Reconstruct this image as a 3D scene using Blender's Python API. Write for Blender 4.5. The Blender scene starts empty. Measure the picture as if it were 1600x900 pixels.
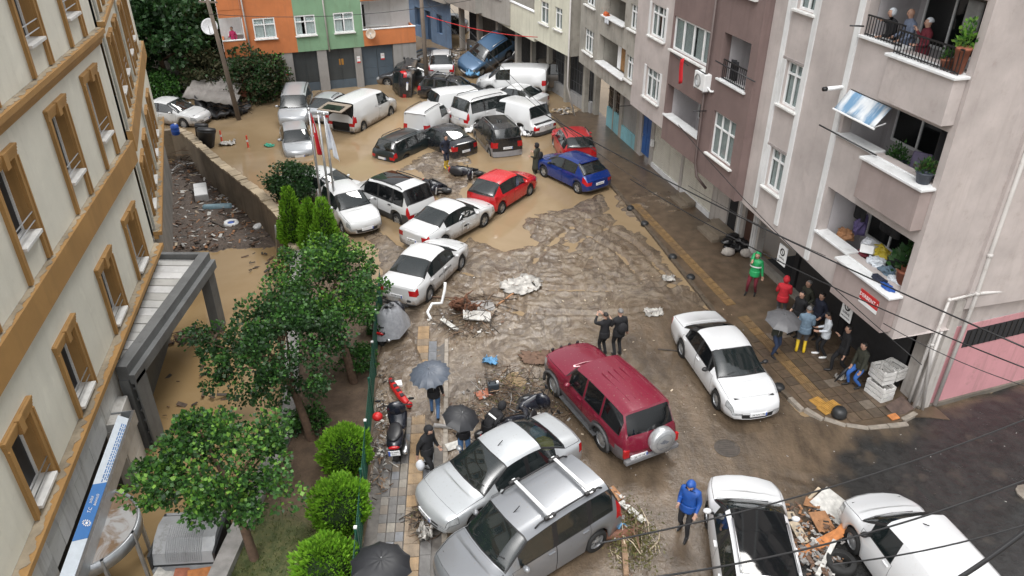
import bpy, bmesh, math, random
import numpy as np
from mathutils import Vector, Matrix, Euler, noise as mnoise
R = math.radians
random.seed(7)
rng = np.random.default_rng(7)
SC = bpy.context.scene
COL = SC.collection
# ---------------------------------------------------------------- camera
CAM_H, FPX, PITCH = 15.0, 1192.0, math.atan(710 / 1192)
cd = bpy.data.cameras.new('camera')
cam = bpy.data.objects.new('camera', cd)
COL.objects.link(cam)
cd.sensor_width = 36.0
cd.lens = 36.0 * FPX / 1600
cd.clip_start, cd.clip_end = 0.1, 1000
cam.location = (0, 0, CAM_H)
cam.rotation_euler = (R(90) - PITCH, 0, 0)
SC.camera = cam
# ---------------------------------------------------------------- overcast sky, one soft sun
W = bpy.data.worlds.new('World')
SC.world = W
W.use_nodes = True
nt = W.node_tree
sky = nt.nodes.new('ShaderNodeTexSky')
sky.sky_type = 'NISHITA'
sky.sun_disc = False
sky.sun_elevation = R(58)
sky.sun_rotation = R(200)
sky.air_density, sky.dust_density, sky.ozone_density = 1.0, 6.0, 1.0
hs = nt.nodes.new('ShaderNodeHueSaturation')
hs.inputs['Saturation'].default_value = 0.12
nt.links.new(sky.outputs[0], hs.inputs['Color'])
bg = nt.nodes['Background']
nt.links.new(hs.outputs[0], bg.inputs[0])
bg.inputs[1].default_value = 0.15
sd = bpy.data.lights.new('sun', 'SUN')
sd.energy = 1.15
sd.angle = R(20)
sd.color = (1, 0.97, 0.93)
sun = bpy.data.objects.new('sun', sd)
COL.objects.link(sun)
sun.rotation_euler = (R(32), 0, R(160))
SC.view_settings.view_transform = 'Standard'
SC.view_settings.look = 'None'
SC.view_settings.exposure = 0.78
SC.view_settings.gamma = 1
SC.cycles.max_bounces = 6
SC.cycles.transparent_max_bounces = 6
SC.cycles.use_denoising = True

_s, _c = math.sin(PITCH), math.cos(PITCH)
def at(px, py, z=0.0):
    """the place at height z that the photograph shows at this pixel (1600 x 900)"""
    a, v = (px - 800) / FPX, (py - 450) / FPX
    d = Vector((a, _c - v * _s, -(_s + v * _c)))
    return Vector((0, 0, CAM_H)) + d * ((z - CAM_H) / d.z)
# ---------------------------------------------------------------- helpers
def link(o):
    COL.objects.link(o)
    return o

def tag(o, label=None, cat=None, group=None, kind=None):
    if label: o['label'] = label
    if cat: o['category'] = cat
    if group: o['group'] = group
    if kind: o['kind'] = kind
    return o

def empty(name, loc=(0, 0, 0), rz=0.0, parent=None):
    o = bpy.data.objects.new(name, None)
    o.location = loc
    o.rotation_euler = (0, 0, rz)
    o.empty_display_size = 0.2
    if parent: o.parent = parent
    return link(o)

def thing(name, label, cat, loc=(0, 0, 0), rz=0.0, group=None, kind=None):
    return tag(empty(name, loc, rz), label, cat, group, kind)

def copy_tree(o, parent=None):
    c = o.copy()
    link(c)
    if parent: c.parent = parent
    for ch in list(o.children):
        copy_tree(ch, c)
    return c

class MB:
    """collects boxes, tubes, sheets; build() links them as ONE mesh object"""
    def __init__(s):
        s.v, s.f, s.m, s.cur = [], [], [], 0
    def add(s, vs, fs, mi=None):
        n = len(s.v)
        s.v += [tuple(p) for p in vs]
        s.f += [tuple(i + n for i in f) for f in fs]
        s.m += [s.cur if mi is None else mi] * len(fs)
        return s
    def box(s, x0, x1, y0, y1, z0, z1, mi=None, M=None):
        vs = [(x, y, z) for z in (z0, z1) for y in (y0, y1) for x in (x0, x1)]
        if M is not None: vs = [M @ Vector(p) for p in vs]
        return s.add(vs, [(0, 2, 3, 1), (4, 5, 7, 6), (0, 1, 5, 4), (2, 6, 7, 3), (0, 4, 6, 2), (1, 3, 7, 5)], mi)
    def bar(s, a, b, w, h=None, up=(0, 0, 1), mi=None):
        a, b = Vector(a), Vector(b)
        h = h or w
        t = (b - a).normalized()
        u = Vector(up)
        if abs(t.dot(u)) > .98: u = Vector((1, 0, 0))
        n = t.cross(u).normalized()
        u = n.cross(t)
        vs = []
        for p in (a, b):
            for i, j in ((-1, -1), (1, -1), (1, 1), (-1, 1)):
                vs.append(p + n * (i * w / 2) + u * (j * h / 2))
        return s.add(vs, [(3, 2, 1, 0), (4, 5, 6, 7), (0, 1, 5, 4), (1, 2, 6, 5), (2, 3, 7, 6), (3, 0, 4, 7)], mi)
    def tube(s, pts, rad, n=6, mi=None, cap=True):
        pts = [Vector(p) for p in pts]
        k = len(pts)
        rs = rad if hasattr(rad, '__len__') else [rad] * k
        vs, fs = [], []
        ref = None
        for i, p in enumerate(pts):
            t = (pts[min(i + 1, k - 1)] - pts[max(i - 1, 0)])
            t = t.normalized() if t.length > 1e-9 else Vector((0, 0, 1))
            if ref is None:
                ref = Vector((0, 0, 1)) if abs(t.z) < .9 else Vector((1, 0, 0))
            a = t.cross(ref).normalized()
            b = a.cross(t).normalized()
            ref = b
            for j in range(n):
                q = 2 * math.pi * j / n
                vs.append(p + a * (math.cos(q) * rs[i]) + b * (math.sin(q) * rs[i]))
        for i in range(k - 1):
            for j in range(n):
                a0, a1 = i * n + j, i * n + (j + 1) % n
                fs.append((a0, a0 + n, a1 + n, a1))
        if cap:
            fs.append(tuple(range(n)))
            fs.append(tuple(range((k - 1) * n + n - 1, (k - 1) * n - 1, -1)))
        return s.add(vs, fs, mi)
    def lathe(s, prof, n=16, M=None, mi=None, cap=True):
        """prof: (radius, height) pairs about local Z"""
        vs, fs = [], []
        for r, z in prof:
            for j in range(n):
                q = 2 * math.pi * j / n
                p = Vector((r * math.cos(q), r * math.sin(q), z))
                vs.append(M @ p if M is not None else p)
        for i in range(len(prof) - 1):
            for j in range(n):
                a0, a1 = i * n + j, i * n + (j + 1) % n
                fs.append((a0, a1, a1 + n, a0 + n))
        if cap:
            k = len(prof) - 1
            fs.append(tuple(range(n - 1, -1, -1)))
            fs.append(tuple(range(k * n, k * n + n)))
        return s.add(vs, fs, mi)
    def ball(s, c, r, n=8, m=6, mi=None, sq=(1, 1, 1), jit=0.0):
        prof = []
        for i in range(m + 1):
            a = math.pi * i / m
            prof.append((max(r * math.sin(a), r * .02), -r * math.cos(a)))
        q = MB().lathe(prof, n)
        vs = [(c[0] + p[0] * sq[0] * (1 + random.uniform(-jit, jit)), c[1] + p[1] * sq[1] * (1 + random.uniform(-jit, jit)), c[2] + p[2] * sq[2] * (1 + random.uniform(-jit, jit))) for p in q.v]
        return s.add(vs, q.f, mi)
    def prism(s, poly, z0, z1, mi=None, M=None):
        n = len(poly)
        if sum(poly[i][0] * poly[(i + 1) % n][1] - poly[(i + 1) % n][0] * poly[i][1] for i in range(n)) < 0:
            poly = poly[::-1]
        vs = [Vector((p[0], p[1], z0)) for p in poly] + [Vector((p[0], p[1], z1)) for p in poly]
        if M is not None: vs = [M @ v for v in vs]
        fs = [tuple(range(n - 1, -1, -1)), tuple(range(n, 2 * n))] + [(i, (i + 1) % n, (i + 1) % n + n, i + n) for i in range(n)]
        return s.add(vs, fs, mi)
    def mesh(s, name, mats, smooth=False):
        me = bpy.data.meshes.new(name)
        me.from_pydata([tuple(p) for p in s.v], [], s.f)
        for m in (mats if isinstance(mats, (list, tuple)) else [mats]): me.materials.append(m)
        if any(s.m): me.polygons.foreach_set('material_index', s.m)
        if smooth: me.polygons.foreach_set('use_smooth', [True] * len(s.f))
        me.update()
        return me
    def build(s, name, mats, parent=None, smooth=False, bevel=0.0):
        o = bpy.data.objects.new(name, s.mesh(name, mats, smooth))
        if parent: o.parent = parent
        link(o)
        if bevel:
            b = o.modifiers.new('bevel', 'BEVEL')
            b.width, b.segments, b.limit_method, b.angle_limit = bevel, 2, 'ANGLE', R(40)
        return o

def obj(name, me, parent=None, loc=None, rot=None, scale=None):
    o = bpy.data.objects.new(name, me)
    if parent: o.parent = parent
    if loc is not None: o.location = loc
    if rot is not None: o.rotation_euler = rot
    if scale is not None: o.scale = scale
    return link(o)

def np_mesh(name, V, F, mats, smooth=False, mi=None):
    """V (n,3), F (m,k) arrays -> mesh, fast"""
    me = bpy.data.meshes.new(name)
    V = np.asarray(V, dtype=np.float32); F = np.asarray(F, dtype=np.int32)
    k = F.shape[1]
    me.vertices.add(len(V)); me.vertices.foreach_set('co', V.ravel())
    me.loops.add(F.size); me.loops.foreach_set('vertex_index', F.ravel())
    me.polygons.add(len(F))
    me.polygons.foreach_set('loop_start', np.arange(0, F.size, k, dtype=np.int32))
    try: me.polygons.foreach_set('loop_total', np.full(len(F), k, dtype=np.int32))
    except Exception: pass
    for m in (mats if isinstance(mats, (list, tuple)) else [mats]): me.materials.append(m)
    if mi is not None: me.polygons.foreach_set('material_index', np.asarray(mi, dtype=np.int32))
    if smooth: me.polygons.foreach_set('use_smooth', np.ones(len(F), dtype=bool))
    me.update(calc_edges=True)
    me.validate()
    return me

# ---------------------------------------------------------------- materials
MATS = {}
class NT:
    def __init__(s, name):
        s.m = bpy.data.materials.new(name)
        s.m.use_nodes = True
        s.t = s.m.node_tree
        s.p = s.t.nodes['Principled BSDF']
        s.out = s.t.nodes['Material Output']
        s._co = None
    def n(s, typ, **kw):
        nd = s.t.nodes.new(typ)
        for k, v in kw.items(): setattr(nd, k, v)
        return nd
    def l(s, a, b): s.t.links.new(a, b)
    def co(s, kind='Object'):
        if s._co is None: s._co = s.n('ShaderNodeTexCoord')
        return s._co.outputs[kind]
    def mapping(s, scale, kind='Object', rot=(0, 0, 0)):
        mp = s.n('ShaderNodeMapping')
        mp.inputs['Scale'].default_value = scale
        mp.inputs['Rotation'].default_value = rot
        s.l(s.co(kind), mp.inputs[0])
        return mp.outputs[0]
    def noise(s, scale=5, detail=4, rough=.6, vec=None, dist=0.0):
        nz = s.n('ShaderNodeTexNoise')
        nz.inputs['Scale'].default_value = scale
        nz.inputs['Detail'].default_value = detail
        nz.inputs['Roughness'].default_value = rough
        nz.inputs['Distortion'].default_value = dist
        s.l(vec if vec is not None else s.co(), nz.inputs['Vector'])
        return nz.outputs['Fac']
    def ramp(s, fac, stops):
        r = s.n('ShaderNodeValToRGB')
        e = r.color_ramp.elements
        while len(e) < len(stops): e.new(.5)
        for el, (p, c) in zip(e, stops):
            el.position = p
            el.color = (c, c, c, 1) if not hasattr(c, '__len__') else (*c, 1)
        s.l(fac, r.inputs[0])
        return r.outputs[0]
    def mix(s, fac, a, b, mode='MIX'):
        mx = s.n('ShaderNodeMix', data_type='RGBA', blend_type=mode)
        for sock, val in ((mx.inputs[0], fac), (mx.inputs[6], a), (mx.inputs[7], b)):
            if hasattr(val, 'is_output'): s.l(val, sock)
            elif hasattr(val, '__len__'): sock.default_value = (*val, 1) if len(val) == 3 else val
            else: sock.default_value = val
        return mx.outputs[2]
    def math(s, op, a, b=0.0, clamp=False):
        nd = s.n('ShaderNodeMath', operation=op, use_clamp=clamp)
        for sock, val in ((nd.inputs[0], a), (nd.inputs[1], b)):
            if hasattr(val, 'is_output'): s.l(val, sock)
            else: sock.default_value = val
        return nd.outputs[0]
    def bump(s, h, strength=.3, dist=.02):
        b = s.n('ShaderNodeBump')
        b.inputs['Strength'].default_value = strength
        b.inputs['Distance'].default_value = dist
        s.l(h, b.inputs['Height'])
        s.l(b.outputs[0], s.p.inputs['Normal'])
    def set(s, col=None, rough=None, metal=None, spec=None, coat=None):
        for k, v in (('Base Color', col), ('Roughness', rough), ('Metallic', metal), ('Specular IOR Level', spec), ('Coat Weight', coat)):
            if v is None: continue
            if hasattr(v, 'is_output'): s.l(v, s.p.inputs[k])
            elif k == 'Base Color': s.p.inputs[k].default_value = (*v, 1)
            else: s.p.inputs[k].default_value = v
        return s

def mul(c, k): return tuple(min(1, x * k) for x in c)

def flat(name, col, rough=.5, metal=0.0, var=.12, scale=6, bump=0.0, spec=None, coat=None):
    """one colour with a little uneven wear"""
    if name in MATS: return MATS[name]
    t = NT(name)
    nz = t.noise(scale, 4)
    t.set(t.mix(t.ramp(nz, [(.3, 0), (.7, 1)]), mul(col, 1 - var), mul(col, 1 + var)), rough, metal, spec, coat)
    if bump: t.bump(t.noise(scale * 8, 3), bump, .01)
    MATS[name] = t.m
    return t.m

def wall_mat(name, col, dirt=(.16, .14, .11), amount=.5, streak=.5, rough=.85, patch=.12):
    """render or paint on a facade: blotches, rain streaks, grime"""
    if name in MATS: return MATS[name]
    t = NT(name)
    big = t.noise(.7, 5, .6)
    c = t.mix(t.ramp(big, [(.35, 0), (.65, 1)]), mul(col, 1 - patch), mul(col, 1 + patch))
    st = t.noise(1.0, 5, .65, t.mapping((3.2, 3.2, .22)))
    c = t.mix(t.math('MULTIPLY', t.ramp(st, [(.52, 0), (.78, 1)]), streak), c, dirt)
    fine = t.noise(2.6, 8, .75)
    c = t.mix(t.math('MULTIPLY', t.ramp(fine, [(.56, 0), (.72, 1)]), amount), c, mul(dirt, 1.3))
    pale = t.noise(1.9, 3, .5, t.mapping((1, 1, .5)))
    c = t.mix(t.math('MULTIPLY', t.ramp(pale, [(.62, 0), (.66, 1)]), .35), c, mul(col, 1.18))
    t.set(c, rough)
    t.bump(t.noise(18, 4), .25, .01)
    MATS[name] = t.m
    return t.m

def glass_mat(name, tint=(.012, .016, .017), clear=.35, rough=.04):
    if name in MATS: return MATS[name]
    t = NT(name)
    t.set(tint, rough, 0, .6)
    tr = t.n('ShaderNodeBsdfTransparent')
    tr.inputs[0].default_value = (.94, .97, .96, 1)
    mx = t.n('ShaderNodeMixShader')
    lw = t.n('ShaderNodeLayerWeight'); lw.inputs[0].default_value = .25
    f = t.math('MULTIPLY', t.math('SUBTRACT', 1.0, lw.outputs['Facing']), clear)
    t.l(f, mx.inputs[0]); t.l(t.p.outputs[0], mx.inputs[1]); t.l(tr.outputs[0], mx.inputs[2])
    t.l(mx.outputs[0], t.out.inputs[0])
    MATS[name] = t.m
    return t.m

WHITE = flat('white_plastic', (.74, .75, .75), .45, var=.06)
BLACK = flat('black_plastic', (.014, .014, .015), .5)
RUBBER = flat('rubber', (.016, .016, .016), .75, var=.3)
DARKIN = flat('dark_interior', (.02, .02, .021), .9)
STEEL = flat('steel', (.55, .56, .57), .3, .9, var=.15)
GALV = flat('galvanised', (.42, .43, .44), .42, .7, var=.2)
MARBLE_SILL = flat('sill_stone', (.66, .66, .64), .4, var=.14, scale=3)
GLASS = glass_mat('window_glass', clear=1.0)
CURTAIN = flat('net_curtain', (.74, .78, .80), .9, var=.1)
RED = flat('red_paint', (.5, .02, .02), .4)
GLASS_DARK = glass_mat('dark_glass', (.01, .012, .012), .12)
WOOD = flat('weathered_wood', (.20, .13, .08), .85, var=.35, scale=9, bump=.3)
BRANCHM = flat('wet_branch', (.085, .055, .036), .75, var=.4, scale=10)

def text(name, body, size, mat, parent=None, loc=(0, 0, 0), rot=(0, 0, 0), ext=.002, align='CENTER'):
    cu = bpy.data.curves.new(name, 'FONT')
    cu.body, cu.size, cu.extrude = body, size, ext
    cu.align_x, cu.align_y = align, 'CENTER'
    cu.resolution_u = 2
    cu.materials.append(mat)
    tmp = bpy.data.objects.new(name, cu)
    me = bpy.data.meshes.new_from_object(tmp)
    bpy.data.objects.remove(tmp)
    o = bpy.data.objects.new(name, me)
    o.location, o.rotation_euler = loc, rot
    if parent: o.parent = parent
    return link(o)
# ---------------------------------------------------------------- ground, mud, water, pavements
def vnoise(x, y, seed=0):
    """smooth value noise on arrays"""
    xi, yi = np.floor(x).astype(np.int64), np.floor(y).astype(np.int64)
    xf, yf = x - xi, y - yi
    u, v = xf * xf * (3 - 2 * xf), yf * yf * (3 - 2 * yf)
    def h(a, b):
        n = (a * 374761393 + b * 668265263 + seed * 974634777) & 0x7fffffff
        n = ((n ^ (n >> 13)) * 1274126177) & 0x7fffffff
        return ((n ^ (n >> 16)) & 0xffff) / 65535.0
    return (h(xi, yi) * (1 - u) + h(xi + 1, yi) * u) * (1 - v) + (h(xi, yi + 1) * (1 - u) + h(xi + 1, yi + 1) * u) * v

def fbm(x, y, octs=4, seed=0, gain=.5):
    s, a, t = 0, 1.0, 0
    for i in range(octs):
        s = s + a * (vnoise(x * 2 ** i, y * 2 ** i, seed + i) - .5)
        t += a
        a *= gain
    return s / t * 2

def sdist(X, Y, poly):
    """distance to a polygon's edge, positive inside"""
    P = np.array([(p[0], p[1]) for p in poly])
    d = np.full(X.shape, 1e9)
    ins = np.zeros(X.shape, bool)
    for i in range(len(P)):
        a, b = P[i], P[(i + 1) % len(P)]
        e = b - a
        t = np.clip(((X - a[0]) * e[0] + (Y - a[1]) * e[1]) / max(e @ e, 1e-9), 0, 1)
        d = np.minimum(d, np.hypot(X - a[0] - t * e[0], Y - a[1] - t * e[1]))
        c = ((a[1] > Y) != (b[1] > Y))
        ins ^= c & (X < (b[0] - a[0]) * (Y - a[1]) / (b[1] - a[1] + 1e-12) + a[0])
    return np.where(ins, d, -d)

def sstep(d, w): 
    t = np.clip((d + w) / (2 * w), 0, 1)
    return t * t * (3 - 2 * t)

pix = lambda pts, z=0.0: [at(px, py, z) for px, py in pts]
# the retaining wall between street level and the flooded court (plan, along its middle)
WALL_Z = .55
WALL = [p.xy for p in pix([(272, 199), (290, 206), (340, 250), (405, 300), (443, 337), (462, 385)], WALL_Z)]
WALL += [p.xy for p in pix([(452, 655), (362, 850)], .45)]
_d = (WALL[-1] - WALL[-2]).normalized()
WALL.append(WALL[-1] + _d * 9)
COURT = list(WALL) + [Vector((-14, 3)), Vector((-40, 3)), Vector((-40, 42)), Vector((-20.5, 42))]
COURT_Z = -1.3
FENCE = [p.xy for p in pix([(562, 960), (565, 890), (592, 540), (597, 480)])]
MUDS = [  # outlines read off the photograph, laid on the ground plane; height above the water
    (pix([(585, 400), (640, 392), (690, 405), (728, 362), (790, 380), (818, 374), (800, 345), (835, 330), (890, 318), (940, 296), (985, 330),
          (1110, 470), (1260, 640), (1400, 640), (1640, 560), (1900, 990), (430, 990), (520, 620), (560, 500)]), .085, .9),
    (pix([(570, 305), (600, 280), (622, 260), (655, 240), (690, 222), (720, 232), (748, 255), (775, 272), (735, 296), (740, 322), (700, 335), (672, 300), (640, 272), (600, 285)]), .06, .7),
    (pix([(560, 375), (590, 352), (640, 386), (660, 402), (590, 420)]), .05, .5),
    (pix([(915, 215), (940, 240), (960, 290), (935, 300), (1000, 350), (1140, 420), (1130, 340), (1000, 250), (900, 170)]), .05, .6),
]
PUDS = [(pix([(860, 382), (880, 372), (905, 378), (940, 398), (915, 408), (875, 398)]), .085, .6), (pix([(640, 520), (700, 500), (860, 515), (850, 600), (800, 650), (720, 640), (650, 570)]), .05, 1.0), (pix([(590, 470), (640, 470), (640, 540), (600, 540)]), .03, .5), (pix([(938, 296), (955, 300), (985, 345), (992, 358), (970, 350), (950, 330)]), .13, .3),
        (pix([(1022, 402), (1035, 400), (1040, 412), (1028, 416)]), .09, .25), 
        (pix([(760, 345), (800, 338), (820, 370), (790, 384), (745, 372)]), .12, .4), (pix([(770, 585), (800, 575), (830, 600), (800, 612)]), .07, .3)]
ASPHALT = pix([(1120, 960), (1235, 800), (1290, 720), (1350, 672), (1620, 560), (2100, 600), (1900, 990)])
def steps(*segs):
    a = [np.arange(lo, hi, st) for lo, hi, st in segs]
    return np.concatenate(a + [[segs[-1][1]]])
gx = steps((-90, -24, 3), (-24, -5.4, .25), (-5.4, 12.2, .075), (12.2, 24, .25), (24, 90, 3))
gy = steps((-10, 10, 1), (10, 41, .075), (41, 72, .25), (72, 190, 4))
X, Y = np.meshgrid(gx, gy)
wx = X + .5 * fbm(X * .8, Y * .8, 3, 5)
wy = Y + .5 * fbm(X * .8, Y * .8, 3, 9)
Hh = np.full(X.shape, -.3)
mudm = np.zeros(X.shape)
for poly, h, w in MUDS:
    m = sstep(sdist(wx, wy, poly), w)
    Hh = np.maximum(Hh, -.3 + (h + .3) * m)
    mudm = np.maximum(mudm, m)
for poly, h, w in PUDS:
    Hh = Hh - h * sstep(sdist(wx, wy, poly), w)
asp = sstep(sdist(X + 2.2 * fbm(X * .6, Y * .6, 5, 41), Y + 1.8 * fbm(X * .6 + 9, Y * .6, 5, 43), ASPHALT), .5)
bx, by = at(945, 420).xy
churn = sstep(4.5 - np.hypot((X - bx) / 1.5, (Y - by) / 1.5), 2.5)      # where lorries churned the mud
flat_road = sstep(sdist(X, Y, pix([(860, 560), (1000, 480), (1110, 480), (1260, 640), (1640, 560), (1900, 990), (640, 990), (760, 800), (850, 680)])), 1.2)
patch = .4 + .9 * np.clip(.5 + 1.5 * fbm(X * .35 + 3, Y * .3, 3, 27), 0, 1)
amp = mudm * (1 - .86 * flat_road) * (1 - asp) * patch
sw = fbm(X * .8, Y * .8, 4, 21) * 2.6
ang = np.arctan2(Y - by - 3, X - bx + 4); rad = np.hypot(Y - by - 3, X - bx + 4)
ridges = (1 - np.abs(np.sin(rad * 3.6 + sw * 2.0 + 1.5 * np.sin(ang * 2)))) ** 2
rill = (1 - np.abs(fbm(X * 2.3 + sw * .9, Y * .9 - sw * .5, 4, 33))) ** 3
rill2 = (1 - np.abs(fbm(X * 2.2 - sw * 1.1, Y * 3.8 + sw * .8, 3, 37))) ** 3.5
lump = fbm(X * 4.5, Y * 4.5, 4, 55)
clods = np.abs(fbm(X * 2.6 + sw * .5, Y * 2.6, 4, 52)) ** .8
Hh = Hh + amp * (.05 * churn * ridges + .05 * rill + .035 * rill2 - .06 + .032 * lump + .038 * clods + .06 * fbm(X * .45, Y * .45, 3, 61))
for ox, oy, rr in ((-1.0, 8, 11.5), (-.4, 8.4, 10.2), (6.5, -3, 9), (7.2, -3, 10.6), (-7, -2.5, 8.5), (-7.6, -2.5, 10.1)):     # wheel tracks: two grooves and their raised edges
    d = np.abs(np.hypot(X - bx - ox, Y - by - oy) - rr + .12 * fbm(X, Y, 2, 71))
    for o in (0.0,):
        k = np.exp(-((d - o) / .15) ** 2) * .085 - np.exp(-((d - .24) / .10) ** 2) * .04
        Hh = Hh - k * mudm * (1 - asp) * (.35 + .65 * (1 - flat_road)) * sstep(fbm(X * .3 + ox, Y * .3, 2, 80) + .15, .25)
Hh = Hh + .012 * lump * mudm * (1 - asp) * flat_road * .4
swalk = sstep(sdist(X, Y, [at(548, 960).xy, at(592, 520).xy, at(640, 520).xy, at(694, 640).xy, at(700, 960).xy]), .12)
cover = np.clip((Y - 16.5 + 1.2 * fbm(X * .9, Y * .9, 3, 91)) / 2.5, 0, 1)       # mud lies over the far end of the left pavement
Hh = Hh * (1 - swalk) + swalk * (.035 + .13 * cover + .03 * lump * cover + .03 * rill * cover)
cx, cy = (X[:-1, :-1] + X[1:, 1:]) / 2, (Y[:-1, :-1] + Y[1:, 1:]) / 2
keep = (sdist(cx, cy, COURT) < .0).ravel()
idx = np.arange(X.size).reshape(X.shape)
F = np.stack([idx[:-1, :-1].ravel(), idx[:-1, 1:].ravel(), idx[1:, 1:].ravel(), idx[1:, :-1].ravel()], 1)[keep]
V = np.stack([X.ravel(), Y.ravel(), Hh.ravel()], 1)
t = NT('mud')
a1 = t.n('ShaderNodeAttribute', attribute_name='asphalt')
a2 = t.n('ShaderNodeAttribute', attribute_name='churned')
n1, n2, n3 = t.noise(.9, 6, .65), t.noise(5, 6, .7), t.noise(.35, 4, .55)
pool = t.n('ShaderNodeAttribute', attribute_name='pool').outputs['Fac']
mud = t.mix(t.ramp(n1, [(.34, 0), (.66, 1)]), (.108, .076, .049), (.180, .135, .093))
mud = t.mix(t.math('MULTIPLY', t.ramp(n3, [(.45, 0), (.62, 1)]), .5), mud, (.135, .118, .102))
mud = t.mix(t.math('MULTIPLY', t.ramp(n2, [(.52, 0), (.75, 1)]), .7), mud, (.05, .037, .027))
mud = t.mix(t.math('MULTIPLY', t.ramp(t.noise(2.2, 5, .6), [(.58, 0), (.68, 1)]), .35), mud, (.24, .20, .155))
sw1 = t.noise(.8, 6, .55, t.mapping((1, .55, 1), rot=(0, 0, .5)), 2.2)
mud = t.mix(t.math('MULTIPLY', t.ramp(sw1, [(.49, 0), (.54, 1), (.59, 0)]), .5), mud, (.25, .205, .15))
mud = t.mix(t.math('MULTIPLY', t.ramp(sw1, [(.38, 0), (.43, 1), (.48, 0)]), .5), mud, (.055, .04, .03))
mud = t.mix(t.math('MULTIPLY', pool, .4), mud, (.175, .135, .095))
film = t.mix(t.ramp(t.noise(1.3, 6, .7, t.mapping((1, .35, 1), rot=(0, 0, -.35))), [(.35, 0), (.65, 1)]), (.066, .049, .034), (.148, .108, .072))
mud = t.mix(a2.outputs['Fac'], film, mud)
tar = t.mix(t.ramp(t.noise(3, 6, .7), [(.35, 0), (.7, 1)]), (.014, .0143, .0145), (.036, .036, .035))
tar = t.mix(t.math('MULTIPLY', t.ramp(t.noise(1.1, 5, .6), [(.58, 0), (.7, 1)]), .35), tar, (.095, .078, .06))
t.set(t.mix(a1.outputs['Fac'], mud, tar), t.math('SUBTRACT', t.ramp(t.noise(1.9, 6, .65), [(.40, .07), (.72, .32)]), t.math('MULTIPLY', pool, .4), True), 0, .55)
t.bump(t.math('ADD', t.math('MULTIPLY', t.noise(11, 4, .6), .8), t.math('MULTIPLY', t.math('ADD', n2, t.math('MULTIPLY', sw1, 1.6)), 2.0)), .5, .03)
MUDMAT = t.m
gme = np_mesh('ground', V, F, MUDMAT, True)
blur = Hh.copy()
for _ in range(5): blur[1:-1, 1:-1] = (blur[:-2, 1:-1] + blur[2:, 1:-1] + blur[1:-1, :-2] + blur[1:-1, 2:]) / 4
hollow = np.clip((blur - Hh) * 28 - .06, 0, 1) * mudm * (1 - asp) * (1 - .5 * flat_road)
for nm, arr in (('pool', hollow), ('asphalt', asp), ('churned', np.clip(1 - flat_road * 1.0, 0, 1))):
    at_ = gme.attributes.new(nm, 'FLOAT', 'POINT')
    at_.data.foreach_set('value', arr.ravel().astype(np.float32))
tag(obj('ground', gme), kind='structure')
def ground_z(x, y):
    j = int(np.clip(np.searchsorted(gx, x), 1, len(gx) - 1)); i = int(np.clip(np.searchsorted(gy, y), 1, len(gy) - 1))
    return float(max(Hh[i, j], Hh[i - 1, j - 1]))

def water_mat(name, c0, c1, rough=.05, wave=.05):
    t = NT(name)
    big = t.noise(.22, 5, .6, dist=.6)
    t.set(t.mix(t.ramp(big, [(.35, 0), (.65, 1)]), c0, c1), t.ramp(t.noise(.5, 4), [(.4, rough), (.7, rough + .08)]), 0, .5)
    t.p.inputs['IOR'].default_value = 1.33
    t.bump(t.math('ADD', t.noise(1.4, 3, .5), t.math('MULTIPLY', t.noise(7, 2, .5), .15)), wave, .05)
    return t.m
WATER = water_mat('flood_water', (.23, .165, .095), (.29, .215, .132))
wp = [Vector(p) for p in WALL] + [Vector((60, 3)), Vector((60, 180)), Vector((-80, 180)), Vector((-80, 42.3)), Vector((-20.5, 42.3))]
from mathutils.geometry import tessellate_polygon
tri = tessellate_polygon([[Vector((p.x, p.y, 0)) for p in wp]])
tag(obj('flood_water', np_mesh('flood_water', [(p.x, p.y, 0) for p in wp], [(a, b, c) for a, b, c in tri], WATER)), kind='structure')
CWATER = water_mat('court_water', (.27, .18, .085), (.33, .235, .125), .04, .035)
cp = [(-40, 0), (-5, 0), (-5, 30), (-8, 36), (-17, 44), (-40, 44)]
tri = tessellate_polygon([[Vector((p[0], p[1], 0)) for p in cp]])
tag(obj('court_water', np_mesh('court_water', [(p[0], p[1], COURT_Z) for p in cp], [tuple(x) for x in tri], CWATER)), kind='structure')

# ---- right-hand pavement: slab, kerb stones, pavers, tactile strip
PANG = -14.5
def frame(o, ang):                  # x along the facade towards the viewer's left, y outwards to the street
    a = R(ang)
    u = Vector((math.sin(a), math.cos(a)))
    return math.atan2(u.y, u.x)
K = 15 / 14
RO = Vector((9.79 * K, 16.22 * K))                       # near corner of the right-hand building (its upper floors)
RROT = frame(RO, PANG)
def rfm(x, y, z=0.0):                                     # facade frame -> world
    c_, s_ = math.cos(RROT), math.sin(RROT)
    return Vector((RO.x + c_ * x - s_ * y, RO.y + s_ * x + c_ * y, z))
def rinv(p):
    d = Vector((p[0], p[1])) - RO
    c_, s_ = math.cos(RROT), math.sin(RROT)
    return Vector((c_ * d.x + s_ * d.y, -s_ * d.x + c_ * d.y))
MUDDY = flat('muddy_paving', (.098, .070, .047), .28, var=.35, scale=2.5, bump=.35)
KERB = flat('kerb_concrete', (.24, .21, .175), .6, var=.3, scale=5, bump=.3)
KERBM = flat('muddy_kerb', (.085, .066, .048), .45, var=.35, scale=4, bump=.3)
kpix = [(930, 262), (955, 288), (985, 322), (1018, 362), (1060, 415), (1110, 478), (1160, 538), (1205, 592), (1240, 626), (1275, 648), (1315, 662), (1355, 668), (1395, 664), (1425, 648)]
kerb = [p.xy for p in pix(kpix, .12)]
inner = [rfm(-.6, -2.4).xy, rfm(30, -2.4).xy]
far_end = rfm(30, 0.6).xy
poly = kerb + inner + [far_end]
top = MB().prism([(p.x, p.y) for p in poly], -.3, .10)
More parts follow.
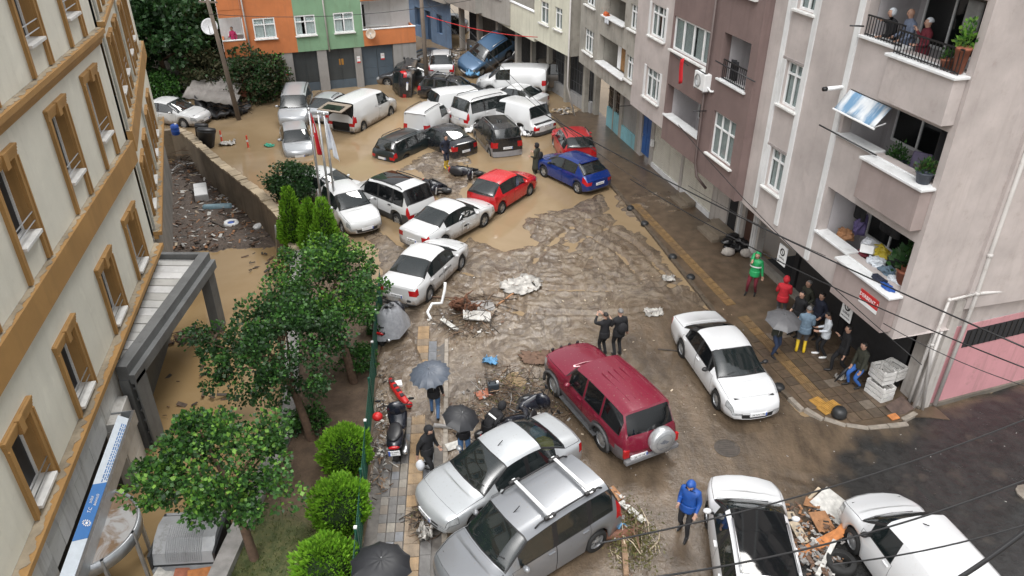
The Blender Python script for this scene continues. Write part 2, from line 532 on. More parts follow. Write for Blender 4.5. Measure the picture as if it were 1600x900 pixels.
tag(top.build('pavement', MUDDY), kind='structure')
PAVE = bpy.data.objects['pavement']
def along(path, step):
    out, acc = [], 0.0
    for a, b in zip(path[:-1], path[1:]):
        L = (b - a).length
        while acc <= L:
            out.append((a + (b - a) * (acc / L), (b - a).normalized()))
            acc += step
        acc -= L
    return out
for p, d in along(kerb, .62):
    m = MB(); m.box(-.005, .6, -.07, .09, -.2, random.uniform(.115, .13))
    o = m.build('kerb_stone', KERB if p.y < 18.7 else KERBM, PAVE, bevel=.015)
    o.location = (p.x, p.y, 0); o.rotation_euler = (0, 0, math.atan2(d.y, d.x))
PV = [flat('muddy_paver_%d' % i, c, .38, var=.3, scale=6, bump=.3) for i, c in enumerate([(.095, .068, .046), (.115, .083, .057), (.08, .060, .043), (.145, .118, .092)])]
YEL = [flat('tactile_yellow_%d' % i, c, .45, var=.35, scale=4, bump=.2) for i, c in enumerate([(.185, .118, .055), (.16, .105, .055), (.36, .20, .05)])]
pv_me = [MB().box(-.19, .19, -.19, .19, .0, .022).mesh('paver', m) for m in PV]
def tact_mesh(m, bars):
    b = MB().box(-.19, .19, -.19, .19, 0, .02)
    for k in range(bars): 
        y = -.15 + .30 * k / (bars - 1)
        b.box(-.185, .185, y - .017, y + .017, .02, .032)
    return b.mesh('tactile_tile', m)
tc_me = [tact_mesh(m, 5) for m in YEL]
kf = [rinv(p) for p in kerb]
def inside_pave(x, y):
    p = rfm(x, y)
    return float(sdist(np.array([p.x]), np.array([p.y]), poly)[0])
tl = [rinv(at(*q, .13)) for q in ((1070, 398), (1290, 632))]
tac_y = (tl[0].y + tl[1].y) / 2
tac_x0 = rinv(at(1300, 630, .13)).x
nx = int((15.5 + .8) / .4)
for i in range(-6, nx):
    x = .2 + i * .4
    for j in range(-5, 11):
        y = tac_y + j * .4
        if y < -1.9 or inside_pave(x, y) < .3: continue
        p = rfm(x, y, .10 + random.uniform(0, .006))
        if j == 0 and x > tac_x0 - .1:
            me = random.choice(tc_me[:2])
            nm = 'tactile_tile'
        elif i > 11: continue
        else:
            me, nm = random.choices(pv_me, (4, 3, 3, 1))[0], 'paver'
        if j == 0 and random.random() < .03: continue
        o = obj(nm, me, PAVE, p, (random.uniform(-.008, .008), random.uniform(-.008, .008), RROT))
for q in ((1278, 628), (1290, 640), (1302, 633)):
    p = at(*q, .135); obj('tactile_tile', tc_me[2], PAVE, (p.x, p.y, .128), (0, 0, RROT + R(12)))
# black rubber kerb stops
STOP = flat('black_rubber_stop', (.02, .021, .022), .45, var=.3)
for i, (q, lb) in enumerate([((985, 326), 'black dome bollard on the kerb just behind the blue car'), ((1007, 350), 'black dome bollard on the kerb, second after the blue car'), ((1051, 402), 'black dome bollard on the kerb beside the yellowish strip start'),
        ((1079, 434), 'black dome bollard on the kerb behind the white saloon, opposite the person in green'), ((1217, 606), 'black dome bollard touching the front corner of the white saloon'), ((1310, 650), 'black bollard at the rounded kerb corner past the yellow tiles')]):
    p = at(*q, .1)
    m = MB().lathe([(.21, 0), (.225, .05), (.21, .2), (.16, .29), (.06, .325)], 14)
    o = m.build('kerb_bollard', STOP, None, True)
    o.location = (p.x, p.y, .06 if i != 5 else .12); o.scale = (.8, .8, .55) if i != 5 else (1, 1, .9)
    tag(o, lb, 'bollard', 'black bollards along the right-hand kerb')

# ---- left-hand pavement with pavers and tactile strip
lp0, lp1 = at(690, 890, .1), at(694, 600, .1)
ldir = (lp1 - lp0).xy.normalized()
lrot = math.atan2(ldir.y, ldir.x)
lperp = Vector((-ldir.y, ldir.x))
LPAVE = MB().prism([(p.x, p.y) for p in (lp0.xy - ldir * 3, lp0.xy + ldir * 9.5, lp0.xy + ldir * 9.5 + lperp * 1.85, lp0.xy - ldir * 3 + lperp * 1.95)], -.3, .045).build('footpath', flat('wet_footpath', (.11, .10, .09), .4, var=.3, bump=.3))
tag(LPAVE, kind='structure')
PG = [flat('wet_paver_%d' % i, c, .28, var=.22, scale=7, bump=.25) for i, c in enumerate([(.19, .175, .155), (.125, .12, .115), (.22, .2, .17), (.165, .14, .115), (.15, .155, .165)])]
pg_me = [MB().box(-.145, .145, -.095, .095, 0, .06).mesh('paver', m) for m in PG]
sl_me = [MB().box(-.295, .295, -.13, .13, 0, .06).mesh('paving_slab', PG[k]) for k in (1, 4, 4)]
YL = [flat('wet_tactile_%d' % i, c, .35, var=.3, scale=5, bump=.2) for i, c in enumerate([(.29, .195, .105), (.25, .175, .10), (.21, .16, .11)])]
def tact2(m):
    b = MB().box(-.195, .195, -.195, .195, 0, .06)
    for k in range(6): b.box(-.19, .19, -.17 + .068 * k - .019, -.17 + .068 * k + .019, .06, .07)
    return b.mesh('tactile_tile', m)
tl_me = [tact2(m) for m in YL]
tq = (at(646, 800, .1).xy - lp0.xy).dot(lperp)            # the strip's distance from the kerb
for i in range(-7, 32):
    s = .15 + i * .3
    for j, off in enumerate([tq - .34, tq + .32, tq + .54, tq + .76]):
        if j == 0 and i % 2: continue
        if off > 1.75: continue
        p = lp0.xy + ldir * s + lperp * off
        if j == 0: obj('paving_slab', random.choice(sl_me), LPAVE, (p.x, p.y, .045 + random.uniform(0, .006)), (0, 0, lrot))
        else: obj('paver', random.choices(pg_me, (3, 3, 2, 3, 2))[0], LPAVE, (p.x, p.y, .045 + random.uniform(0, .006)), (random.uniform(-.01, .01), random.uniform(-.01, .01), lrot))
for i in range(-5, 26):
    p = lp0.xy + ldir * (.2 + i * .4) + lperp * tq
    obj('tactile_tile', random.choice(tl_me), LPAVE, (p.x, p.y, .045 + random.uniform(0, .005)), (0, 0, lrot))
for i in range(-3, 12):
    p = lp0.xy + ldir * (i * .8) - lperp * .06
    o = MB().box(0, .79, -.07, .07, -.2, .115).build('kerb_stone', KERB, LPAVE, bevel=.015)
    o.location = (p.x, p.y, 0); o.rotation_euler = (0, 0, lrot)
# ---- garden earth behind the fence
gp = [Vector(p) for p in FENCE] + [at(560, 420).xy, at(470, 360).xy] + [Vector(p) for p in WALL[4:]]
gxs, gys = np.arange(-16, -2.0, .2), np.arange(2, 32, .2)
GX, GY = np.meshgrid(gxs, gys)
GH = .26 + .07 * fbm(GX * .8, GY * .8, 4, 14) + .05 * fbm(GX * 3, GY * 3, 2, 15)
ci, cj = (GX[:-1, :-1] + GX[1:, 1:]) / 2, (GY[:-1, :-1] + GY[1:, 1:]) / 2
gk = (sdist(ci, cj, gp) > -.02).ravel()
gi = np.arange(GX.size).reshape(GX.shape)
t = NT('garden_earth')
grass = t.n('ShaderNodeAttribute', attribute_name='moss')
nz = t.noise(2.5, 6, .7)
c = t.mix(t.ramp(nz, [(.35, 0), (.65, 1)]), (.075, .05, .033), (.14, .095, .062))
g = t.mix(t.ramp(t.noise(6, 5), [(.35, 0), (.65, 1)]), (.035, .05, .012), (.085, .085, .03))
t.set(t.mix(grass.outputs['Fac'], c, g), .8)
t.bump(t.noise(25, 5), .6, .03)
GF = np.stack([gi[:-1, :-1].ravel(), gi[:-1, 1:].ravel(), gi[1:, 1:].ravel(), gi[1:, :-1].ravel()], 1)[gk]
gm = np_mesh('garden_ground', np.stack([GX.ravel(), GY.ravel(), GH.ravel()], 1), GF, t.m, True)
moss = np.clip(.5 + 1.3 * fbm(GX * .7, GY * .7, 4, 18) + (13.8 - GY) * .35, 0, 1)
a_ = gm.attributes.new('moss', 'FLOAT', 'POINT'); a_.data.foreach_set('value', moss.ravel().astype(np.float32))
tag(obj('garden_ground', gm), kind='structure')
# ---------------------------------------------------------------- the ochre and cream building on the left, its court and canopies
LO = Vector((-10.58 * K, 15.62 * K))
LROT = math.atan2(-math.cos(R(-11.6)), -math.sin(R(-11.6)))       # local x runs towards the viewer's left, y out of the wall
CREAM = wall_mat('cream_render', (.67, .655, .57), (.30, .28, .23), .25, .16, .8, .06)
OCHRE = wall_mat('ochre_trim', (.355, .20, .068), (.13, .075, .03), .25, .3, .7, .1)
LEDGE = wall_mat('flaking_ledge', (.30, .25, .18), (.07, .06, .05), .95, .1, .95, .35)
CONCRETE = wall_mat('grey_concrete', (.22, .205, .185), (.08, .07, .055), .6, .55, .85, .2)
SCREEN = flat('insect_screen', (.022, .023, .026), .55, var=.1)
ALU = flat('aluminium', (.52, .54, .56), .35, .6, var=.1)
CLAD = [wall_mat('marble_cladding_%d' % i, c, (.17, .15, .12), .6, .75, .4, .12) for i, c in enumerate([(.55, .54, .51), (.48, .47, .445), (.60, .59, .565)])]
lb = thing('public_building', 'cream building with ochre window frames along the left edge, above the flooded court', 'building', (LO.x, LO.y, 0), LROT)

def wall_sheet(m, x0, x1, z0, z1, holes, y=0.0, depth=.3, mi=0, zfun=None, reveal_mi=None, back=False):
    """a wall face at y with real openings and their reveals going back by depth"""
    xs = sorted({x0, x1, *[h[0] for h in holes], *[h[1] for h in holes]})
    zs = sorted({z0, z1, *[h[2] for h in holes], *[h[3] for h in holes]})
    for i in range(len(xs) - 1):
        for j in range(len(zs) - 1):
            a, b, c, d = xs[i], xs[i + 1], zs[j], zs[j + 1]
            if any(h[0] - 1e-6 <= a and b <= h[1] + 1e-6 and h[2] - 1e-6 <= c and d <= h[3] + 1e-6 for h in holes): continue
            q = [(a, y, c), (b, y, c), (b, y, d), (a, y, d)]
            if zfun and j == 0: q[0] = (a, y, zfun(a)); q[1] = (b, y, zfun(b))
            m.add(q, [(3, 2, 1, 0)], mi)
    r = mi if reveal_mi is None else reveal_mi
    for a, b, c, d in [h[:4] for h in holes]:
        yb = y - depth
        m.add([(a, y, c), (a, yb, c), (a, yb, d), (a, y, d)], [(0, 1, 2, 3)], r)
        m.add([(b, y, c), (b, yb, c), (b, yb, d), (b, y, d)], [(3, 2, 1, 0)], r)
        m.add([(a, y, c), (b, y, c), (b, yb, c), (a, yb, c)], [(0, 1, 2, 3)], r)
        m.add([(a, y, d), (b, y, d), (b, yb, d), (a, yb, d)], [(3, 2, 1, 0)], r)

def ochre_window(parent, cx, z_leg, z_sill, z_top, y=0.0, w=1.15, rail=True):
    """a tall recessed window in a moulded ochre surround that runs down to the ledge below"""
    h0, h1 = cx - w / 2, cx + w / 2
    f = MB()
    for s in (-1, 1):
        xa = cx + s * (w / 2 + .095)
        f.box(xa - .095, xa + .095, y + .002, y + .075, z_leg, z_top + .02)
        f.box(xa + (.04 if s > 0 else -.095), xa + (.095 if s > 0 else -.04), y + .06, y + .10, z_leg, z_top + .02)
    for k in range(4): f.box(h0 - .20 - .01 * k, h1 + .20 + .01 * k, y + .002, y + .075 + .014 * k, z_top + .02 + .07 * k, z_top + .02 + .07 * (k + 1) - .012)
    f.box(h0 - .19, h1 + .19, y + .001, y + .06, z_top + .02, z_top + .30)
    f.box(cx - .11, cx + .11, y + .05, y + .15, z_top - .05, z_top + .31)
    f.box(h0 - .001, h0 + .03, y - .30, y + .003, z_sill, z_top); f.box(h1 - .03, h1 + .001, y - .30, y + .003, z_sill, z_top)
    f.box(h0, h1, y - .3, y + .003, z_top - .03, z_top + .02)
    win = f.build('window', OCHRE, parent)
    fr = MB()
    g0, g1 = h0 + .03, h1 - .03
    for a, b, c, d in ((g0, g0 + .06, z_sill, z_top - .03), (g1 - .06, g1, z_sill, z_top - .03), (g0, g1, z_sill, z_sill + .06), (g0, g1, z_top - .09, z_top - .03), (cx + .12, cx + .17, z_sill, z_top - .03)):
        fr.box(a, b, y - .30, y - .235, c, d)
    fr.build('frame', WHITE, win)
    MB().box(g0 + .05, g1 - .05, y - .29, y - .28, z_sill + .05, z_top - .08).build('pane', SCREEN, win)
    MB().box(h0 + .032, h1 - .032, y - .24, y + .15, z_sill - .05, z_sill + .035).build('sill', MARBLE_SILL, win, bevel=.01)
    if rail:
        rm = MB()
        for k, zz in enumerate((.24, .46)): rm.tube([(h0 - .02, y + .04, z_sill + zz), (h1 + .02, y + .04, z_sill + zz)], .017, 6)
        rm.build('railing', STEEL, win)
    return win

W1 = [-5.95, -2.7, 1.15, 4.55]
holes = []
def addwins(xs, rows, y, parent, out):
    for z_leg, z_sill, z_top in rows:
        for cx in xs:
            out.append((cx - .575, cx + .575, z_sill, z_top))
            ochre_window(parent, cx, z_leg, z_sill, z_top, y)
ROWS = [(2.3, 2.47, 4.2), (6.2, 6.98, 8.75), (9.85, 10.55, 12.4), (13.4, 14.1, 15.9)]
addwins(W1, ROWS, 0, lb, holes)
m = MB()
wall_sheet(m, -7.9, 8.5, 2.0, 16.8, holes, 0, .31)
m.box(-7.88, 8.48, -.9, -.32, -1.2, 16.7, 1)
m.build('wall', [CREAM, DARKIN], lb)
def band(parent, x0, x1, z0, z1, y, d, ledge=True, steps_=1):
    b = MB()
    for k in range(steps_):
        b.box(x0, x1, y + .004, y + d * (k + 1) / steps_, z0 + (z1 - z0) * k / steps_, z0 + (z1 - z0) * (k + 1) / steps_ + (.0 if k == steps_ - 1 else .02), 0)
    o = b.build('string_course', [OCHRE], parent)
    if ledge:
        g = MB()
        n = int((x1 - x0) / .07)                             # a crust of broken mortar and grit along the ledge, ragged at its edge
        e_ = [(x0 + (x1 - x0) * i / n, y + d * min(.97, max(.3, .62 + .5 * mnoise.noise((i * .31, z1, x0)) + random.uniform(-.12, .12))), z1 + .006 + .012 * random.random()) for i in range(n + 1)]
        for i in range(n):
            p, q = e_[i], e_[i + 1]
            g.add([(p[0], y + .006, p[2] + .012), (q[0], y + .006, q[2] + .012), (q[0], q[1], q[2]), (p[0], p[1], p[2]), (q[0], q[1], z1 - .001), (p[0], p[1], z1 - .001)], [(3, 2, 1, 0), (5, 4, 2, 3)])
        g.build('flaking_mortar', LEDGE, o)
    return o
band(lb, -7.95, 8.5, 1.98, 2.27, 0, .30, True, 2)
band(lb, -7.95, 8.5, 5.42, 6.15, 0, .20)
band(lb, -7.95, 8.5, 9.38, 9.80, 0, .24, True, 3)
band(lb, -7.95, 8.5, 13.0, 13.4, 0, .24, True, 3)
# the far wing turns away at the corner
MW = Vector((-13.43, 25.67)); MW = Vector((-13.36, 25.45))
wing = empty('wing', (0, 0, 0), 0, lb)
aw = R(-21.1)
wx_dir, wn = Vector((-math.sin(aw), -math.cos(aw))), Vector((math.cos(aw), -math.sin(aw)))
lbM = Matrix.Translation((LO.x, LO.y, 0)) @ Matrix.Rotation(LROT, 4, 'Z')
WM = lbM.inverted() @ (Matrix.Translation((MW.x, MW.y, 0)) @ Matrix.Rotation(math.atan2(wx_dir.y, wx_dir.x), 4, 'Z'))
def wingpart(fn):
    """parts of the wing hang directly under the building"""
    fn(wing)
    for o in list(wing.children):
        o.parent = lb
        o.matrix_basis = WM.copy()
wholes = []
def build_wing(p):
    addwins([-2.2, -4.8, -8.2, -11.0], ROWS, 0, p, wholes)
    m = MB()
    wall_sheet(m, -14.3, .02, 2.0, 16.8, wholes, 0, .31)
    m.box(-14.28, 0, -.9, -.32, -1.2, 16.7, 1)
    m.add([(-14.3, 0, -1.5), (-14.3, -8, -1.5), (-14.3, -8, 16.8), (-14.3, 0, 16.8)], [(0, 1, 2, 3)])
    m.build('wall', [CREAM, DARKIN], p)
    band(p, -14.35, .06, 1.98, 2.27, 0, .30, True, 2)
    band(p, -14.35, .06, 5.42, 6.15, 0, .20)
    band(p, -14.35, .06, 9.38, 9.80, 0, .24, True, 3)
    b = MB().box(-14.3, .1, -.4, .0, -1.6, 1.98)
    b.build('basement_wall', CONCRETE, p)
    for x_ in (-.12, -6.5): MB().tube([(x_, .07, 2.3), (x_, .07, 13)], .05, 8).build('downpipe', flat('pale_pipe', (.5, .5, .45), .5), p)
wingpart(build_wing)
bpy.data.objects.remove(wing)
# ground storey: marble cladding on a dark core, the recessed entrance
core = MB()
core.box(-7.9, .62, -.6, -.06, -1.6, 1.98); core.box(5.25, 8.5, -.6, -.06, -1.6, 1.98); core.box(.62, 5.25, -.6, -.06, .72, 1.98)
core.box(.62, 5.25, -2.2, -2.1, -1.6, .75)
core.build('ground_storey_core', flat('cladding_bed', (.12, .115, .10), .9), lb)
def clad(x0, x1, z0, z1, y, w=.62, h=.82):
    nx_, nz_ = max(1, round((x1 - x0) / w)), max(1, round((z1 - z0) / h))
    for i in range(nx_):
        for j in range(nz_):
            a, b = x0 + (x1 - x0) * i / nx_, x0 + (x1 - x0) * (i + 1) / nx_
            c, d = z0 + (z1 - z0) * j / nz_, z0 + (z1 - z0) * (j + 1) / nz_
            yy = y + random.uniform(0, .012)
            MB().box(a + .006, b - .006, yy - .05, yy, c + .006, d - .006).build('cladding_panel', random.choice(CLAD), lb)
clad(-1.6, .62, -1.55, 1.97, 0); clad(5.25, 8.5, -1.55, 1.97, 0); clad(.62, 5.25, .72, 1.97, 0, .62, .63)
pm = MB().box(-.7, .58, .01, .26, -1.6, .95); pm.build('entrance_pier', CLAD[1], lb)
for j in range(3): MB().box(-.68, .56, .26, .29, -1.55 + .84 * j, -1.55 + .84 * (j + 1) - .015).build('cladding_panel', CLAD[j % 3], lb)
MB().box(.58, .62, -1.9, .26, -1.6, .72).build('entrance_reveal', CLAD[0], lb)
dm = MB()
for xx in (1.0, 2.2, 3.4, 4.6): dm.box(xx, xx + .06, -1.2, -1.14, -1.6, .7)
dm.box(.62, 5.2, -1.2, -1.14, -.1, -.04)
dr = dm.build('entrance_door', ALU, lb)
MB().box(.62, 5.2, -1.18, -1.17, -1.6, .7).build('pane', GLASS_DARK, dr)
# ---- entrance sign: a tray with a tilted printed panel
BLUE = flat('sign_blue', (.035, .17, .46), .35, var=.06)
SIGNW = flat('sign_white', (.60, .66, .72), .35, var=.08)
SILVER = flat('silver_trim', (.40, .42, .44), .35, .5, var=.2, scale=3)
sg = thing('entrance_sign', 'long tilted blue and pale sign board over the entrance of the cream building', 'sign')
sg.matrix_world = lbM
s0, s1 = .12, 6.0
sm = MB(); sm.box(s0, s1, .60, .66, .58, 1.0); sm.box(s0, s1, .05, .62, .56, .60); sm.box(s0 - .02, s0, .03, .66, .56, 1.0); sm.box(s1, s1 + .02, .03, .66, .56, 1.0)
sm.build('tray', SILVER, sg)
MB().box(s0, s1, .595, .67, 1.0, 1.02).build('trim', STEEL, sg)
def tilt(x, v):            # v 0 at the wall side, 1 at the tray's lip
    return Vector((x, .34 + .24 * v, 1.17 - .165 * v))
def tpanel(x0, x1, name, mat, off=0.0, slant=0.0):
    n = Vector((0, .165, .24)).normalized() * off
    q = [tilt(x0, 0) + n, tilt(x1, 0) + n, tilt(x1 - slant, 1) + n, tilt(x0 - slant, 1) + n]
    b = MB().add(q + [p - Vector((0, .0, .03)) for p in q], [(3, 2, 1, 0), (4, 5, 6, 7), (0, 1, 5, 4), (1, 2, 6, 5), (2, 3, 7, 6), (3, 0, 4, 7)])
    return b.build(name, mat, sg)
tpanel(s0 + .35, s1, 'print_panel', SIGNW)
bp = tpanel(3.15, 4.95, 'blue_panel', BLUE, .006, .2)
tiltrot = Euler((math.atan2(.42, .5) * 1.0, 0, 0))
def signtext(body, x, v, size, mat, nm='lettering'):
    p = tilt(x, v) + Vector((0, .165, .24)).normalized() * .012
    o = text(nm, body, size, mat, sg, p, (0, 0, 0), .002, 'RIGHT')
    xa = Vector((-1, 0, 0)); za = Vector((0, .165, .24)).normalized(); ya = za.cross(xa)
    o.matrix_local = Matrix.Translation(p) @ Matrix((xa, ya, za)).transposed().to_4x4()
    return o
LETW, LETB = flat('lettering_white', (.8, .8, .8), .5), flat('lettering_blue', (.05, .16, .4), .5)
signtext('T.C.', 3.85, .45, .11, LETW); signtext('SAĞLIK', 3.5, .32, .075, LETW); signtext('BAKANLIĞI', 3.4, .68, .075, LETW)
for v in (.55, .72, .88):                                   # lines of print too small to read
    g = MB(); x = .75
    while x < 2.9:
        wl = random.uniform(.05, .16)
        p0, p1 = tilt(x, v), tilt(x + wl, v); n = Vector((0, .165, .24)).normalized() * .006; dv = tilt(0, .09) - tilt(0, 0)
        g.add([p0 + n, p1 + n, p1 + n + dv, p0 + n + dv], [(0, 1, 2, 3)]); x += wl + .035
    g.build('small_print', LETB, sg)
em = MB()
for k in range(12):
    a = 2 * math.pi * k / 12
    c0 = tilt(4.35, .55); ex, ev = Vector((1, 0, 0)), Vector((0, .24, -.165)).normalized(); n = Vector((0, .165, .24)).normalized() * .014
    for r0, r1, w_ in ((.06, .10, .012),):
        d_ = ex * math.cos(a) + ev * math.sin(a); q_ = ex * -math.sin(a) + ev * math.cos(a)
        em.add([c0 + n + d_ * r0 - q_ * w_, c0 + n + d_ * r1 - q_ * w_, c0 + n + d_ * r1 + q_ * w_, c0 + n + d_ * r0 + q_ * w_], [(0, 1, 2, 3)])
c0 = tilt(4.35, .55)
em.add([c0 + n + ex * a_ + ev * b_ for a_, b_ in ((-.04, -.025), (.04, -.025), (.04, .025), (-.04, .025))], [(0, 1, 2, 3)])
em.build('round_emblem', LETW, sg)
# ---- half-round canopy over the door, mud on top
rc = thing('round_canopy', 'half-round grey canopy with a muddy top on metal posts below the blue sign', 'canopy')
rc.matrix_world = lbM
cxr, rr = 4.05, 1.34
def arc(r, n=26): return [(cxr + r * math.cos(math.pi * k / n), .12 + r * math.sin(math.pi * k / n)) for k in range(n + 1)]
b = MB(); A, B = arc(rr), arc(rr - .07)
for k in range(len(A) - 1):
    q = [A[k], A[k + 1], B[k + 1], B[k]]
    b.add([(x, y, z) for z in (.28, .62) for x, y in q], [(3, 2, 1, 0), (4, 5, 6, 7), (0, 1, 5, 4), (2, 3, 7, 6)])
b.build('rim', SILVER, rc, True)
t = NT('muddy_canopy')
nz = t.ramp(t.noise(1.1, 6, .65, dist=.8), [(.36, 0), (.48, 1)])
t.set(t.mix(nz, t.mix(t.noise(4, 4), (.42, .43, .44), (.34, .33, .32)), t.mix(t.noise(5, 5), (.15, .095, .055), (.24, .16, .10))), .35)
MB().prism(arc(rr - .06), .50, .585).build('canopy_top', t.m, rc)
for a in (35, 75, 130):
    x, y = cxr + (rr - .03) * math.cos(R(a)), .12 + (rr - .03) * math.sin(R(a))
    MB().box(x - .05, x + .05, y - .035, y + .035, -1.7, .62).build('post', SILVER, rc)
# ---- long porch: concrete beam and legs, slatted white roof
pc = thing('porch', 'grey concrete porch with a white slatted roof standing in the flooded court', 'porch')
GRAN = wall_mat('grey_granite', (.15, .155, .155), (.05, .05, .05), .7, .3, .6, .2)
xb, yn, yf = -11.12, 17.72, 24.75
def wall_x(y):                                          # where the facade stands at this depth
    return LO.x + (y - LO.y) * math.tan(R(-11.6))
b = MB(); b.box(xb - .34, xb, yn, yf, 1.32, 1.80); b.box(xb - .02, xb + .16, yn, yf, 1.16, 1.5)
b.build('front_beam', GRAN, pc, bevel=.015)
b = MB(); b.add([(wall_x(yf), yf - .18, 1.36), (xb - .34, yf - .18, 1.36), (xb - .34, yf, 1.36), (wall_x(yf), yf, 1.36), (wall_x(yf), yf - .18, 1.797), (xb - .34, yf - .18, 1.797), (xb - .34, yf, 1.797), (wall_x(yf), yf, 1.797)], [(3, 2, 1, 0), (4, 5, 6, 7), (0, 1, 5, 4), (1, 2, 6, 5), (2, 3, 7, 6), (3, 0, 4, 7)])
b.build('end_beam', GRAN, pc)
b = MB(); b.box(xb - .32, xb + .04, yf - .62, yf - .04, -1.8, 1.322); b.build('leg', GRAN, pc, bevel=.015)
b = MB()
b.box(xb - .34, xb - .05, yn - .02, yn + .62, -1.8, 1.32); b.box(xb + .1, xb + .16, yn - .02, yn + .62, -1.8, 1.3)
for k in range(6): b.box(xb - .05, xb + .1, yn + .1, yn + .5, -1.2 + .42 * k, -1.14 + .42 * k)
b.build('leg', GRAN, pc)
SLAT = [wall_mat('porch_slat_%d' % i, c, (.18, .165, .14), .55, .2, .5, .14) for i, c in enumerate([(.56, .56, .54), (.66, .66, .65), (.47, .465, .44)])]
n = 14
for k in range(n):
    y0, y1 = yn + .2 + (yf - .38 - yn) * k / n, yn + .2 + (yf - .38 - yn) * (k + 1) / n
    z = 1.60 + random.uniform(-.012, .012)
    xa, xc_ = wall_x(y0) + .02, wall_x(y1) + .02
    xd = xb - .345
    b = MB().add([(xa, y0 + .02, z), (xd, y0 + .02, z - .02), (xd, y1 - .02, z - .02), (xc_, y1 - .02, z), (xa, y0 + .02, z - .05), (xd, y0 + .02, z - .07), (xd, y1 - .02, z - .07), (xc_, y1 - .02, z - .05)], [(0, 1, 2, 3), (7, 6, 5, 4), (0, 4, 5, 1), (1, 5, 6, 2), (2, 6, 7, 3), (3, 7, 4, 0)])
    b.build('roof_slat', SLAT[random.choice((0, 1, 1, 2))], pc)
b = MB()
for y in (19.4, 21.2, 23.0): b.bar((wall_x(y), y, 1.5), (xb - .2, y, 1.46), .08, .1)
b.build('rafter', GRAN, pc)
# ---- retaining wall round the court, its cap crumbling
rw = thing('retaining_wall', 'stained concrete retaining wall with a crumbling cap between the flooded street and the court', 'wall')
RWM = wall_mat('stained_concrete', (.185, .15, .11), (.06, .045, .03), .6, .7, .85, .25)
CAPM = wall_mat('crumbling_cap', (.33, .27, .19), (.10, .08, .055), .95, .0, .95, .35)
def wall_run(pts, z0, z1, th, name, mat, parent):
    b = MB()
    for a, c in zip(pts[:-1], pts[1:]):
        d = (c - a).normalized(); nrm = Vector((-d.y, d.x)) * th / 2; e = d * th * .3
        a_, c_ = a - e, c + e
        b.add([(p.x, p.y, z) for z in (z0, z1) for p in (a_ - nrm, c_ - nrm, c_ + nrm, a_ + nrm)], [(3, 2, 1, 0), (4, 5, 6, 7), (0, 1, 5, 4), (1, 2, 6, 5), (2, 3, 7, 6), (3, 0, 4, 7)])
        z1 -= .0015
    return b.build(name, mat, parent)
wall_run([Vector(p) for p in WALL[:6]], -1.8, .45, .42, 'wall_face', RWM, rw)
g = MB()
for p, d in along([Vector(q) for q in WALL[:6]], .34):
    nrm = Vector((-d.y, d.x))
    w_, h_ = random.uniform(.19, .26), random.uniform(.05, .12)
    a, c = p - nrm * w_, p + d * .335 + nrm * w_ * random.uniform(.9, 1.05)
    pts_ = [p - nrm * w_, p + d * .33 - nrm * w_, p + d * .33 + nrm * w_, p + nrm * w_]
    MB().add([(q.x, q.y, z) for z in (.44, .44 + h_) for q in pts_], [(3, 2, 1, 0), (4, 5, 6, 7), (0, 1, 5, 4), (1, 2, 6, 5), (2, 3, 7, 6), (3, 0, 4, 7)]).build('cap_stone', CAPM, rw)
wall_run([Vector(p) for p in WALL[5:]], -1.8, .46, .44, 'garden_wall', flat('wet_slab', (.27, .26, .25), .25, var=.25, scale=3, bump=.2), rw)
bw = thing('rear_court_wall', 'dark end wall of the flooded court beneath the blue drum', 'wall')
wall_run([Vector((-20.6, 42.0)), Vector(WALL[0]) + Vector((-.3, .1))], -1.8, .40, .35, 'wall_face', RWM, bw)
# ---------------------------------------------------------------- the row of apartment houses on the right
PINKG = wall_mat('pinkish_grey_render', (.435, .39, .372), (.22, .18, .16), .45, .28, .85, .13)
BROWNR = wall_mat('mauve_brown_render', (.18, .127, .118), (.09, .065, .06), .4, .5, .85, .1)
PALE = wall_mat('pale_loggia', (.46, .44, .45), (.2, .18, .17), .3, .4, .85, .1)
PINK = wall_mat('pink_paint', (.50, .245, .265), (.2, .13, .115), .55, .6, .75, .08)
SPAND = wall_mat('darker_spandrel', (.31, .255, .24), (.18, .14, .13), .4, .4, .85, .14)
GREYR = wall_mat('bare_grey_render', (.31, .295, .26), (.11, .10, .085), .7, .7, .9, .2)
CREAMR = wall_mat('cream_paint', (.56, .55, .45), (.25, .23, .18), .35, .55, .85, .08)
FAR = wall_mat('far_grey', (.30, .285, .26), (.1, .09, .08), .5, .5, .9, .15)
WHITER = wall_mat('white_paint', (.66, .67, .67), (.3, .29, .27), .35, .45, .6, .08)
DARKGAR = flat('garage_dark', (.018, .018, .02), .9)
SHUT = wall_mat('shutter_cream', (.58, .56, .49), (.2, .17, .13), .4, .5, .55, .08)
BLUED = wall_mat('blue_door', (.03, .11, .33), (.05, .06, .08), .4, .4, .5, .15)
TEAL = wall_mat('pale_blue_paint', (.20, .42, .47), (.16, .14, .11), .6, .55, .8, .15)
REDD = flat('dark_red_door', (.13, .035, .03), .6)

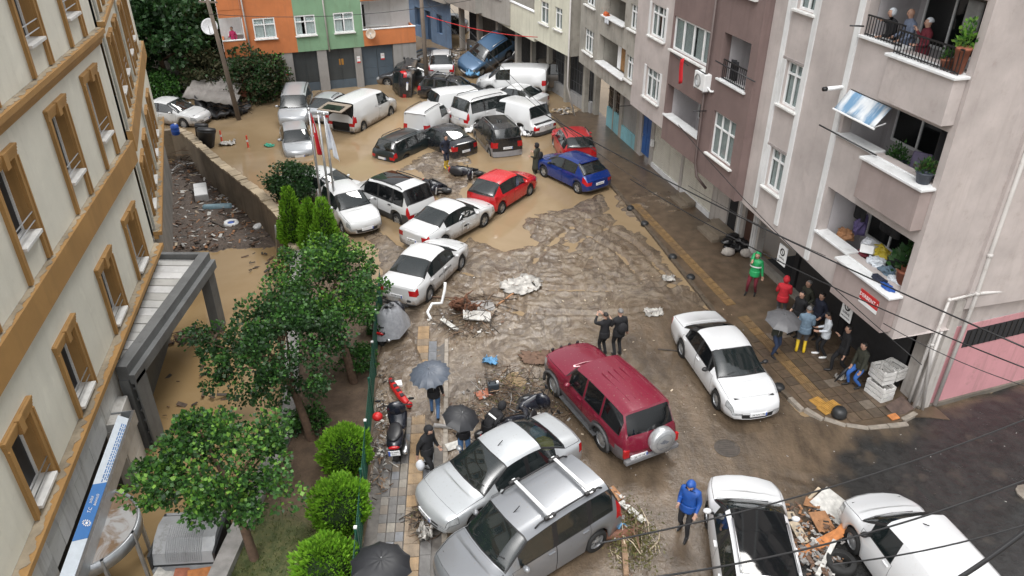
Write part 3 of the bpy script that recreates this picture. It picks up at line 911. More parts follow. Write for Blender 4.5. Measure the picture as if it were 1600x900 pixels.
def pvc(parent, x0, x1, z0, z1, y=0.0, cols=2, transom=.72, sill=.12, depth=.16, curtain=.85, name='window', fat=.065, dark=False):
    """white framed window with mullions, a transom, glass, net curtains, sill"""
    f = MB()
    yb, yf = y - depth, y - depth + .07
    f.box(x0, x0 + fat, yb, yf, z0, z1); f.box(x1 - fat, x1, yb, yf, z0, z1); f.box(x0 + fat, x1 - fat, yb, yf, z0, z0 + fat); f.box(x0 + fat, x1 - fat, yb, yf, z1 - fat, z1)
    for k in range(1, cols):
        xm = x0 + (x1 - x0) * k / cols
        f.box(xm - fat * .55, xm + fat * .55, yb + .002, yf + .004, z0 + fat, z1 - fat)
    if transom:
        zt = z0 + (z1 - z0) * transom
        f.box(x0 + fat, x1 - fat, yb + .004, yf + .006, zt - fat * .45, zt + fat * .45)
    win = f.build(name, WHITE, parent)
    MB().box(x0 + .02, x1 - .02, yb + .02, yb + .03, z0 + .02, z1 - .02).build('pane', GLASS, win)
    if curtain:
        xs = np.linspace(x0 + .04, x1 - .04, max(8, int((x1 - x0) * 16)))
        half = random.random()
        V, Fc = [], []
        for i, xx in enumerate(xs):
            yy = yb - .025 + .02 * math.sin(i * 2.1 + half * 5)
            V += [(xx, yy, z0 + .03), (xx, yy, z1 - .04)]
            if i and not (.47 < (i / len(xs)) < .47 + .25 * half and curtain < .9): Fc.append((2 * i - 2, 2 * i, 2 * i + 1, 2 * i - 1))
        MB().add(V, Fc).build('curtain', CURTAIN, win)
    MB().box(x0 - .3, x1 + .3, yb - .75, yb - .72, z0 - .3, z1 + .3).build('dark_room_sheet', DARKIN, win)  # dark sheet behind the glass, standing in for the unlit room
    if sill: MB().box(x0 - sill, x1 + sill, y - depth + .06, y + .13, z0 - .075, z0 - .005).build('sill', MARBLE_SILL, win, bevel=.01)
    return win

def loggia(parent, x0, x1, z0, z1, y, depth=1.5, mat=None, door=True, floor_drop=.85):
    b = MB()
    zf = z0 - floor_drop
    yb = y - depth
    b.box(x0 - .06, x1 + .06, yb - .08, yb, zf, z1 + .1)
    b.box(x0 - .08, x0 - .002, yb, y - .32, zf, z1 + .1); b.box(x1 + .002, x1 + .08, yb, y - .32, zf, z1 + .1)
    b.box(x0 - .08, x1 + .08, yb - .08, y - .31, zf - .12, zf)
    b.box(x0 - .08, x1 + .08, yb - .08, y - .31, z1 + .1, z1 + .2)
    o = b.build('balcony_recess', mat or PALE, parent)
    if door:
        f = MB(); c = DARKIN
        xm = x0 + (x1 - x0) * .30
        f.box(xm - .9, xm + .0, yb, yb + .05, zf + .02, zf + 2.1)
        MB().box(xm - .8, xm - .1, yb + .05, yb + .06, zf + 1.0, zf + 1.95).build('door_pane', GLASS_DARK, o)
        f.build('balcony_door', WHITE, o)
        f = MB(); a, d = xm + .25, x1 - .25
        for q in (a, (a + d) / 2, d - .06): f.box(q, q + .06, yb, yb + .06, z0 - .15, z1 - .1)
        f.box(a, d, yb, yb + .055, z0 - .18, z0 - .1); f.box(a, d, yb, yb + .055, z1 - .15, z1 - .08)
        MB().box(a + .02, d - .02, yb + .005, yb + .025, z0 - .12, z1 - .1).build('balcony_window', GLASS_DARK, o)
        f.build('window_frame', WHITE, o)
    return o

def railing(parent, x0, x1, y, z0, z1, step=.13, name='railing'):
    b = MB()
    b.bar((x0, y, z1), (x1, y, z1), .045, .035); b.bar((x0, y, z0 + .04), (x1, y, z0 + .04), .03)
    x = x0
    while x <= x1 + .001:
        b.bar((x, y, z0), (x, y, z1), .018); x += step
    return b.build(name, flat('black_iron', (.012, .012, .013), .5), parent)

def capped(parent, x0, x1, y0, y1, z, over=.07, th=.07):
    return MB().box(x0 - over, x1 + over, y0 - .05, y1 + over, z + .001, z + th).build('parapet_cap', WHITER, parent, bevel=.012)

RM = Matrix.Translation((RO.x, RO.y, 0)) @ Matrix.Rotation(RROT, 4, 'Z')
rb = thing('apartment_building', 'pinkish grey and mauve apartment block with balconies and people, over dark garages', 'building', (RO.x, RO.y, 0), RROT)
TOP = 15.3
# --- section nearest the corner
BAL = [(4.38, 5.90), (7.50, 8.86), (10.26, 11.85), (13.2, 14.7)]
hs1 = [(.22, 3.98, a, b) for a, b in BAL] + [(6.28, 7.2, 4.62, 6.0), (6.28, 7.2, 7.48, 8.86), (6.28, 7.2, 10.42, 11.8), (6.28, 7.2, 13.2, 14.6)]
m = MB()
zlow = lambda x: 2.99 + .052 * x
wall_sheet(m, 0, 8.4, 2.9, TOP, hs1, 0, .3, 0, zlow)
m.add([(0, 0, 2.99), (8.4, 0, zlow(8.4)), (8.4, -1.9, zlow(8.4)), (0, -1.9, 2.99)], [(0, 1, 2, 3)], 0)
sdir = Vector((.947, .321))
sx, sy = (RM.inverted().to_3x3() @ Vector((sdir.x, sdir.y, 0))).xy
SN = Vector((sy, -sx, 0))
if SN.x > 0: SN = -SN
SIDE = lambda s, off=0.0: Vector((sx * s, sy * s, 0)) + SN * off
def sidequad(s0, s1, z0, z1, off=0.0):
    return [SIDE(s0, off) + Vector((0, 0, z0)), SIDE(s1, off) + Vector((0, 0, z0)), SIDE(s1, off) + Vector((0, 0, z1)), SIDE(s0, off) + Vector((0, 0, z1))]
m.add(sidequad(0, 13, 2.99, TOP), [(0, 1, 2, 3)], 0)
m.add(sidequad(0, 1.9, 2.985, 2.99), [(0, 1, 2, 3)], 0)
m.build('wall', [PINKG], rb)
b = MB(); b.add(sidequad(1.74, 13, -.3, 2.99), [(0, 1, 2, 3)]); b.build('corner_wall', wall_mat('corner_render', (.42, .40, .385), (.15, .12, .1), .5, .6, .85, .15), rb)
def sidebox(s0, s1, z0, z1, o0, o1, mat, name, bevel=0):
    P0, P1 = sidequad(s0, s1, z0, z1, o0), sidequad(s0, s1, z0, z1, o1)
    return MB().add(P0 + P1, [(3, 2, 1, 0), (4, 5, 6, 7), (0, 1, 5, 4), (1, 2, 6, 5), (2, 3, 7, 6), (3, 0, 4, 7)]).build(name, mat, rb)
sidebox(2.15, 13, .12, 2.92, -.01, .03, PINK, 'pink_wall_panel')
sidebox(1.8, 13, -.2, .16, -.01, .10, wall_mat('grimy_plinth', (.13, .115, .095), (.05, .045, .035), .8, .5, .9, .3), 'plinth')
o = sidebox(2.75, 13, 2.12, 2.72, .031, .05, DARKGAR, 'strip_window')
g = MB()
for k in range(24):
    p = SIDE(2.9 + k * .22, .06); g.bar(p + Vector((0, 0, 2.13)), p + Vector((0, 0, 2.70)), .025)
g.build('window_bars', flat('black_iron', (.012, .012, .013), .5), o)
PIPE = wall_mat('old_white_pipe', (.52, .50, .48), (.22, .19, .16), .6, .4, .5, .1)
def spipe(pts, r, name='drain_pipe'):
    b = MB(); P_ = [SIDE(s, .1 + r) + Vector((0, 0, z)) for s, z in pts]
    b.tube(P_, r, 8)
    for p in P_[1:-1]: b.ball(p, r * 1.45, 8, 5)
    return b.build(name, PIPE, rb, True)
spipe([(2.22, TOP), (2.38, 5.3), (2.42, 4.1), (2.33, .2)], .06)
spipe([(13, 3.4), (4.4, 3.87), (2.44, 4.09)], .05); spipe([(2.4, 4.08), (1.48, 4.07), (1.40, 2.6), (1.95, -.05)], .045)
b = MB(); b.tube([Vector((.35, -1.72, -.1)), Vector((.30, -1.70, 2.95))], .055, 8); b.build('drain_pipe', PIPE, rb, True)
b = MB(); b.tube([Vector((.12, -1.70, .1)), Vector((.06, -1.68, 2.95))], .05, 8); b.build('drain_pipe', PIPE, rb, True)
# balconies of this section
for k, (a, bb) in enumerate(BAL):
    loggia(rb, .22, 3.98, a, bb, 0, 1.6)
    o = MB().box(.12, 2.42, .002, .36, a - 1.2, a - .10).build('balcony_front', SPAND if k != 2 else PINKG, rb, bevel=.012)
    capped(rb, .12, 2.42, -.29, .36, a - .10)
    capped(rb, 2.50, 3.98, -.29, .04, a - .0)
    # the recess behind the projecting front
    MB().box(.2, 2.45, .001, .012, a - .1, a + .0).build('cap_upstand', WHITER, rb)
for x0, zb in ((4.12, 3.3), (6.02, 3.62), (7.42, 3.66)):
    MB().box(x0, x0 + .2, .002, .055, zb, TOP).build('pilaster', WHITER, rb)
for z in (4.62, 7.48, 10.42, 13.2):
    pvc(rb, 6.28, 7.2, z, z + 1.38, 0, 2, .73)
    MB().box(6.225, 7.418, .002, .03, z + 1.40, z + 1.48).build('lintel', wall_mat('grimy_lintel', (.3, .27, .26), (.1, .08, .07), .8, .5), rb)
    for xa in (6.222, 7.21): MB().box(xa, xa + .055 + (.14 if xa > 7 else 0), .002, .04, z - .02, z + 1.40).build('window_surround', WHITER, rb)
# --- mauve bay
hs2 = [(9.05, 10.7, 4.55, 6.2), (8.88, 10.72, 7.32, 9.0), (9.05, 10.7, 10.4, 12.0), (8.88, 10.72, 13.2, 14.7)]
m = MB(); yb_ = .32
wall_sheet(m, 8.42, 11.55, 3.5, TOP, hs2, yb_, .3)
m.add([(8.42, yb_, 3.5), (8.42, -.4, 3.5), (8.42, -.4, TOP), (8.42, yb_, TOP)], [(0, 1, 2, 3)])
m.add([(8.42, -1.9, 3.49), (11.55, -1.9, 3.49), (11.55, yb_, 3.5), (8.42, yb_, 3.5)], [(0, 1, 2, 3)])
m.add([(11.55, yb_, 3.5), (11.55, -.4, 3.5), (11.55, -.4, TOP), (11.55, yb_, TOP)], [(3, 2, 1, 0)])
m.build('bay_wall', BROWNR, rb)
pvc(rb, 9.05, 10.7, 4.55, 6.2, yb_, 3, .66, .16); pvc(rb, 9.05, 10.7, 10.4, 12.0, yb_, 3, .66, .16)
for z0, z1 in ((7.32, 9.0), (13.2, 14.7)):
    loggia(rb, 8.88, 10.72, z0, z1, yb_, 1.5, PALE, False, .1)
    capped(rb, 8.86, 10.74, yb_ - .28, yb_ + .02, z0)
    railing(rb, 8.95, 10.66, yb_ - .08, z0 + .07, z0 + .75)
# --- mauve section with the long window and the open loggia
hs3 = [(11.78, 15.1, 4.62, 5.98), (11.72, 15.12, 7.42, 8.72), (11.78, 15.1, 10.2, 11.6), (11.72, 15.12, 13.1, 14.5)]
m = MB()
wall_sheet(m, 11.552, 15.22, 3.56, TOP, hs3, .16, .32)
m.add([(11.552, -1.9, 3.55), (15.22, -1.9, 3.55), (15.22, .16, 3.56), (11.552, .16, 3.56)], [(0, 1, 2, 3)])
m.add([(15.22, .16, 3.56), (15.22, -.2, 3.56), (15.22, -.2, TOP), (15.22, .16, TOP)], [(3, 2, 1, 0)])
m.build('mauve_wall', BROWNR, rb)
pvc(rb, 11.72, 15.12, 7.42, 8.72, .16, 4, 0, .08, .14, .8, fat=.085); pvc(rb, 11.72, 15.12, 13.1, 14.5, .16, 4, 0, .08, .14, .8, fat=.085)
for z0, z1 in ((4.62, 5.98), (10.2, 11.6)):
    loggia(rb, 11.78, 15.1, z0, z1, .16, 1.5, PALE, True, .85); capped(rb, 11.78, 15.1, -.14, .18, z0)
dp = MB(); dp.tube([(11.42, .24 + .2, TOP), (11.42, .44, 3.9), (11.15, .44, 3.4), (10.9, .1, 2.95)], .055, 8); dp.build('drain_pipe', flat('brown_pipe', (.09, .065, .06), .5), rb, True)
# --- pinkish section before the bare grey house
hs4 = [(16.22, 17.72, z, z + 1.32) for z in (4.72, 7.42, 10.2, 13.0)]
m = MB(); wall_sheet(m, 15.222, 19.25, 3.85, TOP, hs4, 0, .3)
m.add([(15.222, -1.9, 3.84), (19.25, -1.9, 3.84), (19.25, 0, 3.85), (15.222, 0, 3.85)], [(0, 1, 2, 3)])
m.build('wall', PINKG, rb)
for h in hs4:
    pvc(rb, *h, 0, 3, .72, .12, .16)
    for xa in (h[0] - .17, h[1] + .002): MB().box(xa, xa + .168, .002, .035, h[2] - .02, h[3] + .06).build('window_surround', WHITER, rb)
MB().box(.05, 19.2, -7, -2.2, 3.6, TOP - .02).build('core', PINKG, rb)
MB().box(-.02, 19.25, -7.0, -.3, TOP - .01, TOP + .1).build('roof', FAR, rb)
# --- ground storey, set back under the upper floors
GY_ = -1.88
gs = MB()
for a, b_ in ((0.05, .95), (9.75, 10.15), (10.95, 11.55), (13.3, 13.75), (16.78, 17.0), (20.25, 20.62), (21.78, 22.2)):
    gs.box(a, b_, GY_ - .3, GY_, -.3, 3.9)
gs.box(12.35, 13.3, GY_ - .3, GY_ - .02, -.3, 3.9)
gs.box(.95, 22.2, GY_ - .28, GY_ - .03, 2.86, 3.9)
gs.build('ground_storey_wall', [wall_mat('ground_storey', (.40, .375, .35), (.14, .11, .085), .6, .6, .85, .12)], rb)
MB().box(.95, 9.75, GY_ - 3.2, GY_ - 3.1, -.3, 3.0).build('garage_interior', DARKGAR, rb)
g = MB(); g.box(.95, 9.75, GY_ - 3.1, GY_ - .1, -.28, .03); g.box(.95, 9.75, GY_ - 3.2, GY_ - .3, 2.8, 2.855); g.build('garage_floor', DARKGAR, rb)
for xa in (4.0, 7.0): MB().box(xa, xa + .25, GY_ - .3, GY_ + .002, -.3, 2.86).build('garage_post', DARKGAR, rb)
pl = MB(); pl.box(5.2, 9.6, GY_ - .05, GY_ + .18, -.2, .34); pl.build('garage_plinth', wall_mat('stone_plinth', (.26, .24, .21), (.1, .085, .065), .7, .4), rb)
for xa in (1.1, 4.3): MB().box(xa, xa + 2.6, GY_ - .06, GY_ - .03, .05, 2.8).build('garage_roller', flat('garage_roller_dark', (.03, .03, .032), .6, var=.2), rb)
dr = MB().box(10.16, 10.94, GY_ - .18, GY_ - .1, .3, 2.85).build('entrance_door', flat('brown_door', (.07, .035, .025), .5), rb)
for xa in (9.9, 10.06, 11.2): MB().box(xa, xa + .1, GY_ + .002, GY_ + .1, -.1, 2.86).build('white_post', WHITER, rb)
dr2 = MB().box(11.56, 12.34, GY_ - .18, GY_ - .1, .3, 2.85).build('entrance_door', DARKGAR, rb)
st = [wall_mat('wet_step', (.20, .165, .125), (.09, .07, .05), .7, .2, .5)] 
for k in range(3): MB().box(11.5, 12.9, GY_ + .002, GY_ + 1.0 - .3 * k, -.2, .24 + .13 * k).build('step', st[0], rb)
for k in range(2): MB().box(15.0, 16.2, GY_ + .05, GY_ + .75 - .3 * k, -.2, .22 + .14 * k).build('step', st[0], rb)
for a, b_ in ((13.76, 16.77), (17.01, 20.24)):
    s = MB(); z = .34
    while z < 2.84:
        s.box(a, b_, GY_ - .10, GY_ - .06, z, z + .085); s.box(a, b_, GY_ - .09, GY_ - .075, z + .085, z + .1); z += .1
    s.build('roller_shutter', SHUT, rb)
    MB().box(a, b_, GY_ - .2, GY_ + .02, -.2, .335).build('shutter_plinth', WHITER, rb)
bd = MB(); bd.box(20.63, 21.77, GY_ - .14, GY_ - .08, .32, 2.84)
for xx in (20.74, 21.24): bd.box(xx, xx + .42, GY_ - .08, GY_ - .06, .45, 1.35); bd.box(xx, xx + .42, GY_ - .08, GY_ - .06, 1.5, 2.7)
bd = bd.build('blue_door', BLUED, rb)
MB().box(21.65, 21.7, GY_ - .06, GY_ - .02, 1.25, 1.4).build('handle', STEEL, bd)
MB().box(20.1, 20.32, GY_ + .003, GY_ + .12, 1.2, 1.55).build('meter_box', WHITE, rb)
# street plate on the lowest balcony front
sp = MB().box(.42, 1.18, .362, .378, 3.72, 4.02, 0).box(.42, 1.18, .361, .377, 3.60, 3.72, 1).build('street_plate', [RED, WHITE], None)
sp.parent = None; sp.matrix_world = RM; tag(sp, 'small red and white street plate on the lowest balcony front', 'sign')
def facetext(body, x, y, z, size, mat, parent=None, nm='lettering'):
    o = text(nm, body, size, mat, parent, (0, 0, 0), (0, 0, 0), .002)
    o.matrix_local = Matrix.Translation((x, y, z)) @ Matrix(((-1, 0, 0), (0, 0, 1), (0, 1, 0))).transposed().to_4x4()
    return o
facetext('DERBENT 1', .80, .381, 3.87, .155, LETW, sp)
for i, (x, lb_) in enumerate(((5.72, 'white hanging board with a round no-parking mark over the dark garage, behind the red hood'), (2.12, 'white hanging board with a round no-parking mark nearest the building corner'))):
    bo = MB().box(x - .24, x + .24, -.2, -.17, 2.28, 2.98).build('garage_notice', WHITE, None); bo.matrix_world = RM
    tag(bo, lb_, 'sign', 'white boards hanging over the garages')
    b = MB()
    for k in range(20):
        a0, a1 = 2 * math.pi * k / 20, 2 * math.pi * (k + 1) / 20
        b.add([(x + r_ * math.cos(a), -.166, 2.74 + r_ * math.sin(a)) for a, r_ in ((a0, .09), (a1, .09), (a1, .14), (a0, .14))], [(0, 1, 2, 3)])
    b.add([(x + u_, -.165, 2.74 + v_) for u_, v_ in ((-.09, -.06), (-.06, -.09), (.09, .06), (.06, .09))], [(0, 1, 2, 3)])
    b.build('no_parking_mark', BLACK, bo)
    facetext('GARAJ', x, -.165, 2.52, .11, BLACK, bo); facetext('PARK ETMEYİN', x, -.165, 2.38, .058, BLACK, bo)

# --- bare grey house
gb = thing('grey_house', 'bare grey rendered house with a wooden-screened balcony between the pinkish block and the cream house', 'building', (RO.x, RO.y, 0), RROT)
hs5 = [(24.85, 26.25, 4.78, 5.98), (20.35, 24.0, 4.68, 6.12), (19.32, 20.15, 4.85, 5.98), (19.32, 20.15, 7.2, 8.3), (20.75, 23.5, 7.1, 8.2), (24.85, 26.25, 7.2, 8.3), (24.85, 26.25, 10, 11.2), (20.35, 24, 9.9, 11.2)]
m = MB(); wall_sheet(m, 19.252, 27.0, 3.95, 13, hs5, -.04, .3)
m.add([(19.252, -1.9, 3.94), (27, -1.9, 3.94), (27, -.04, 3.95), (19.252, -.04, 3.95)], [(0, 1, 2, 3)])
m.add([(27, -.04, 3.95), (27, -3, 3.95), (27, -3, 13), (27, -.04, 13)], [(3, 2, 1, 0)])
m.build('wall', GREYR, gb)
for h in (hs5[0], hs5[2], hs5[3], hs5[5], hs5[6]): pvc(gb, *h, -.04, 3 if h[0] > 24 else 2, .7, .12)
for h in (hs5[1], hs5[4], hs5[7]):
    loggia(gb, *h, -.04, 1.3, GREYR, False, .5); capped(gb, h[0], h[1], -.33, .06, h[2])
MB().box(20.5, 21.9, -.55, -.47, 4.76, 6.05).build('wooden_screen', flat('ochre_wood', (.24, .12, .035), .7, var=.3), gb)
MB().box(21.9, 22.35, -.56, -.46, 4.76, 5.9).build('white_board', WHITE, gb)
gs = MB()
for a, b_ in ((22.2, 22.55), (24.6, 25.0), (25.9, 26.0), (28.9, 29.3)): gs.box(a, b_, GY_ - .3, GY_, -.4, 4)
gs.box(22.2, 27, GY_ - .3, GY_ - .03, 2.9, 4)
gs.build('ground_storey_wall', GREYR, gb)
MB().box(22.55, 24.6, GY_ - .15, GY_ - .1, .9, 2.9).build('grey_shutter', wall_mat('grey_metal_shutter', (.27, .27, .26), (.1, .09, .08), .5, .5, .5), gb)
MB().box(22.55, 24.6, GY_ - .16, GY_ - .02, -.4, .89).build('shopfront_base', TEAL, gb)
MB().box(25.0, 27, GY_ - .16, GY_ - .04, -.4, 1.25).build('pale_blue_wall', TEAL, gb)
MB().box(25.0, 27, GY_ - .2, GY_ - .15, 1.25, 2.9).build('shop_window', GLASS_DARK, gb)
g = MB()
for k in range(9): g.bar((25.02 + k * .23, GY_ - .08, 1.26), (25.02 + k * .23, GY_ - .08, 2.88), .025)
for k in range(4): g.bar((25.0, GY_ - .08, 1.5 + .4 * k), (27, GY_ - .08, 1.5 + .4 * k), .025)
g.build('window_grille', flat('rusty_grille', (.16, .12, .09), .7, var=.4), gb)
MB().box(19.3, 26.98, -6, -2.2, 3.9, 12.9).build('core', GREYR, gb)

# --- cream house, turned a little, standing proud
CO = Vector((3.36, 45.55)); CROT = frame(CO, -22.5)
cb = thing('cream_house', 'cream painted house with a long walled terrace beyond the bare grey house', 'building', (CO.x, CO.y, 0), CROT)
hs6 = [(1.1, 2.1, 4.95, 6.2), (3.0, 4.2, 4.9, 6.2), (1.1, 2.1, 7.6, 8.9), (3.0, 4.2, 7.6, 8.9)]
m = MB(); wall_sheet(m, 0, 5.1, 3.7, 11, hs6, 0, .3)
m.add([(0, 0, 3.7), (0, -4, 3.7), (0, -4, 11), (0, 0, 11)], [(0, 1, 2, 3)], 1)
m.add([(0, -2.5, 3.69), (5.1, -2.5, 3.69), (5.1, 0, 3.7), (0, 0, 3.7)], [(0, 1, 2, 3)], 1)
m.build('wall', [CREAMR, GREYR], cb)
for h in hs6: pvc(cb, *h, 0, 2, .72, .12)
b = MB(); b.box(5.1, 11.4, -.12, .0, 3.5, 5.3); b.box(5.1, 11.4, -3, -.12, 3.5, 3.7); b.build('terrace_wall', CREAMR, cb)
capped(cb, 5.1, 11.4, -.12, 0, 5.3)
MB().box(5.1, 11.4, -3.1, -3, 3.7, 9).build('terrace_back_wall', PALE, cb)
for xx in (0.3, 2.9, 5.6, 8.3, 11.0): MB().box(xx, xx + .3, -1.6, -1.3, -.5, 3.7).build('column', GREYR, cb)
MB().box(0, 12, -1.95, -1.85, -.5, 3.7).build('dark_shopfront', flat('dark_metal', (.045, .047, .05), .5, var=.4), cb)
MB().box(0, 6, -1.84, -1.6, -.5, .75).build('shopfront_base', wall_mat('dirty_white', (.3, .3, .3), (.1, .09, .08), .7, .5), cb)
gr = MB()
for k in range(14): gr.bar((.35 + k * .38, -1.75, .8), (.35 + k * .38, -1.75, 3.4), .03)
for z in (1.4, 2.2, 3.0): gr.bar((.3, -1.75, z), (5.6, -1.75, z), .03)
gr.build('window_grille', flat('grey_grille', (.11, .115, .12), .6), cb)
pp = MB(); pp.tube([(-.15, .1, 11), (-.12, .1, 2), (-.05, -.6, -.2)], .05, 7); pp.build('drain_pipe', PIPE, cb, True)

# --- grey houses further along, and the blue-fronted one at the end
FO = CO + Vector((math.sin(R(-22.5)), math.cos(R(-22.5)))) * 9.0 + Vector((-.25, -.1))
FROT = frame(FO, -30)
fb = thing('far_grey_house', 'weathered grey house with balconies beyond the cream terrace', 'building', (FO.x, FO.y, 0), FROT)
m = MB(); hs7 = [(1.2, 2.6, 5.3, 6.7), (4.2, 7.2, 5.0, 6.6), (8.2, 9.4, 5.3, 6.7)]
wall_sheet(m, 0, 10, 3.7, 10, hs7, -.2, .3); m.add([(0, -.2, 3.7), (0, -4, 3.7), (0, -4, 10), (0, -.2, 10)], [(0, 1, 2, 3)])
m.add([(0, -3, 3.7), (10, -3, 3.7), (10, -.2, 3.7), (0, -.2, 3.7)], [(0, 1, 2, 3)])
m.build('wall', FAR, fb)
pvc(fb, *hs7[0], -.2, 2, .7); pvc(fb, *hs7[2], -.2, 2, .7); loggia(fb, *hs7[1], -.2, 1.2, FAR, False, .6)
b = MB(); b.box(4.0, 7.4, -.19, .35, 3.9, 4.95); b.build('balcony_front', FAR, fb); railing(fb, 4.0, 7.4, .3, 4.95, 5.6)
MB().box(0, 10, -2.3, -2.2, -.5, 3.7).build('dark_shopfront', flat('dark_metal', (.045, .047, .05), .5, var=.4), fb)
for xx in (.4, 3.2, 6.2, 9.2): MB().box(xx, xx + .35, -1.4, -1.05, -.5, 3.7).build('column', FAR, fb)
MB().box(0, 10, -2.2, -1.9, -.5, .7).build('shopfront_base', FAR, fb)
EO = FO + Vector((math.sin(R(-30)), math.cos(R(-30)))) * 10.0
EROT = frame(EO, -34)
eb = thing('blue_fronted_house', 'far house with a faded blue ground floor where the flooded street bends away', 'building', (EO.x, EO.y, 0), EROT)
BLUEW = wall_mat('faded_blue', (.12, .19, .30), (.1, .1, .1), .6, .6, .85, .2)
m = MB(); hs8 = [(1.5, 2.4, .9, 2.4), (3.4, 4.4, -.3, 2.4), (5.2, 6.2, .9, 2.4)]
wall_sheet(m, 0, 14, -.5, 3.6, hs8, -.6, .3, 0); m.build('ground_storey_wall', BLUEW, eb)
for h in hs8: MB().box(h[0], h[1], -.9, -.85, h[2], h[3]).build('window' if h[2] > 0 else 'door', flat('dark_blue_joinery', (.03, .06, .11), .5), eb)
b = MB(); b.box(0, 14, -5, 0, 3.6, 10); b.build('upper_wall', wall_mat('far_beige', (.36, .34, .30), (.12, .11, .09), .5, .5), eb)
for xx in (1.5, 4.5, 7.5): pvc(eb, xx, xx + 1.3, 4.6, 6.0, .17, 2, .7)
# ---------------------------------------------------------------- orange and green house at the back, poles
ORANGE = wall_mat('orange_paint', (.50, .17, .06), (.22, .10, .06), .35, .4, .85, .1)
GREENP = wall_mat('green_paint', (.19, .32, .20), (.14, .16, .1), .4, .45, .85, .1)
GREYP = wall_mat('grey_pillar', (.27, .26, .25), (.12, .1, .08), .5, .5, .85, .1)
OB = Vector((-6.59, 53.6))
ou = -Vector((math.sin(R(69.6)), math.cos(R(69.6))))
OROT = math.atan2(ou.y, ou.x)
ob = thing('orange_green_house', 'orange and green house with grey metal garage doors behind the flooded cars', 'building', (OB.x, OB.y, 0), OROT)
m = MB()
wh = [(4.1, 5.4), (6.58, 7.88), (9.1, 10.45)]
hz = [(3.73, 4.98), (6.6, 7.9)]
hh = [(a, b, c, d) for a, b in wh for c, d in hz]
wall_sheet(m, 3.55, 7.9, 2.7, 9, [h for h in hh if h[0] < 8], 0, .2, 1)
wall_sheet(m, 7.9, 11.05, 2.7, 9, [h for h in hh if h[0] > 8], 0, .2, 0)
m.add([(0, -.0, 2.7), (12.4, 0, 2.7), (12.4, -3, 2.7), (0, -3, 2.7)], [(0, 1, 2, 3)], 0)
m.build('wall', [ORANGE, GREENP], ob)
for h in hh: pvc(ob, *h, .02, 2, .68, .06, .1, fat=.075)
for z in (2.72, 5.6):
    b = MB(); b.box(0, 3.548, -.14, .02, z, z + 1.03); b.box(0, .12, -1.4, -.14, z, z + 1.03); b.build('balcony_front', ORANGE, ob)
    capped(ob, 0, 3.54, -.14, .02, z + 1.03, .04, .06)
    b = MB(); b.box(-.0, 3.55, -1.5, -1.42, z, z + 2.8); b.box(3.5, 3.56, -1.5, -.01, z, z + 2.8); b.box(.0, 3.5, -1.42, -.14, z + .0, z + .06); b.build('balcony_recess', WHITER, ob)
    pvc(ob, 1.6, 3.1, z + 1.0, z + 2.45, -1.36, 2, .7); MB().box(3.1, 3.48, -1.42, -1.38, z + .1, z + 2.4).build('balcony_door', DARKIN, ob)
    b = MB(); b.box(11.06, 12.4, -.14, .05, z, z + 1.0); b.box(12.3, 12.42, -1.6, -.14, z, z + 1.0); b.build('balcony_front', ORANGE, ob)
    capped(ob, 11.06, 12.4, -.12, .05, z + 1.0, .04, .06)
    b = MB(); b.box(11.0, 12.45, -1.7, -1.6, z, z + 2.8); b.box(11.04, 11.1, -1.6, -.0, z, z + 2.8); b.build('balcony_recess', WHITER, ob)
    pvc(ob, 11.2, 11.9, z + 1.1, z + 2.3, -1.55, 1, 0)
    MB().box(11.04, 12.42, -.1, .03, z + 2.42, z + 2.88).build('balcony_beam', ORANGE, ob)
for xx, zz in ((6.0, 2.6), (10.95, 2.5)):
    b = MB(); b.tube([(xx, .08, 9), (xx - .1, .08, zz)], .05, 7); b.build('drain_pipe', PIPE, ob, True)
for a, b_ in ((0.0, 1.6), (3.78, 4.26), (6.09, 6.72), (8.3, 9.0)):
    MB().box(a, b_, -.55, -.05, -.4, 2.7).build('pillar', GREYP, ob)
MB().box(9.0, 12.4, -.8, -.5, -.4, 2.7).build('side_wall', GREYP, ob)
DGREY = wall_mat('dark_metal_panel', (.045, .052, .055), (.02, .02, .02), .4, .4, .45, .15)
BGREY = wall_mat('blue_grey_metal', (.075, .10, .125), (.05, .045, .04), .4, .5, .5, .1)
for a, b_ in ((4.26, 6.09), (6.72, 8.3)):
    g = MB().box(a, b_, -.45, -.35, -.3, 2.68).build('garage_front', DGREY, ob)
    MB().box(a, b_, -.36, -.30, -.3, .55).build('lower_panel', BGREY, g)
    b = MB()
    for k in (0, .5, 1): b.box(a + (b_ - a - .05) * k, a + (b_ - a - .05) * k + .05, -.35, -.31, -.3, 2.68)
    b.build('frame', DGREY, g)
for a, b_ in ((1.62, 2.69), (2.71, 3.76)):
    g = MB().box(a, b_, -.42, -.34, -.2, 2.66).build('garage_door', BGREY, ob)
    b = MB()
    for k in range(1, 4): b.box(a + .04, b_ - .04, -.34, -.325, -.2 + .7 * k, -.17 + .7 * k)
    b.build('rib', BGREY, g)
NOT_ = [(8.75, 1.35, .24), (4.02, 1.75, .22), (2.32, 1.75, .25)]
for i, ((x, z, w_), lb_) in enumerate(zip(NOT_, ('small white notice with a red foot on the leftmost grey pillar of the garages', 'small white notice with a red foot on the pillar between the dark and blue-grey garages', 'small white notice with a red foot on the blue-grey garage door'))):
    y = -.05 if i < 2 else -.34
    n_ = MB().box(x - w_ / 2, x + w_ / 2, y + .002, y + .02, z, z + .34, 0).box(x - w_ / 2, x + w_ / 2, y + .001, y + .019, z - .1, z, 1).build('notice', [WHITE, RED])
    n_.matrix_world = Matrix.Translation((OB.x, OB.y, 0)) @ Matrix.Rotation(OROT, 4, 'Z'); tag(n_, lb_, 'notice', 'no-parking notices on the garages')
    facetext('GARAJ', x, y + .022, z + .2, .07, RED, n_)
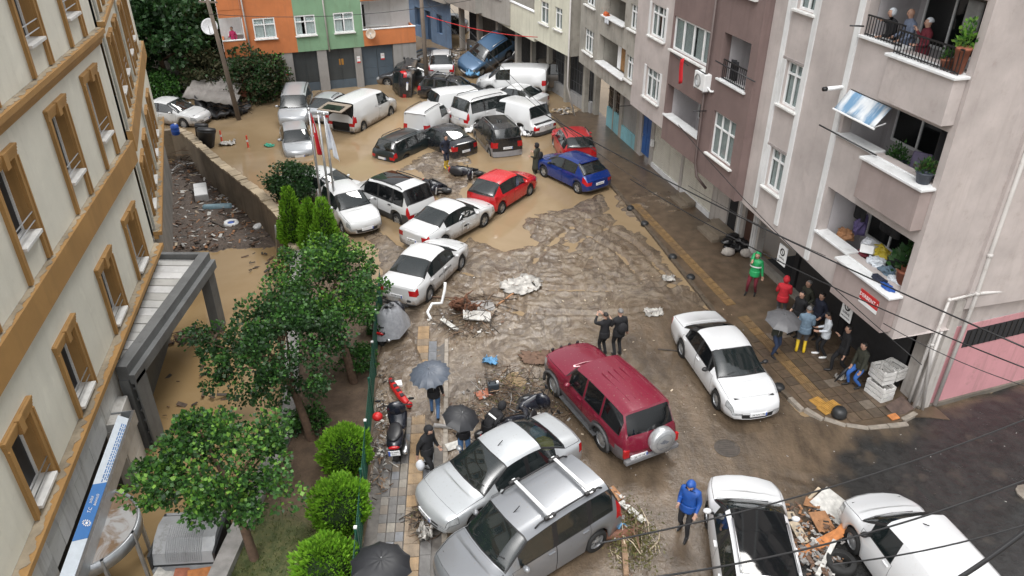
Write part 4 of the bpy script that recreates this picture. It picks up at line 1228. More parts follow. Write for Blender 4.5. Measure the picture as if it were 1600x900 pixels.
o_ = MB().box(5.0, 5.3, -.345, -.33, 1.55, 1.95).build('ochre_notice', flat('ochre_notice', (.35, .17, .03), .5)); o_.matrix_world = Matrix.Translation((OB.x, OB.y, 0)) @ Matrix.Rotation(OROT, 4, 'Z')
tag(o_, 'small ochre notice behind the glass of the dark garage', 'notice')
MB().box(0, 12.35, -8, -1.75, 2.7, 9).build('core', ORANGE, ob)
MB().box(.3, 12.35, -8, -1.0, -.5, 2.69).build('lower_core', GREYP, ob)

def dish(name, label, loc, aim, r, mat):
    d = thing(name, label, 'satellite dish', loc)
    q = Vector(aim).normalized().to_track_quat('Z', 'Y').to_matrix().to_4x4()
    prof = [(r * k / 6, .28 * r * (k / 6) ** 2) for k in range(1, 7)]
    b = MB().lathe(prof + [(p[0] * .985, p[1] + .012) for p in prof[::-1]], 20, q); b.build('reflector', mat, d, True)
    b = MB().bar(q @ Vector((0, -r * .9, .2 * r)), q @ Vector((0, 0, r * .9)), .03); b.box(-.05, .05, -.05, .05, r * .85, r * 1.02, M=q); b.build('arm', GALV, d)
    b = MB().bar(q @ Vector((0, 0, 0)), q @ Vector((0, -.1, -.35)), .06); b.build('bracket', GALV, d)
    return d
OBM = Matrix.Translation((OB.x, OB.y, 0)) @ Matrix.Rotation(OROT, 4, 'Z')
p = OBM @ Vector((3.1, .32, 3.55)); dish('satellite_dish', 'round rust-stained satellite dish fixed to the orange balcony front', p, (.1, -1, .35), .33, flat('stained_dish', (.45, .36, .28), .5, var=.3, scale=3))
p = OBM @ Vector((13.0, 0.4, 4.75)); dish('satellite_dish', 'large pale satellite dish beside the leaning wooden pole, left of the orange house', p, (.15, -1, .4), .5, flat('pale_dish', (.55, .56, .58), .45, var=.15))

POLE = wall_mat('old_pole', (.16, .13, .105), (.06, .05, .04), .6, .6, .9, .2)
def pole(label, base, top, r0, r1, arm=True):
    t_ = thing('utility_pole', label, 'utility pole', base, 0, 'utility poles carrying the cables')
    d = Vector(top) - Vector(base)
    b = MB().tube([(0, 0, -.4), d * .5, d], [r0, (r0 + r1) / 2, r1], 10); b.build('shaft', POLE, t_, True)
    if arm:
        b = MB().bar(d * .93 + Vector((-.55, .1, 0)), d * .93 + Vector((.55, -.1, 0)), .08); c = b.build('crossarm', POLE, t_)
        for k in (-.45, -.15, .15, .45): MB().lathe([(.02, 0), (.045, .04), (.03, .08), (.045, .12), (.02, .16)], 8, Matrix.Translation(d * .93 + Vector((k, -.1 * k / .55, .04)))).build('insulator', WHITE, c)
    return t_
P1 = at(668, 142, 0)
pole('grey pole standing in the water right of the orange house', (P1.x, P1.y, 0), (P1.x - .1, P1.y, 8.6), .16, .11)
P2 = at(374, 187, 0)
pole('leaning wooden pole among the bushes left of the orange house', (P2.x, P2.y, 0), (P2.x - .45, P2.y - .3, 7.4), .15, .1)

# ---------------------------------------------------------------- flagpoles
FLAGR = flat('flag_red', (.52, .012, .02), .7, var=.1)
FLAGW = flat('flag_white', (.66, .69, .74), .7, var=.1)
def flag_cloth(w, h, mi_fn, seed, mats, name, parent, drop=.75):
    """a wet flag hanging in folds from the top of its pole"""
    n, k = 14, 22
    V, Fc, Mi = [], [], []
    for i in range(k + 1):
        v = i / k
        for j in range(n + 1):
            u = j / n
            spread = (.10 + .24 * v) * w
            fold = math.sin(u * 9 + seed + v * 1.5) * .085 * (.3 + v)
            V.append((.06 + u * spread, fold + .02 * math.sin(v * 7 + seed), -v * h * (1 + .12 * math.sin(u * 3 + seed)) - u * drop * .35))
    for i in range(k):
        for j in range(n):
            Fc.append((i * (n + 1) + j, i * (n + 1) + j + 1, (i + 1) * (n + 1) + j + 1, (i + 1) * (n + 1) + j)); Mi.append(mi_fn((j + .5) / n, (i + .5) / k))
    m_ = MB(); m_.v, m_.f, m_.m = V, Fc, Mi
    o = m_.build(name, mats, parent, True)
    s_ = o.modifiers.new('cloth', 'SOLIDIFY'); s_.thickness = .006
    return o
def moon(u, v): return 1 if (.2 < v < .42 and .25 < u < .6) or u > .9 else 0
for i, (q, tp, lb_, kind) in enumerate([((505, 335), (488, 172), 'white metal flagpole with a limp red flag, left of the group by the flooded forecourt', 'r'), ((519, 345), (498, 178), 'shorter bare metal flagpole between the red and the white flag', None), ((527, 340), (513, 180), 'white metal flagpole with a limp white flag beside the red one', 'w')]):
    b_ = at(*q, .1)
    lo, hi = 2.0, 10.0
    for _ in range(30):                                   # pole height that reaches the top seen in the photograph
        mid = (lo + hi) / 2
        pt = at(tp[0], tp[1], mid)
        if pt.y > b_.y: lo = mid
        else: hi = mid
    hgt = lo
    f_ = thing('flagpole', lb_, 'flagpole', (b_.x, b_.y, 0), R(-12), 'flagpoles beside the conifers')
    MB().tube([(0, 0, -.3), (0, 0, hgt)], [.06, .045], 10).build('pole', GALV, f_, True)
    MB().ball((0, 0, hgt + .04), .07, 8, 6).build('finial', STEEL, f_, True)
    MB().lathe([(.16, 0), (.16, .25), (.07, .3)], 12).build('base', GALV, f_)
    if kind:
        fl = flag_cloth(1.05, 1.55, moon if kind == 'r' else (lambda u, v: 2 if .3 < v < .55 and .3 < u < .6 else 1), i * 2.1, [FLAGR, FLAGW, flat('flag_blue', (.08, .15, .4), .7)], 'flag', f_)
        fl.location = (0, 0, hgt - .12)
# ---------------------------------------------------------------- cars: one lofted shell, its panels split off as parts
def paint(name, col, rough=.3, metal=0.0, mudh=.55, mudamt=.8):
    """car paint with a coat, dried mud splashed up from the sills"""
    if name in MATS: return MATS[name]
    t = NT(name)
    sep = t.n('ShaderNodeSeparateXYZ'); t.l(t.co(), sep.inputs[0])
    nz = t.noise(2.6, 6, .7)
    h = t.math('ADD', sep.outputs['Z'], t.math('MULTIPLY', t.math('SUBTRACT', nz, .5), -.9))
    f = t.math('MULTIPLY', t.ramp(h, [(max(mudh - .28, .01), 1), (mudh, 0)]), mudamt)
    spots = t.math('MULTIPLY', t.ramp(t.noise(14, 4, .7), [(.60, 0), (.70, 1)]), .35)
    f = t.math('MAXIMUM', f, spots)
    c = t.mix(t.noise(.8, 3), mul(col, .96), mul(col, 1.04))
    t.set(t.mix(f, c, (.19, .14, .095)), t.math('ADD', t.math('MULTIPLY', f, .5), rough), metal, .5, .6)
    t.p.inputs['Coat Roughness'].default_value = .06
    MATS[name] = t.m
    return t.m
HEADL = flat('headlight', (.45, .47, .48), .08, .3, var=.3, scale=12)
TAIL = flat('tail_light', (.40, .012, .015), .12, var=.25, scale=9)
CLADDING = flat('car_cladding', (.055, .056, .058), .55, var=.25)
ALLOY = flat('alloy_rim', (.40, .41, .42), .3, .6, var=.25, scale=8)
PLATE = flat('number_plate', (.72, .73, .74), .4, var=.06)
CARGLASS = glass_mat('car_glass', (.012, .018, .019), .3)
CARGLASS.node_tree.nodes['Principled BSDF'].inputs['IOR'].default_value = 1.9
CARGLASS2 = glass_mat('car_privacy_glass', (.006, .007, .008), .06)
SEATM = flat('car_seat', (.06, .062, .066), .9, var=.2)
PLATEBLUE = flat('plate_blue', (.02, .08, .4), .4)
WHEELS = {}
def wheel_meshes(r, style):
    if (r, style) in WHEELS: return WHEELS[(r, style)]
    w = .2
    tm = MB().lathe([(r * .66, -w / 2), (r * .93, -w / 2), (r, -w / 2 + .04), (r, w / 2 - .04), (r * .93, w / 2), (r * .66, w / 2)], 26, Matrix.Rotation(R(90), 4, 'X'), cap=False).mesh('tyre', RUBBER, True)
    m = MB()
    Rx = Matrix.Rotation(R(90), 4, 'X')
    m.lathe([(r * .67, -.09), (r * .67, .07), (r * .62, .075), (r * .60, .03)], 26, Rx, 0, False)
    m.lathe([(.02, -.03), (r * .61, -.03)], 26, Rx, 1, False)
    ns = {'steel': 9, 'alloy': 5, 'cap': 8}[style]
    for k in range(ns):
        for dd in ((-.10, .10) if style == 'alloy' else (0,)):
            a = 2 * math.pi * k / ns + dd
            p0 = Vector((math.cos(a) * r * .12, 0, math.sin(a) * r * .12)); p1 = Vector((math.cos(a + dd * .3) * r * .63, 0, math.sin(a + dd * .3) * r * .63))
            for s_ in (-1,):
                m.bar(p0 + Vector((0, -.05, 0)), p1 + Vector((0, -.045, 0)), .055 if style == 'alloy' else .075, .03, (0, 1, 0), 0)
    m.lathe([(.015, .035), (r * .17, .035), (r * .17, .07), (.015, .075)], 12, Rx, 0)
    rm = m.mesh('rim', [ALLOY, BLACK], False)
    WHEELS[(r, style)] = (tm, rm)
    return tm, rm

TYPES = dict(
    # xs are metres back from the nose; prof = nose, bonnet edge, cowl, windscreen top, roof rear, rear glass foot, tail
    saloon=dict(L=4.5, W=1.78, H=1.47, wb=2.66, fo=.88, r=.315, prof=[(0, .68), (.32, .80), (1.12, .96), (1.95, 1.42), (2.95, 1.44), (3.72, 1.10), (4.5, .98)], belt=(.90, .98), side=[(1.5, 2.42), (2.5, 3.38)], doors=[(1.28, 2.46), (2.46, 3.5)], rear='boot'),
    hatch=dict(L=4.0, W=1.72, H=1.48, wb=2.5, fo=.82, r=.30, prof=[(0, .68), (.28, .80), (1.0, .96), (1.78, 1.42), (3.15, 1.46), (3.78, 1.04), (4.0, .84)], belt=(.90, .99), side=[(1.36, 2.25), (2.33, 3.2)], doors=[(1.15, 2.29), (2.29, 3.25)], rear='hatch'),
    supermini=dict(L=3.85, W=1.65, H=1.44, wb=2.44, fo=.78, r=.29, prof=[(0, .66), (.28, .78), (.95, .93), (1.68, 1.38), (2.95, 1.42), (3.62, 1.0), (3.85, .82)], belt=(.88, .96), side=[(1.3, 2.2), (2.28, 3.05)], doors=[(1.1, 2.24), (2.24, 3.1)], rear='hatch'),
    estate=dict(L=4.25, W=1.68, H=1.46, wb=2.5, fo=.8, r=.29, prof=[(0, .68), (.28, .78), (1.05, .92), (1.75, 1.38), (3.78, 1.44), (4.14, 1.0), (4.25, .82)], belt=(.87, .93), side=[(1.4, 2.2), (2.28, 3.05), (3.13, 3.85)], doors=[(1.2, 2.24), (2.24, 3.15)], rear='hatch'),
    mpv=dict(L=4.4, W=1.82, H=1.82, wb=2.75, fo=.85, r=.32, prof=[(0, .78), (.30, .93), (.95, 1.10), (1.62, 1.70), (3.95, 1.80), (4.28, 1.18), (4.4, .86)], belt=(1.02, 1.10), side=[(1.32, 2.28), (2.38, 3.3), (3.4, 4.05)], doors=[(1.1, 2.33), (2.33, 3.35)], rear='hatch'),
    van=dict(L=4.4, W=1.82, H=1.82, wb=2.7, fo=.86, r=.32, prof=[(0, .78), (.28, .92), (.92, 1.08), (1.60, 1.70), (4.08, 1.80), (4.30, 1.20), (4.4, .86)], belt=(1.02, 1.10), side=[(1.30, 2.15)], doors=[(1.1, 2.2)], rear='hatch'),
    bigvan=dict(L=4.95, W=1.92, H=1.92, wb=3.1, fo=.92, r=.33, prof=[(0, .80), (.28, .98), (.85, 1.16), (1.62, 1.82), (4.62, 1.90), (4.85, 1.28), (4.95, .9)], belt=(1.10, 1.16), side=[(1.3, 2.25)], doors=[(1.12, 2.3)], rear='hatch'),
    bus=dict(L=4.75, W=1.9, H=1.88, wb=3.1, fo=.9, r=.33, prof=[(0, .80), (.28, .98), (.88, 1.14), (1.62, 1.78), (4.4, 1.86), (4.64, 1.25), (4.75, .9)], belt=(1.08, 1.14), side=[(1.3, 2.25), (2.35, 3.4), (3.48, 4.4)], doors=[(1.12, 2.3), (2.3, 3.44)], rear='hatch'),
    suv=dict(L=4.55, W=1.84, H=1.66, wb=2.65, fo=.88, r=.35, prof=[(0, .82), (.26, .95), (1.15, 1.07), (1.92, 1.58), (3.6, 1.64), (4.3, 1.16), (4.55, .96)], belt=(1.0, 1.10), side=[(1.52, 2.42), (2.5, 3.35), (3.43, 3.9)], doors=[(1.3, 2.46), (2.46, 3.42)], rear='hatch'),
    offroader=dict(L=4.62, W=1.82, H=1.86, wb=2.725, fo=.78, r=.385, prof=[(0, .98), (.16, 1.08), (1.42, 1.16), (1.92, 1.76), (4.22, 1.82), (4.52, 1.20), (4.62, .86)], belt=(1.10, 1.14), side=[(1.70, 2.46), (2.54, 3.34), (3.42, 4.3)], doors=[(1.42, 2.5), (2.5, 3.38)], rear='hatch', clear=.36),
)

def make_car(name, label, cat, typ, col, loc, heading, group=None, z=0.0, pitch=0.0, roll=0.0, plate='', style='alloy', extras=(), glass=None, detail=1, over=None, lamps=None, cladding=False):
    S = dict(TYPES[typ]); S.update(over or {})
    L, Wd, H, wb, fo, r = S['L'], S['W'], S['H'], S['wb'], S['fo'], S['r']
    clear = S.get('clear', .2)
    prof, side, doors, hatch = S['prof'], S['side'], S['doors'], S['rear'] == 'hatch'
    (n0, b0, cw, wt, rr_, rg, tl) = prof
    bulge = [.02, .035, .035, .045, .03, .02]
    def top(d):
        for (xa, za), (xb, zb), bu in zip(prof[:-1], prof[1:], bulge):
            if d <= xb + 1e-9:
                q = (d - xa) / (xb - xa)
                zz = za + (zb - za) * q + bu * 4 * q * (1 - q)
                break
        else: zz = prof[-1][1]
        if d < .1: zz -= .14 * (1 - d / .1) ** 2
        if L - d < .08: zz -= .05 * (1 - (L - d) / .08) ** 2
        return zz
    rw = Wd / 2 * S.get('tumble', .80 if H > 1.7 else .745)
    def belt(d):
        q = min(max((d - cw[0]) / (L - cw[0]), -.6), 1)
        return min(S['belt'][0] + (S['belt'][1] - S['belt'][0]) * q, top(d) - .045)
    def hw(d):
        f = 1 - .17 * max(0, 1 - d / .75) ** 2.2 - (.07 if hatch else .10) * max(0, 1 - (L - d) / .6) ** 2.2
        return Wd / 2 * f
    ax = [fo, fo + wb]
    st = {0, .03, .07, .12, L, L - .03, L - .07, L - .13}
    for p in prof: st.add(p[0])
    for a, b in side + doors: st |= {a, b}
    for xa in ax:
        for k in range(-6, 7): st.add(round(xa + k * r * 1.2 / 6, 3))
    st |= {round(x, 3) for x in np.linspace(wt[0], rr_[0], 5)} | {round(x, 3) for x in np.linspace(cw[0], wt[0], 5)} | {round(x, 3) for x in np.linspace(rr_[0], rg[0], 4)} | {round(x, 3) for x in np.linspace(b0[0], cw[0], 5)}
    st = sorted(x for x in st if 0 <= x <= L)
    s2 = [st[0]]
    for x in st[1:]:
        if x - s2[-1] > .018 or x == L: s2.append(x)
    st = s2
    NR = 10
    def ring(d):
        w, t_, b_ = hw(d), top(d), belt(d)
        zb = clear + .10 * max(0, 1 - d / .25) + .10 * max(0, 1 - (L - d) / .3)
        ra = r * 1.16
        for xa in ax:
            if abs(d - xa) < ra: zb = max(zb, r * .98 + math.sqrt(ra * ra - (d - xa) ** 2))
        zb = min(zb, b_ - .12)
        g = min(max((t_ - b_ - .05) / (H - b_ - .1), 0), 1)
        lerp = lambda a, b, q: a + (b - a) * q
        y6 = lerp(.90 * w, min(rw, .93 * w), g)
        P = [(.90 * w, zb), (.965 * w, zb + .05 if zb < b_ - .2 else zb + .02), (w, lerp(zb, b_, .38)), (w, lerp(zb, b_, .62)), (.985 * w, lerp(zb, b_, .84)), (.95 * w, b_),
             (y6, lerp(b_ + .5 * (t_ - b_), t_ - .065, g)), (y6 - lerp(.06, .10, g), t_ - .008), (.52 * y6, t_ + .012), (0, t_ + .018)]
        bow_f = .16 * max(0, 1 - d / .8) ** 1.3
        bow_r = .09 * max(0, 1 - (L - d) / .5) ** 1.3
        bow_w = .10 if cw[0] - .25 < d < wt[0] + .35 else 0
        bow_g = .06 if rr_[0] - .3 < d < rg[0] + .2 else 0
        out = []
        for y, zz in P:
            k = 1 - (y / w) ** 2
            out.append((L / 2 - d + (bow_f + bow_w) * k - (bow_r + bow_g) * k, y, zz))
        return out
    rings = [ring(d) for d in st]
    groups = {}
    def put(key, quad):
        groups.setdefault(key, []).append(quad)
    lamp_f, lamp_r = (lamps or (.34, .22))
    for i in range(len(st) - 1):
        d = (st[i] + st[i + 1]) / 2
        A, B = rings[i], rings[i + 1]
        for s in (1, -1):
            for j in range(NR - 1):
                q = [A[j], B[j], B[j + 1], A[j + 1]]
                q = [(x, y * s, zz) for x, y, zz in q]
                if s < 0: q = q[::-1]
                mid = sum(p[2] for p in q) / 4
                key = 'body'
                tt, bb = top(d), belt(d)
                sd = 'L' if s > 0 else 'R'
                if j >= 6 and cw[0] < d < wt[0]: key = 'windscreen'
                elif j >= 6 and rr_[0] < d < rg[0] and typ != 'pickup': key = 'rear_window'
                elif j == 5 and tt - bb > .22:
                    for k, (a, b) in enumerate(side):
                        if a <= d <= b: key = 'side_window|%d%s' % (k, sd)
                    if key == 'body' and side[0][0] < d < side[-1][1]: key = 'pillar|%d%s' % (sum(d > b for a, b in side), sd)
                elif j >= 7 and wt[0] + (.02 if 'glassroof' in extras else .25) < d < rr_[0] - (.15 if 'glassroof' in extras else .9) and ('pano' in extras or 'glassroof' in extras): key = 'sunroof'
                elif j >= 6 and b0[0] - .1 < d < cw[0] - .02: key = 'bonnet'
                elif j >= 6 and not hatch and d > rg[0] + .06 and d < L - .05: key = 'boot_lid'
                elif j in (3, 4) and d < lamp_f and not ('nolamp' in extras): key = 'headlight|' + sd
                elif (j in (3, 4) or (hatch and H > 1.6 and j == 5)) and d > L - lamp_r and 'notail' not in extras: key = 'tail_light|' + sd
                elif j in (1, 2, 3, 4) and any(a <= d <= b for a, b in doors):
                    k = [a <= d <= b for a, b in doors].index(True)
                    key = 'door|%d%s' % (k, sd)
                    if j == 1 and cladding: key = 'cladding'
                elif cladding and (j <= 1 or (j == 2 and (d < .5 or d > L - .4))): key = 'cladding'
                elif j == 0 and not cladding: key = 'body'
                put(key, q)
    for end, Rg in ((0, rings[0]), (1, rings[-1])):            # nose and tail, in columns across the car
        fr = [1, .66, .3, -.3, -.66, -1]
        bow = .16 if end == 0 else -.09
        for j in range(NR - 1):
            lo, hi = Rg[j], Rg[j + 1]
            for c in range(5):
                def pt(P, f):
                    w0 = Rg[2][1]
                    y = P[1] * f
                    return (L / 2 - st[0 if end == 0 else -1] + bow * (1 - (y / w0) ** 2), y, P[2])
                q = [pt(lo, fr[c]), pt(lo, fr[c + 1]), pt(hi, fr[c + 1]), pt(hi, fr[c])]
                if end == 0: q = q[::-1]
                key = 'body'
                if end == 0:
                    if j in (3, 4) and c in (0, 4): key = 'headlight|' + ('L' if c == 0 else 'R')
                    elif j in ((1, 2) if 'mouth' in extras else (1,)) and 0 < c < 4: key = 'grille'
                    elif j in (3, 4) and 0 < c < 4: key = 'grille' if 'grille' in extras or j == 3 else 'body'
                    elif cladding and j <= 1: key = 'cladding'
                else:
                    if j in (3, 4) and c in (0, 4) and 'notail' not in extras: key = 'tail_light|' + ('L' if c == 0 else 'R')
                    elif j <= 0 or (cladding and j <= 1): key = 'cladding'
                    elif 0 < c < 4 and hatch: key = 'tailgate'
                put(key, q)
    root = thing(name, label, cat, (loc[0], loc[1], z), 0, group)
    root.rotation_euler = (Matrix.Rotation(heading, 3, 'Z') @ Matrix.Rotation(-pitch, 3, 'Y') @ Matrix.Rotation(roll, 3, 'X')).to_euler()
    root.location = (loc[0], loc[1], z)
    def weld(quads, shrink=0.0, flatp=False):
        idx, V, Fc = {}, [], []
        for q in quads:
            f = []
            for p in q:
                k = (round(p[0], 4), round(p[1], 4), round(p[2], 4))
                if k not in idx: idx[k] = len(V); V.append(p)
                if idx[k] not in f: f.append(idx[k])
            if len(f) > 2: Fc.append(tuple(f))
        if shrink:
            xs, zs = [p[0] for p in V], [p[2] for p in V]
            x0, x1, z0, z1 = min(xs), max(xs), min(zs), max(zs)
            cx, cz, cy = (x0 + x1) / 2, (z0 + z1) / 2, sum(p[1] for p in V) / len(V)
            if flatp: V = [(cx + (p[0] - cx) * (1 - 2 * shrink / (x1 - x0)), p[1] * .985, p[2] + .003) for p in V]
            else: V = [(cx + (p[0] - cx) * (1 - 2 * shrink / max(x1 - x0, .05)), p[1], cz + (p[2] - cz) * (1 - 2 * shrink / max(z1 - z0, .05))) for p in V]
        m_ = MB(); m_.add(V, Fc)
        return m_
    parts = {}
    def emit(nm, quads, mat, shrink=0.0, border=None, bw=.028, parent=root):
        m_ = weld(quads, shrink, nm in ('bonnet', 'boot_lid'))
        o = m_.build(nm, mat, parent, True)
        if border is not None:
            bm = bmesh.new(); bm.from_mesh(o.data)
            o.data.materials.append(border)
            res = bmesh.ops.inset_region(bm, faces=bm.faces[:], thickness=bw, use_even_offset=True, use_boundary=True)
            for f in res['faces']: f.material_index = 1
            bm.to_mesh(o.data); bm.free()
        return o
    G_ = glass or CARGLASS
    body = None
    order = sorted(groups, key=lambda k: (k != 'body', k))
    for key in order:
        q = groups[key]; base = key.split('|')[0]
        if base == 'body': parts['body'] = emit('body', q, col)
        elif base == 'pillar': emit('pillar_trim', q, BLACK if typ not in ('van', 'bigvan', 'offroader') else col)
        elif base == 'windscreen': emit('windscreen', q, CARGLASS, 0, BLACK, .04)
        elif base == 'rear_window': emit('rear_window', q, G_, 0, BLACK if 'bodyframe' not in extras else col, (.06 if 'bodyframe' in extras else .05) if hatch else .04)
        elif base == 'side_window': emit('side_window', q, G_, 0, BLACK, .022)
        elif base == 'sunroof': emit('sunroof', q, CARGLASS2, .02)
        elif base == 'bonnet': parts['bonnet'] = emit('bonnet', q, col, .006)
        elif base == 'boot_lid': emit('boot_lid', q, col, .01)
        elif base == 'tailgate': emit('tailgate', q, col, .008)
        elif base == 'door':
            k = int(key[-2]); o = emit('door', q, col, .010)
            a, b = doors[k]; s = 1 if key[-1] == 'L' else -1
            xh = b - .16; zh = belt(xh) - .10
            ya, yb2 = sorted((s * (hw(xh) * .985 - .012), s * (hw(xh) * .985 + .03)))
            MB().box(L / 2 - xh - .09, L / 2 - xh + .09, ya, yb2, zh - .016, zh + .016).build('handle', col if 'dark_handles' not in extras else BLACK, o)
        elif base == 'headlight': emit('headlight', q, HEADL, 0, BLACK, .012)
        elif base == 'tail_light': emit('tail_light', q, TAIL)
        elif base == 'grille': emit('grille', q, BLACK)
        elif base == 'cladding': emit('cladding', q, cladding if cladding not in (True, False) else CLADDING)
    # dark inner shell so that gaps and arches read black
    ch = MB()
    zi0, zi1 = clear + .06, S['belt'][0] - .1
    ch.box(-L / 2 + .12, L / 2 - .22, -Wd / 2 * .70, Wd / 2 * .70, zi0, zi1)
    ch.box(L / 2 - ax[1] + r * 1.25, L / 2 - ax[0] - r * 1.25, -Wd / 2 * .92, Wd / 2 * .92, zi0 + .02, zi1 + .02)
    ch.build('underbody', BLACK, root)
    if detail:
        dash = cw[0] + .25
        ch = MB(); ch.box(L / 2 - dash - .55, L / 2 - dash, -Wd / 2 * .8, Wd / 2 * .8, zi1 - .05, zi1 + .12); ch.build('dashboard', DARKIN, root)
        for ri, x_ in enumerate([wt[0] + .34] + ([wt[0] + 1.06] if len(side) > 1 else [])):
            for y_ in (-.36, .36):
                sm_ = MB(); sm_.box(L / 2 - x_ - .5, L / 2 - x_, y_ - .24, y_ + .24, zi1 - .25, zi1 - .14)
                q_ = Matrix.Translation((L / 2 - x_ - .42, 0, zi1 - .16)) @ Matrix.Rotation(R(-12), 4, 'Y')
                hb = min(.52, H - .36 - zi1)
                sm_.box(-.06, .06, y_ - .22, y_ + .22, 0, hb if ri == 0 else hb - .12, M=q_)
                if ri == 0: sm_.box(-.04, .04, y_ - .11, y_ + .11, hb + .01, hb + .12, M=q_)
                sm_.build('seat', SEATM, root, bevel=.03)
    tm, rm = wheel_meshes(r, style)
    for k, xa in enumerate(ax):
        for s in (1, -1):
            wh_ = empty('wheel', (L / 2 - xa, s * (Wd / 2 - .125), r), 0, root)
            wh_.rotation_euler = (0, random.uniform(0, 6), (0 if s < 0 else math.pi) + (S.get('steer', 0) if k == 0 else 0))
            obj('tyre', tm, wh_); obj('rim', rm, wh_)
    for s in (1, -1):                                           # mirrors
        xm = cw[0] + .42; zb = belt(xm) + .05
        mm = MB(); mm.ball((L / 2 - xm, s * (Wd / 2 + .10), zb + .03), .1, 10, 6, 0, (.75, 1.05, .72)); mm.bar((L / 2 - xm - .02, s * (Wd / 2 - .06), zb - .02), (L / 2 - xm, s * (Wd / 2 + .05), zb + .01), .04, .05, mi=1)
        mm.build('mirror', [BLACK if 'black_mirrors' in extras else col, BLACK], root, True)
    if detail:
        wb_ = MB()
        for y0, y1 in ((.12, .62), (-.45, .08)):
            d0 = cw[0] + .05
            P0 = Vector((L / 2 - d0 + .06, y0, top(d0) + .03)); d1 = cw[0] + .14; P1_ = Vector((L / 2 - d1 + .04, y1, top(d1) + .035))
            wb_.bar(P0, P1_, .018, .018)
        wb_.build('wiper', BLACK, root)
    xr = -L / 2 - .09 - .012
    zp = .55 if not hatch else (.78 if typ in ('mpv', 'van', 'bus', 'bigvan') else .6)
    if not hatch and typ == 'saloon': zp = .62
    if 'plate_left' in extras: yp = .42
    else: yp = 0
    for nm_, xx, zz, sg_ in (('f', L / 2 + .165, .46 if clear < .3 else .62, 1), ('r', xr, zp, -1)):
        if 'noplate_' + nm_ in extras: continue
        pb = MB(); x0, x1 = (xx - .03, xx + .008) if sg_ > 0 else (xx - .008, xx + .05)
        pb.box(x0, x1, yp * (sg_ < 0) - .26, yp * (sg_ < 0) + .26, zz - .06, zz + .06)
        po = pb.build('number_plate', PLATE, root)
        MB().box(xx - .002 + .009 * sg_, xx + .002 + .009 * sg_, yp * (sg_ < 0) + (.215 if sg_ > 0 else -.255) - (0 if sg_ > 0 else 0), yp * (sg_ < 0) + (.255 if sg_ > 0 else -.215), zz - .055, zz + .055).build('blue_band', PLATEBLUE, po)
        if plate:
            o = text('plate_text', plate, .095, BLACK, po, (xx + .010 * sg_, yp * (sg_ < 0), zz), (R(90), 0, R(90) * sg_), .001)
    def roofz(d): return top(d) + .01
    if 'rails' in extras or 'bars' in extras:
        rl = []
        for s in (1, -1):
            d0, d1 = wt[0] + .25, rr_[0] - .12
            pts = [(L / 2 - d0, s * (rw - .09), roofz(d0) - .02)] + [(L / 2 - (d0 + (d1 - d0) * q), s * (rw - .085), roofz(d0 + (d1 - d0) * q) + .055) for q in (.06, .35, .65, .94)] + [(L / 2 - d1, s * (rw - .09), roofz(d1) - .02)]
            rl.append(MB().tube(pts, .022, 6).build('roof_rail', BLACK if 'bars' in extras else (STEEL if 'silver_rails' in extras else BLACK), root, True))
        if 'bars' in extras:
            for q in (.22, .8):
                d_ = wt[0] + .2 + (rr_[0] - wt[0] - .3) * q
                MB().bar((L / 2 - d_, -(rw + .0), roofz(d_) + .11), (L / 2 - d_, rw + .0, roofz(d_) + .11), .085, .035).build('roof_bar', STEEL, root)
                for s in (1, -1): MB().box(L / 2 - d_ - .15, L / 2 - d_ + .15, s * (rw - .06) - .045, s * (rw - .06) + .045, roofz(d_) + .05, roofz(d_) + .13).build('bar_foot', BLACK, root, bevel=.02)
    if 'antenna' in extras:
        d_ = wt[0] + .12
        MB().tube([(L / 2 - d_, 0, roofz(d_)), (L / 2 - d_ - .18, 0, roofz(d_) + .12)], .012, 5).build('antenna', BLACK, root)
    if 'spoiler' in extras:
        d_ = rr_[0] + .02
        MB().box(L / 2 - d_ - .2, L / 2 - d_ + .05, -rw * .85, rw * .85, top(rr_[0]) - .03, top(rr_[0]) + .02).build('spoiler', col, root, bevel=.015)
    if 'flares' in extras:
        for xa in ax:
            for s in (1, -1):
                b = MB(); pts = [(L / 2 - xa + math.cos(a) * r * 1.2, s * (Wd / 2 + .015), r * .98 + math.sin(a) * r * 1.2) for a in np.linspace(R(-8), R(188), 15)]
                b.tube(pts, .055, 6); b.build('arch_flare', CLADDING, root, True)
    return root
# ---------------------------------------------------------------- every car where the flood left it
P_WHITE = paint('white_car_paint', (.58, .59, .595), .26, 0, .6, .9)
P_CLEANW = paint('clean_white_car_paint', (.61, .62, .63), .22, 0, .38, .6)
P_SILVER = paint('silver_car_paint', (.43, .45, .465), .28, .35, .28, .5)
P_SILVERF = paint('muddy_silver_car_paint', (.38, .40, .42), .34, .3, .6, .8)
P_GREY = paint('grey_car_paint', (.21, .22, .235), .28, .35, .3, .6)
P_BLACK = paint('black_car_paint', (.012, .014, .018), .25, 0, .5, .55)
P_GREEN = paint('blackish_green_car_paint', (.012, .02, .022), .28, 0, .5, .5)
P_RED = paint('red_car_paint', (.50, .012, .018), .25, 0, .32, .5)
P_RED2 = paint('dusty_red_car_paint', (.42, .02, .025), .35, 0, .5, .7)
P_BLUE = paint('blue_car_paint', (.006, .028, .17), .18, .1, .3, .5)
P_MAROON = paint('maroon_car_paint', (.17, .012, .03), .16, .1, .42, .5)
P_SKY = paint('steel_blue_car_paint', (.06, .125, .22), .3, .25, .6, .7)
P_DGREY = paint('dark_grey_car_paint', (.06, .062, .068), .3, .3, .7, .8)
P_BRGREY = paint('brownish_grey_car_paint', (.14, .125, .11), .35, .2, .7, .8)
GROUP = 'cars stranded in the flooded street'
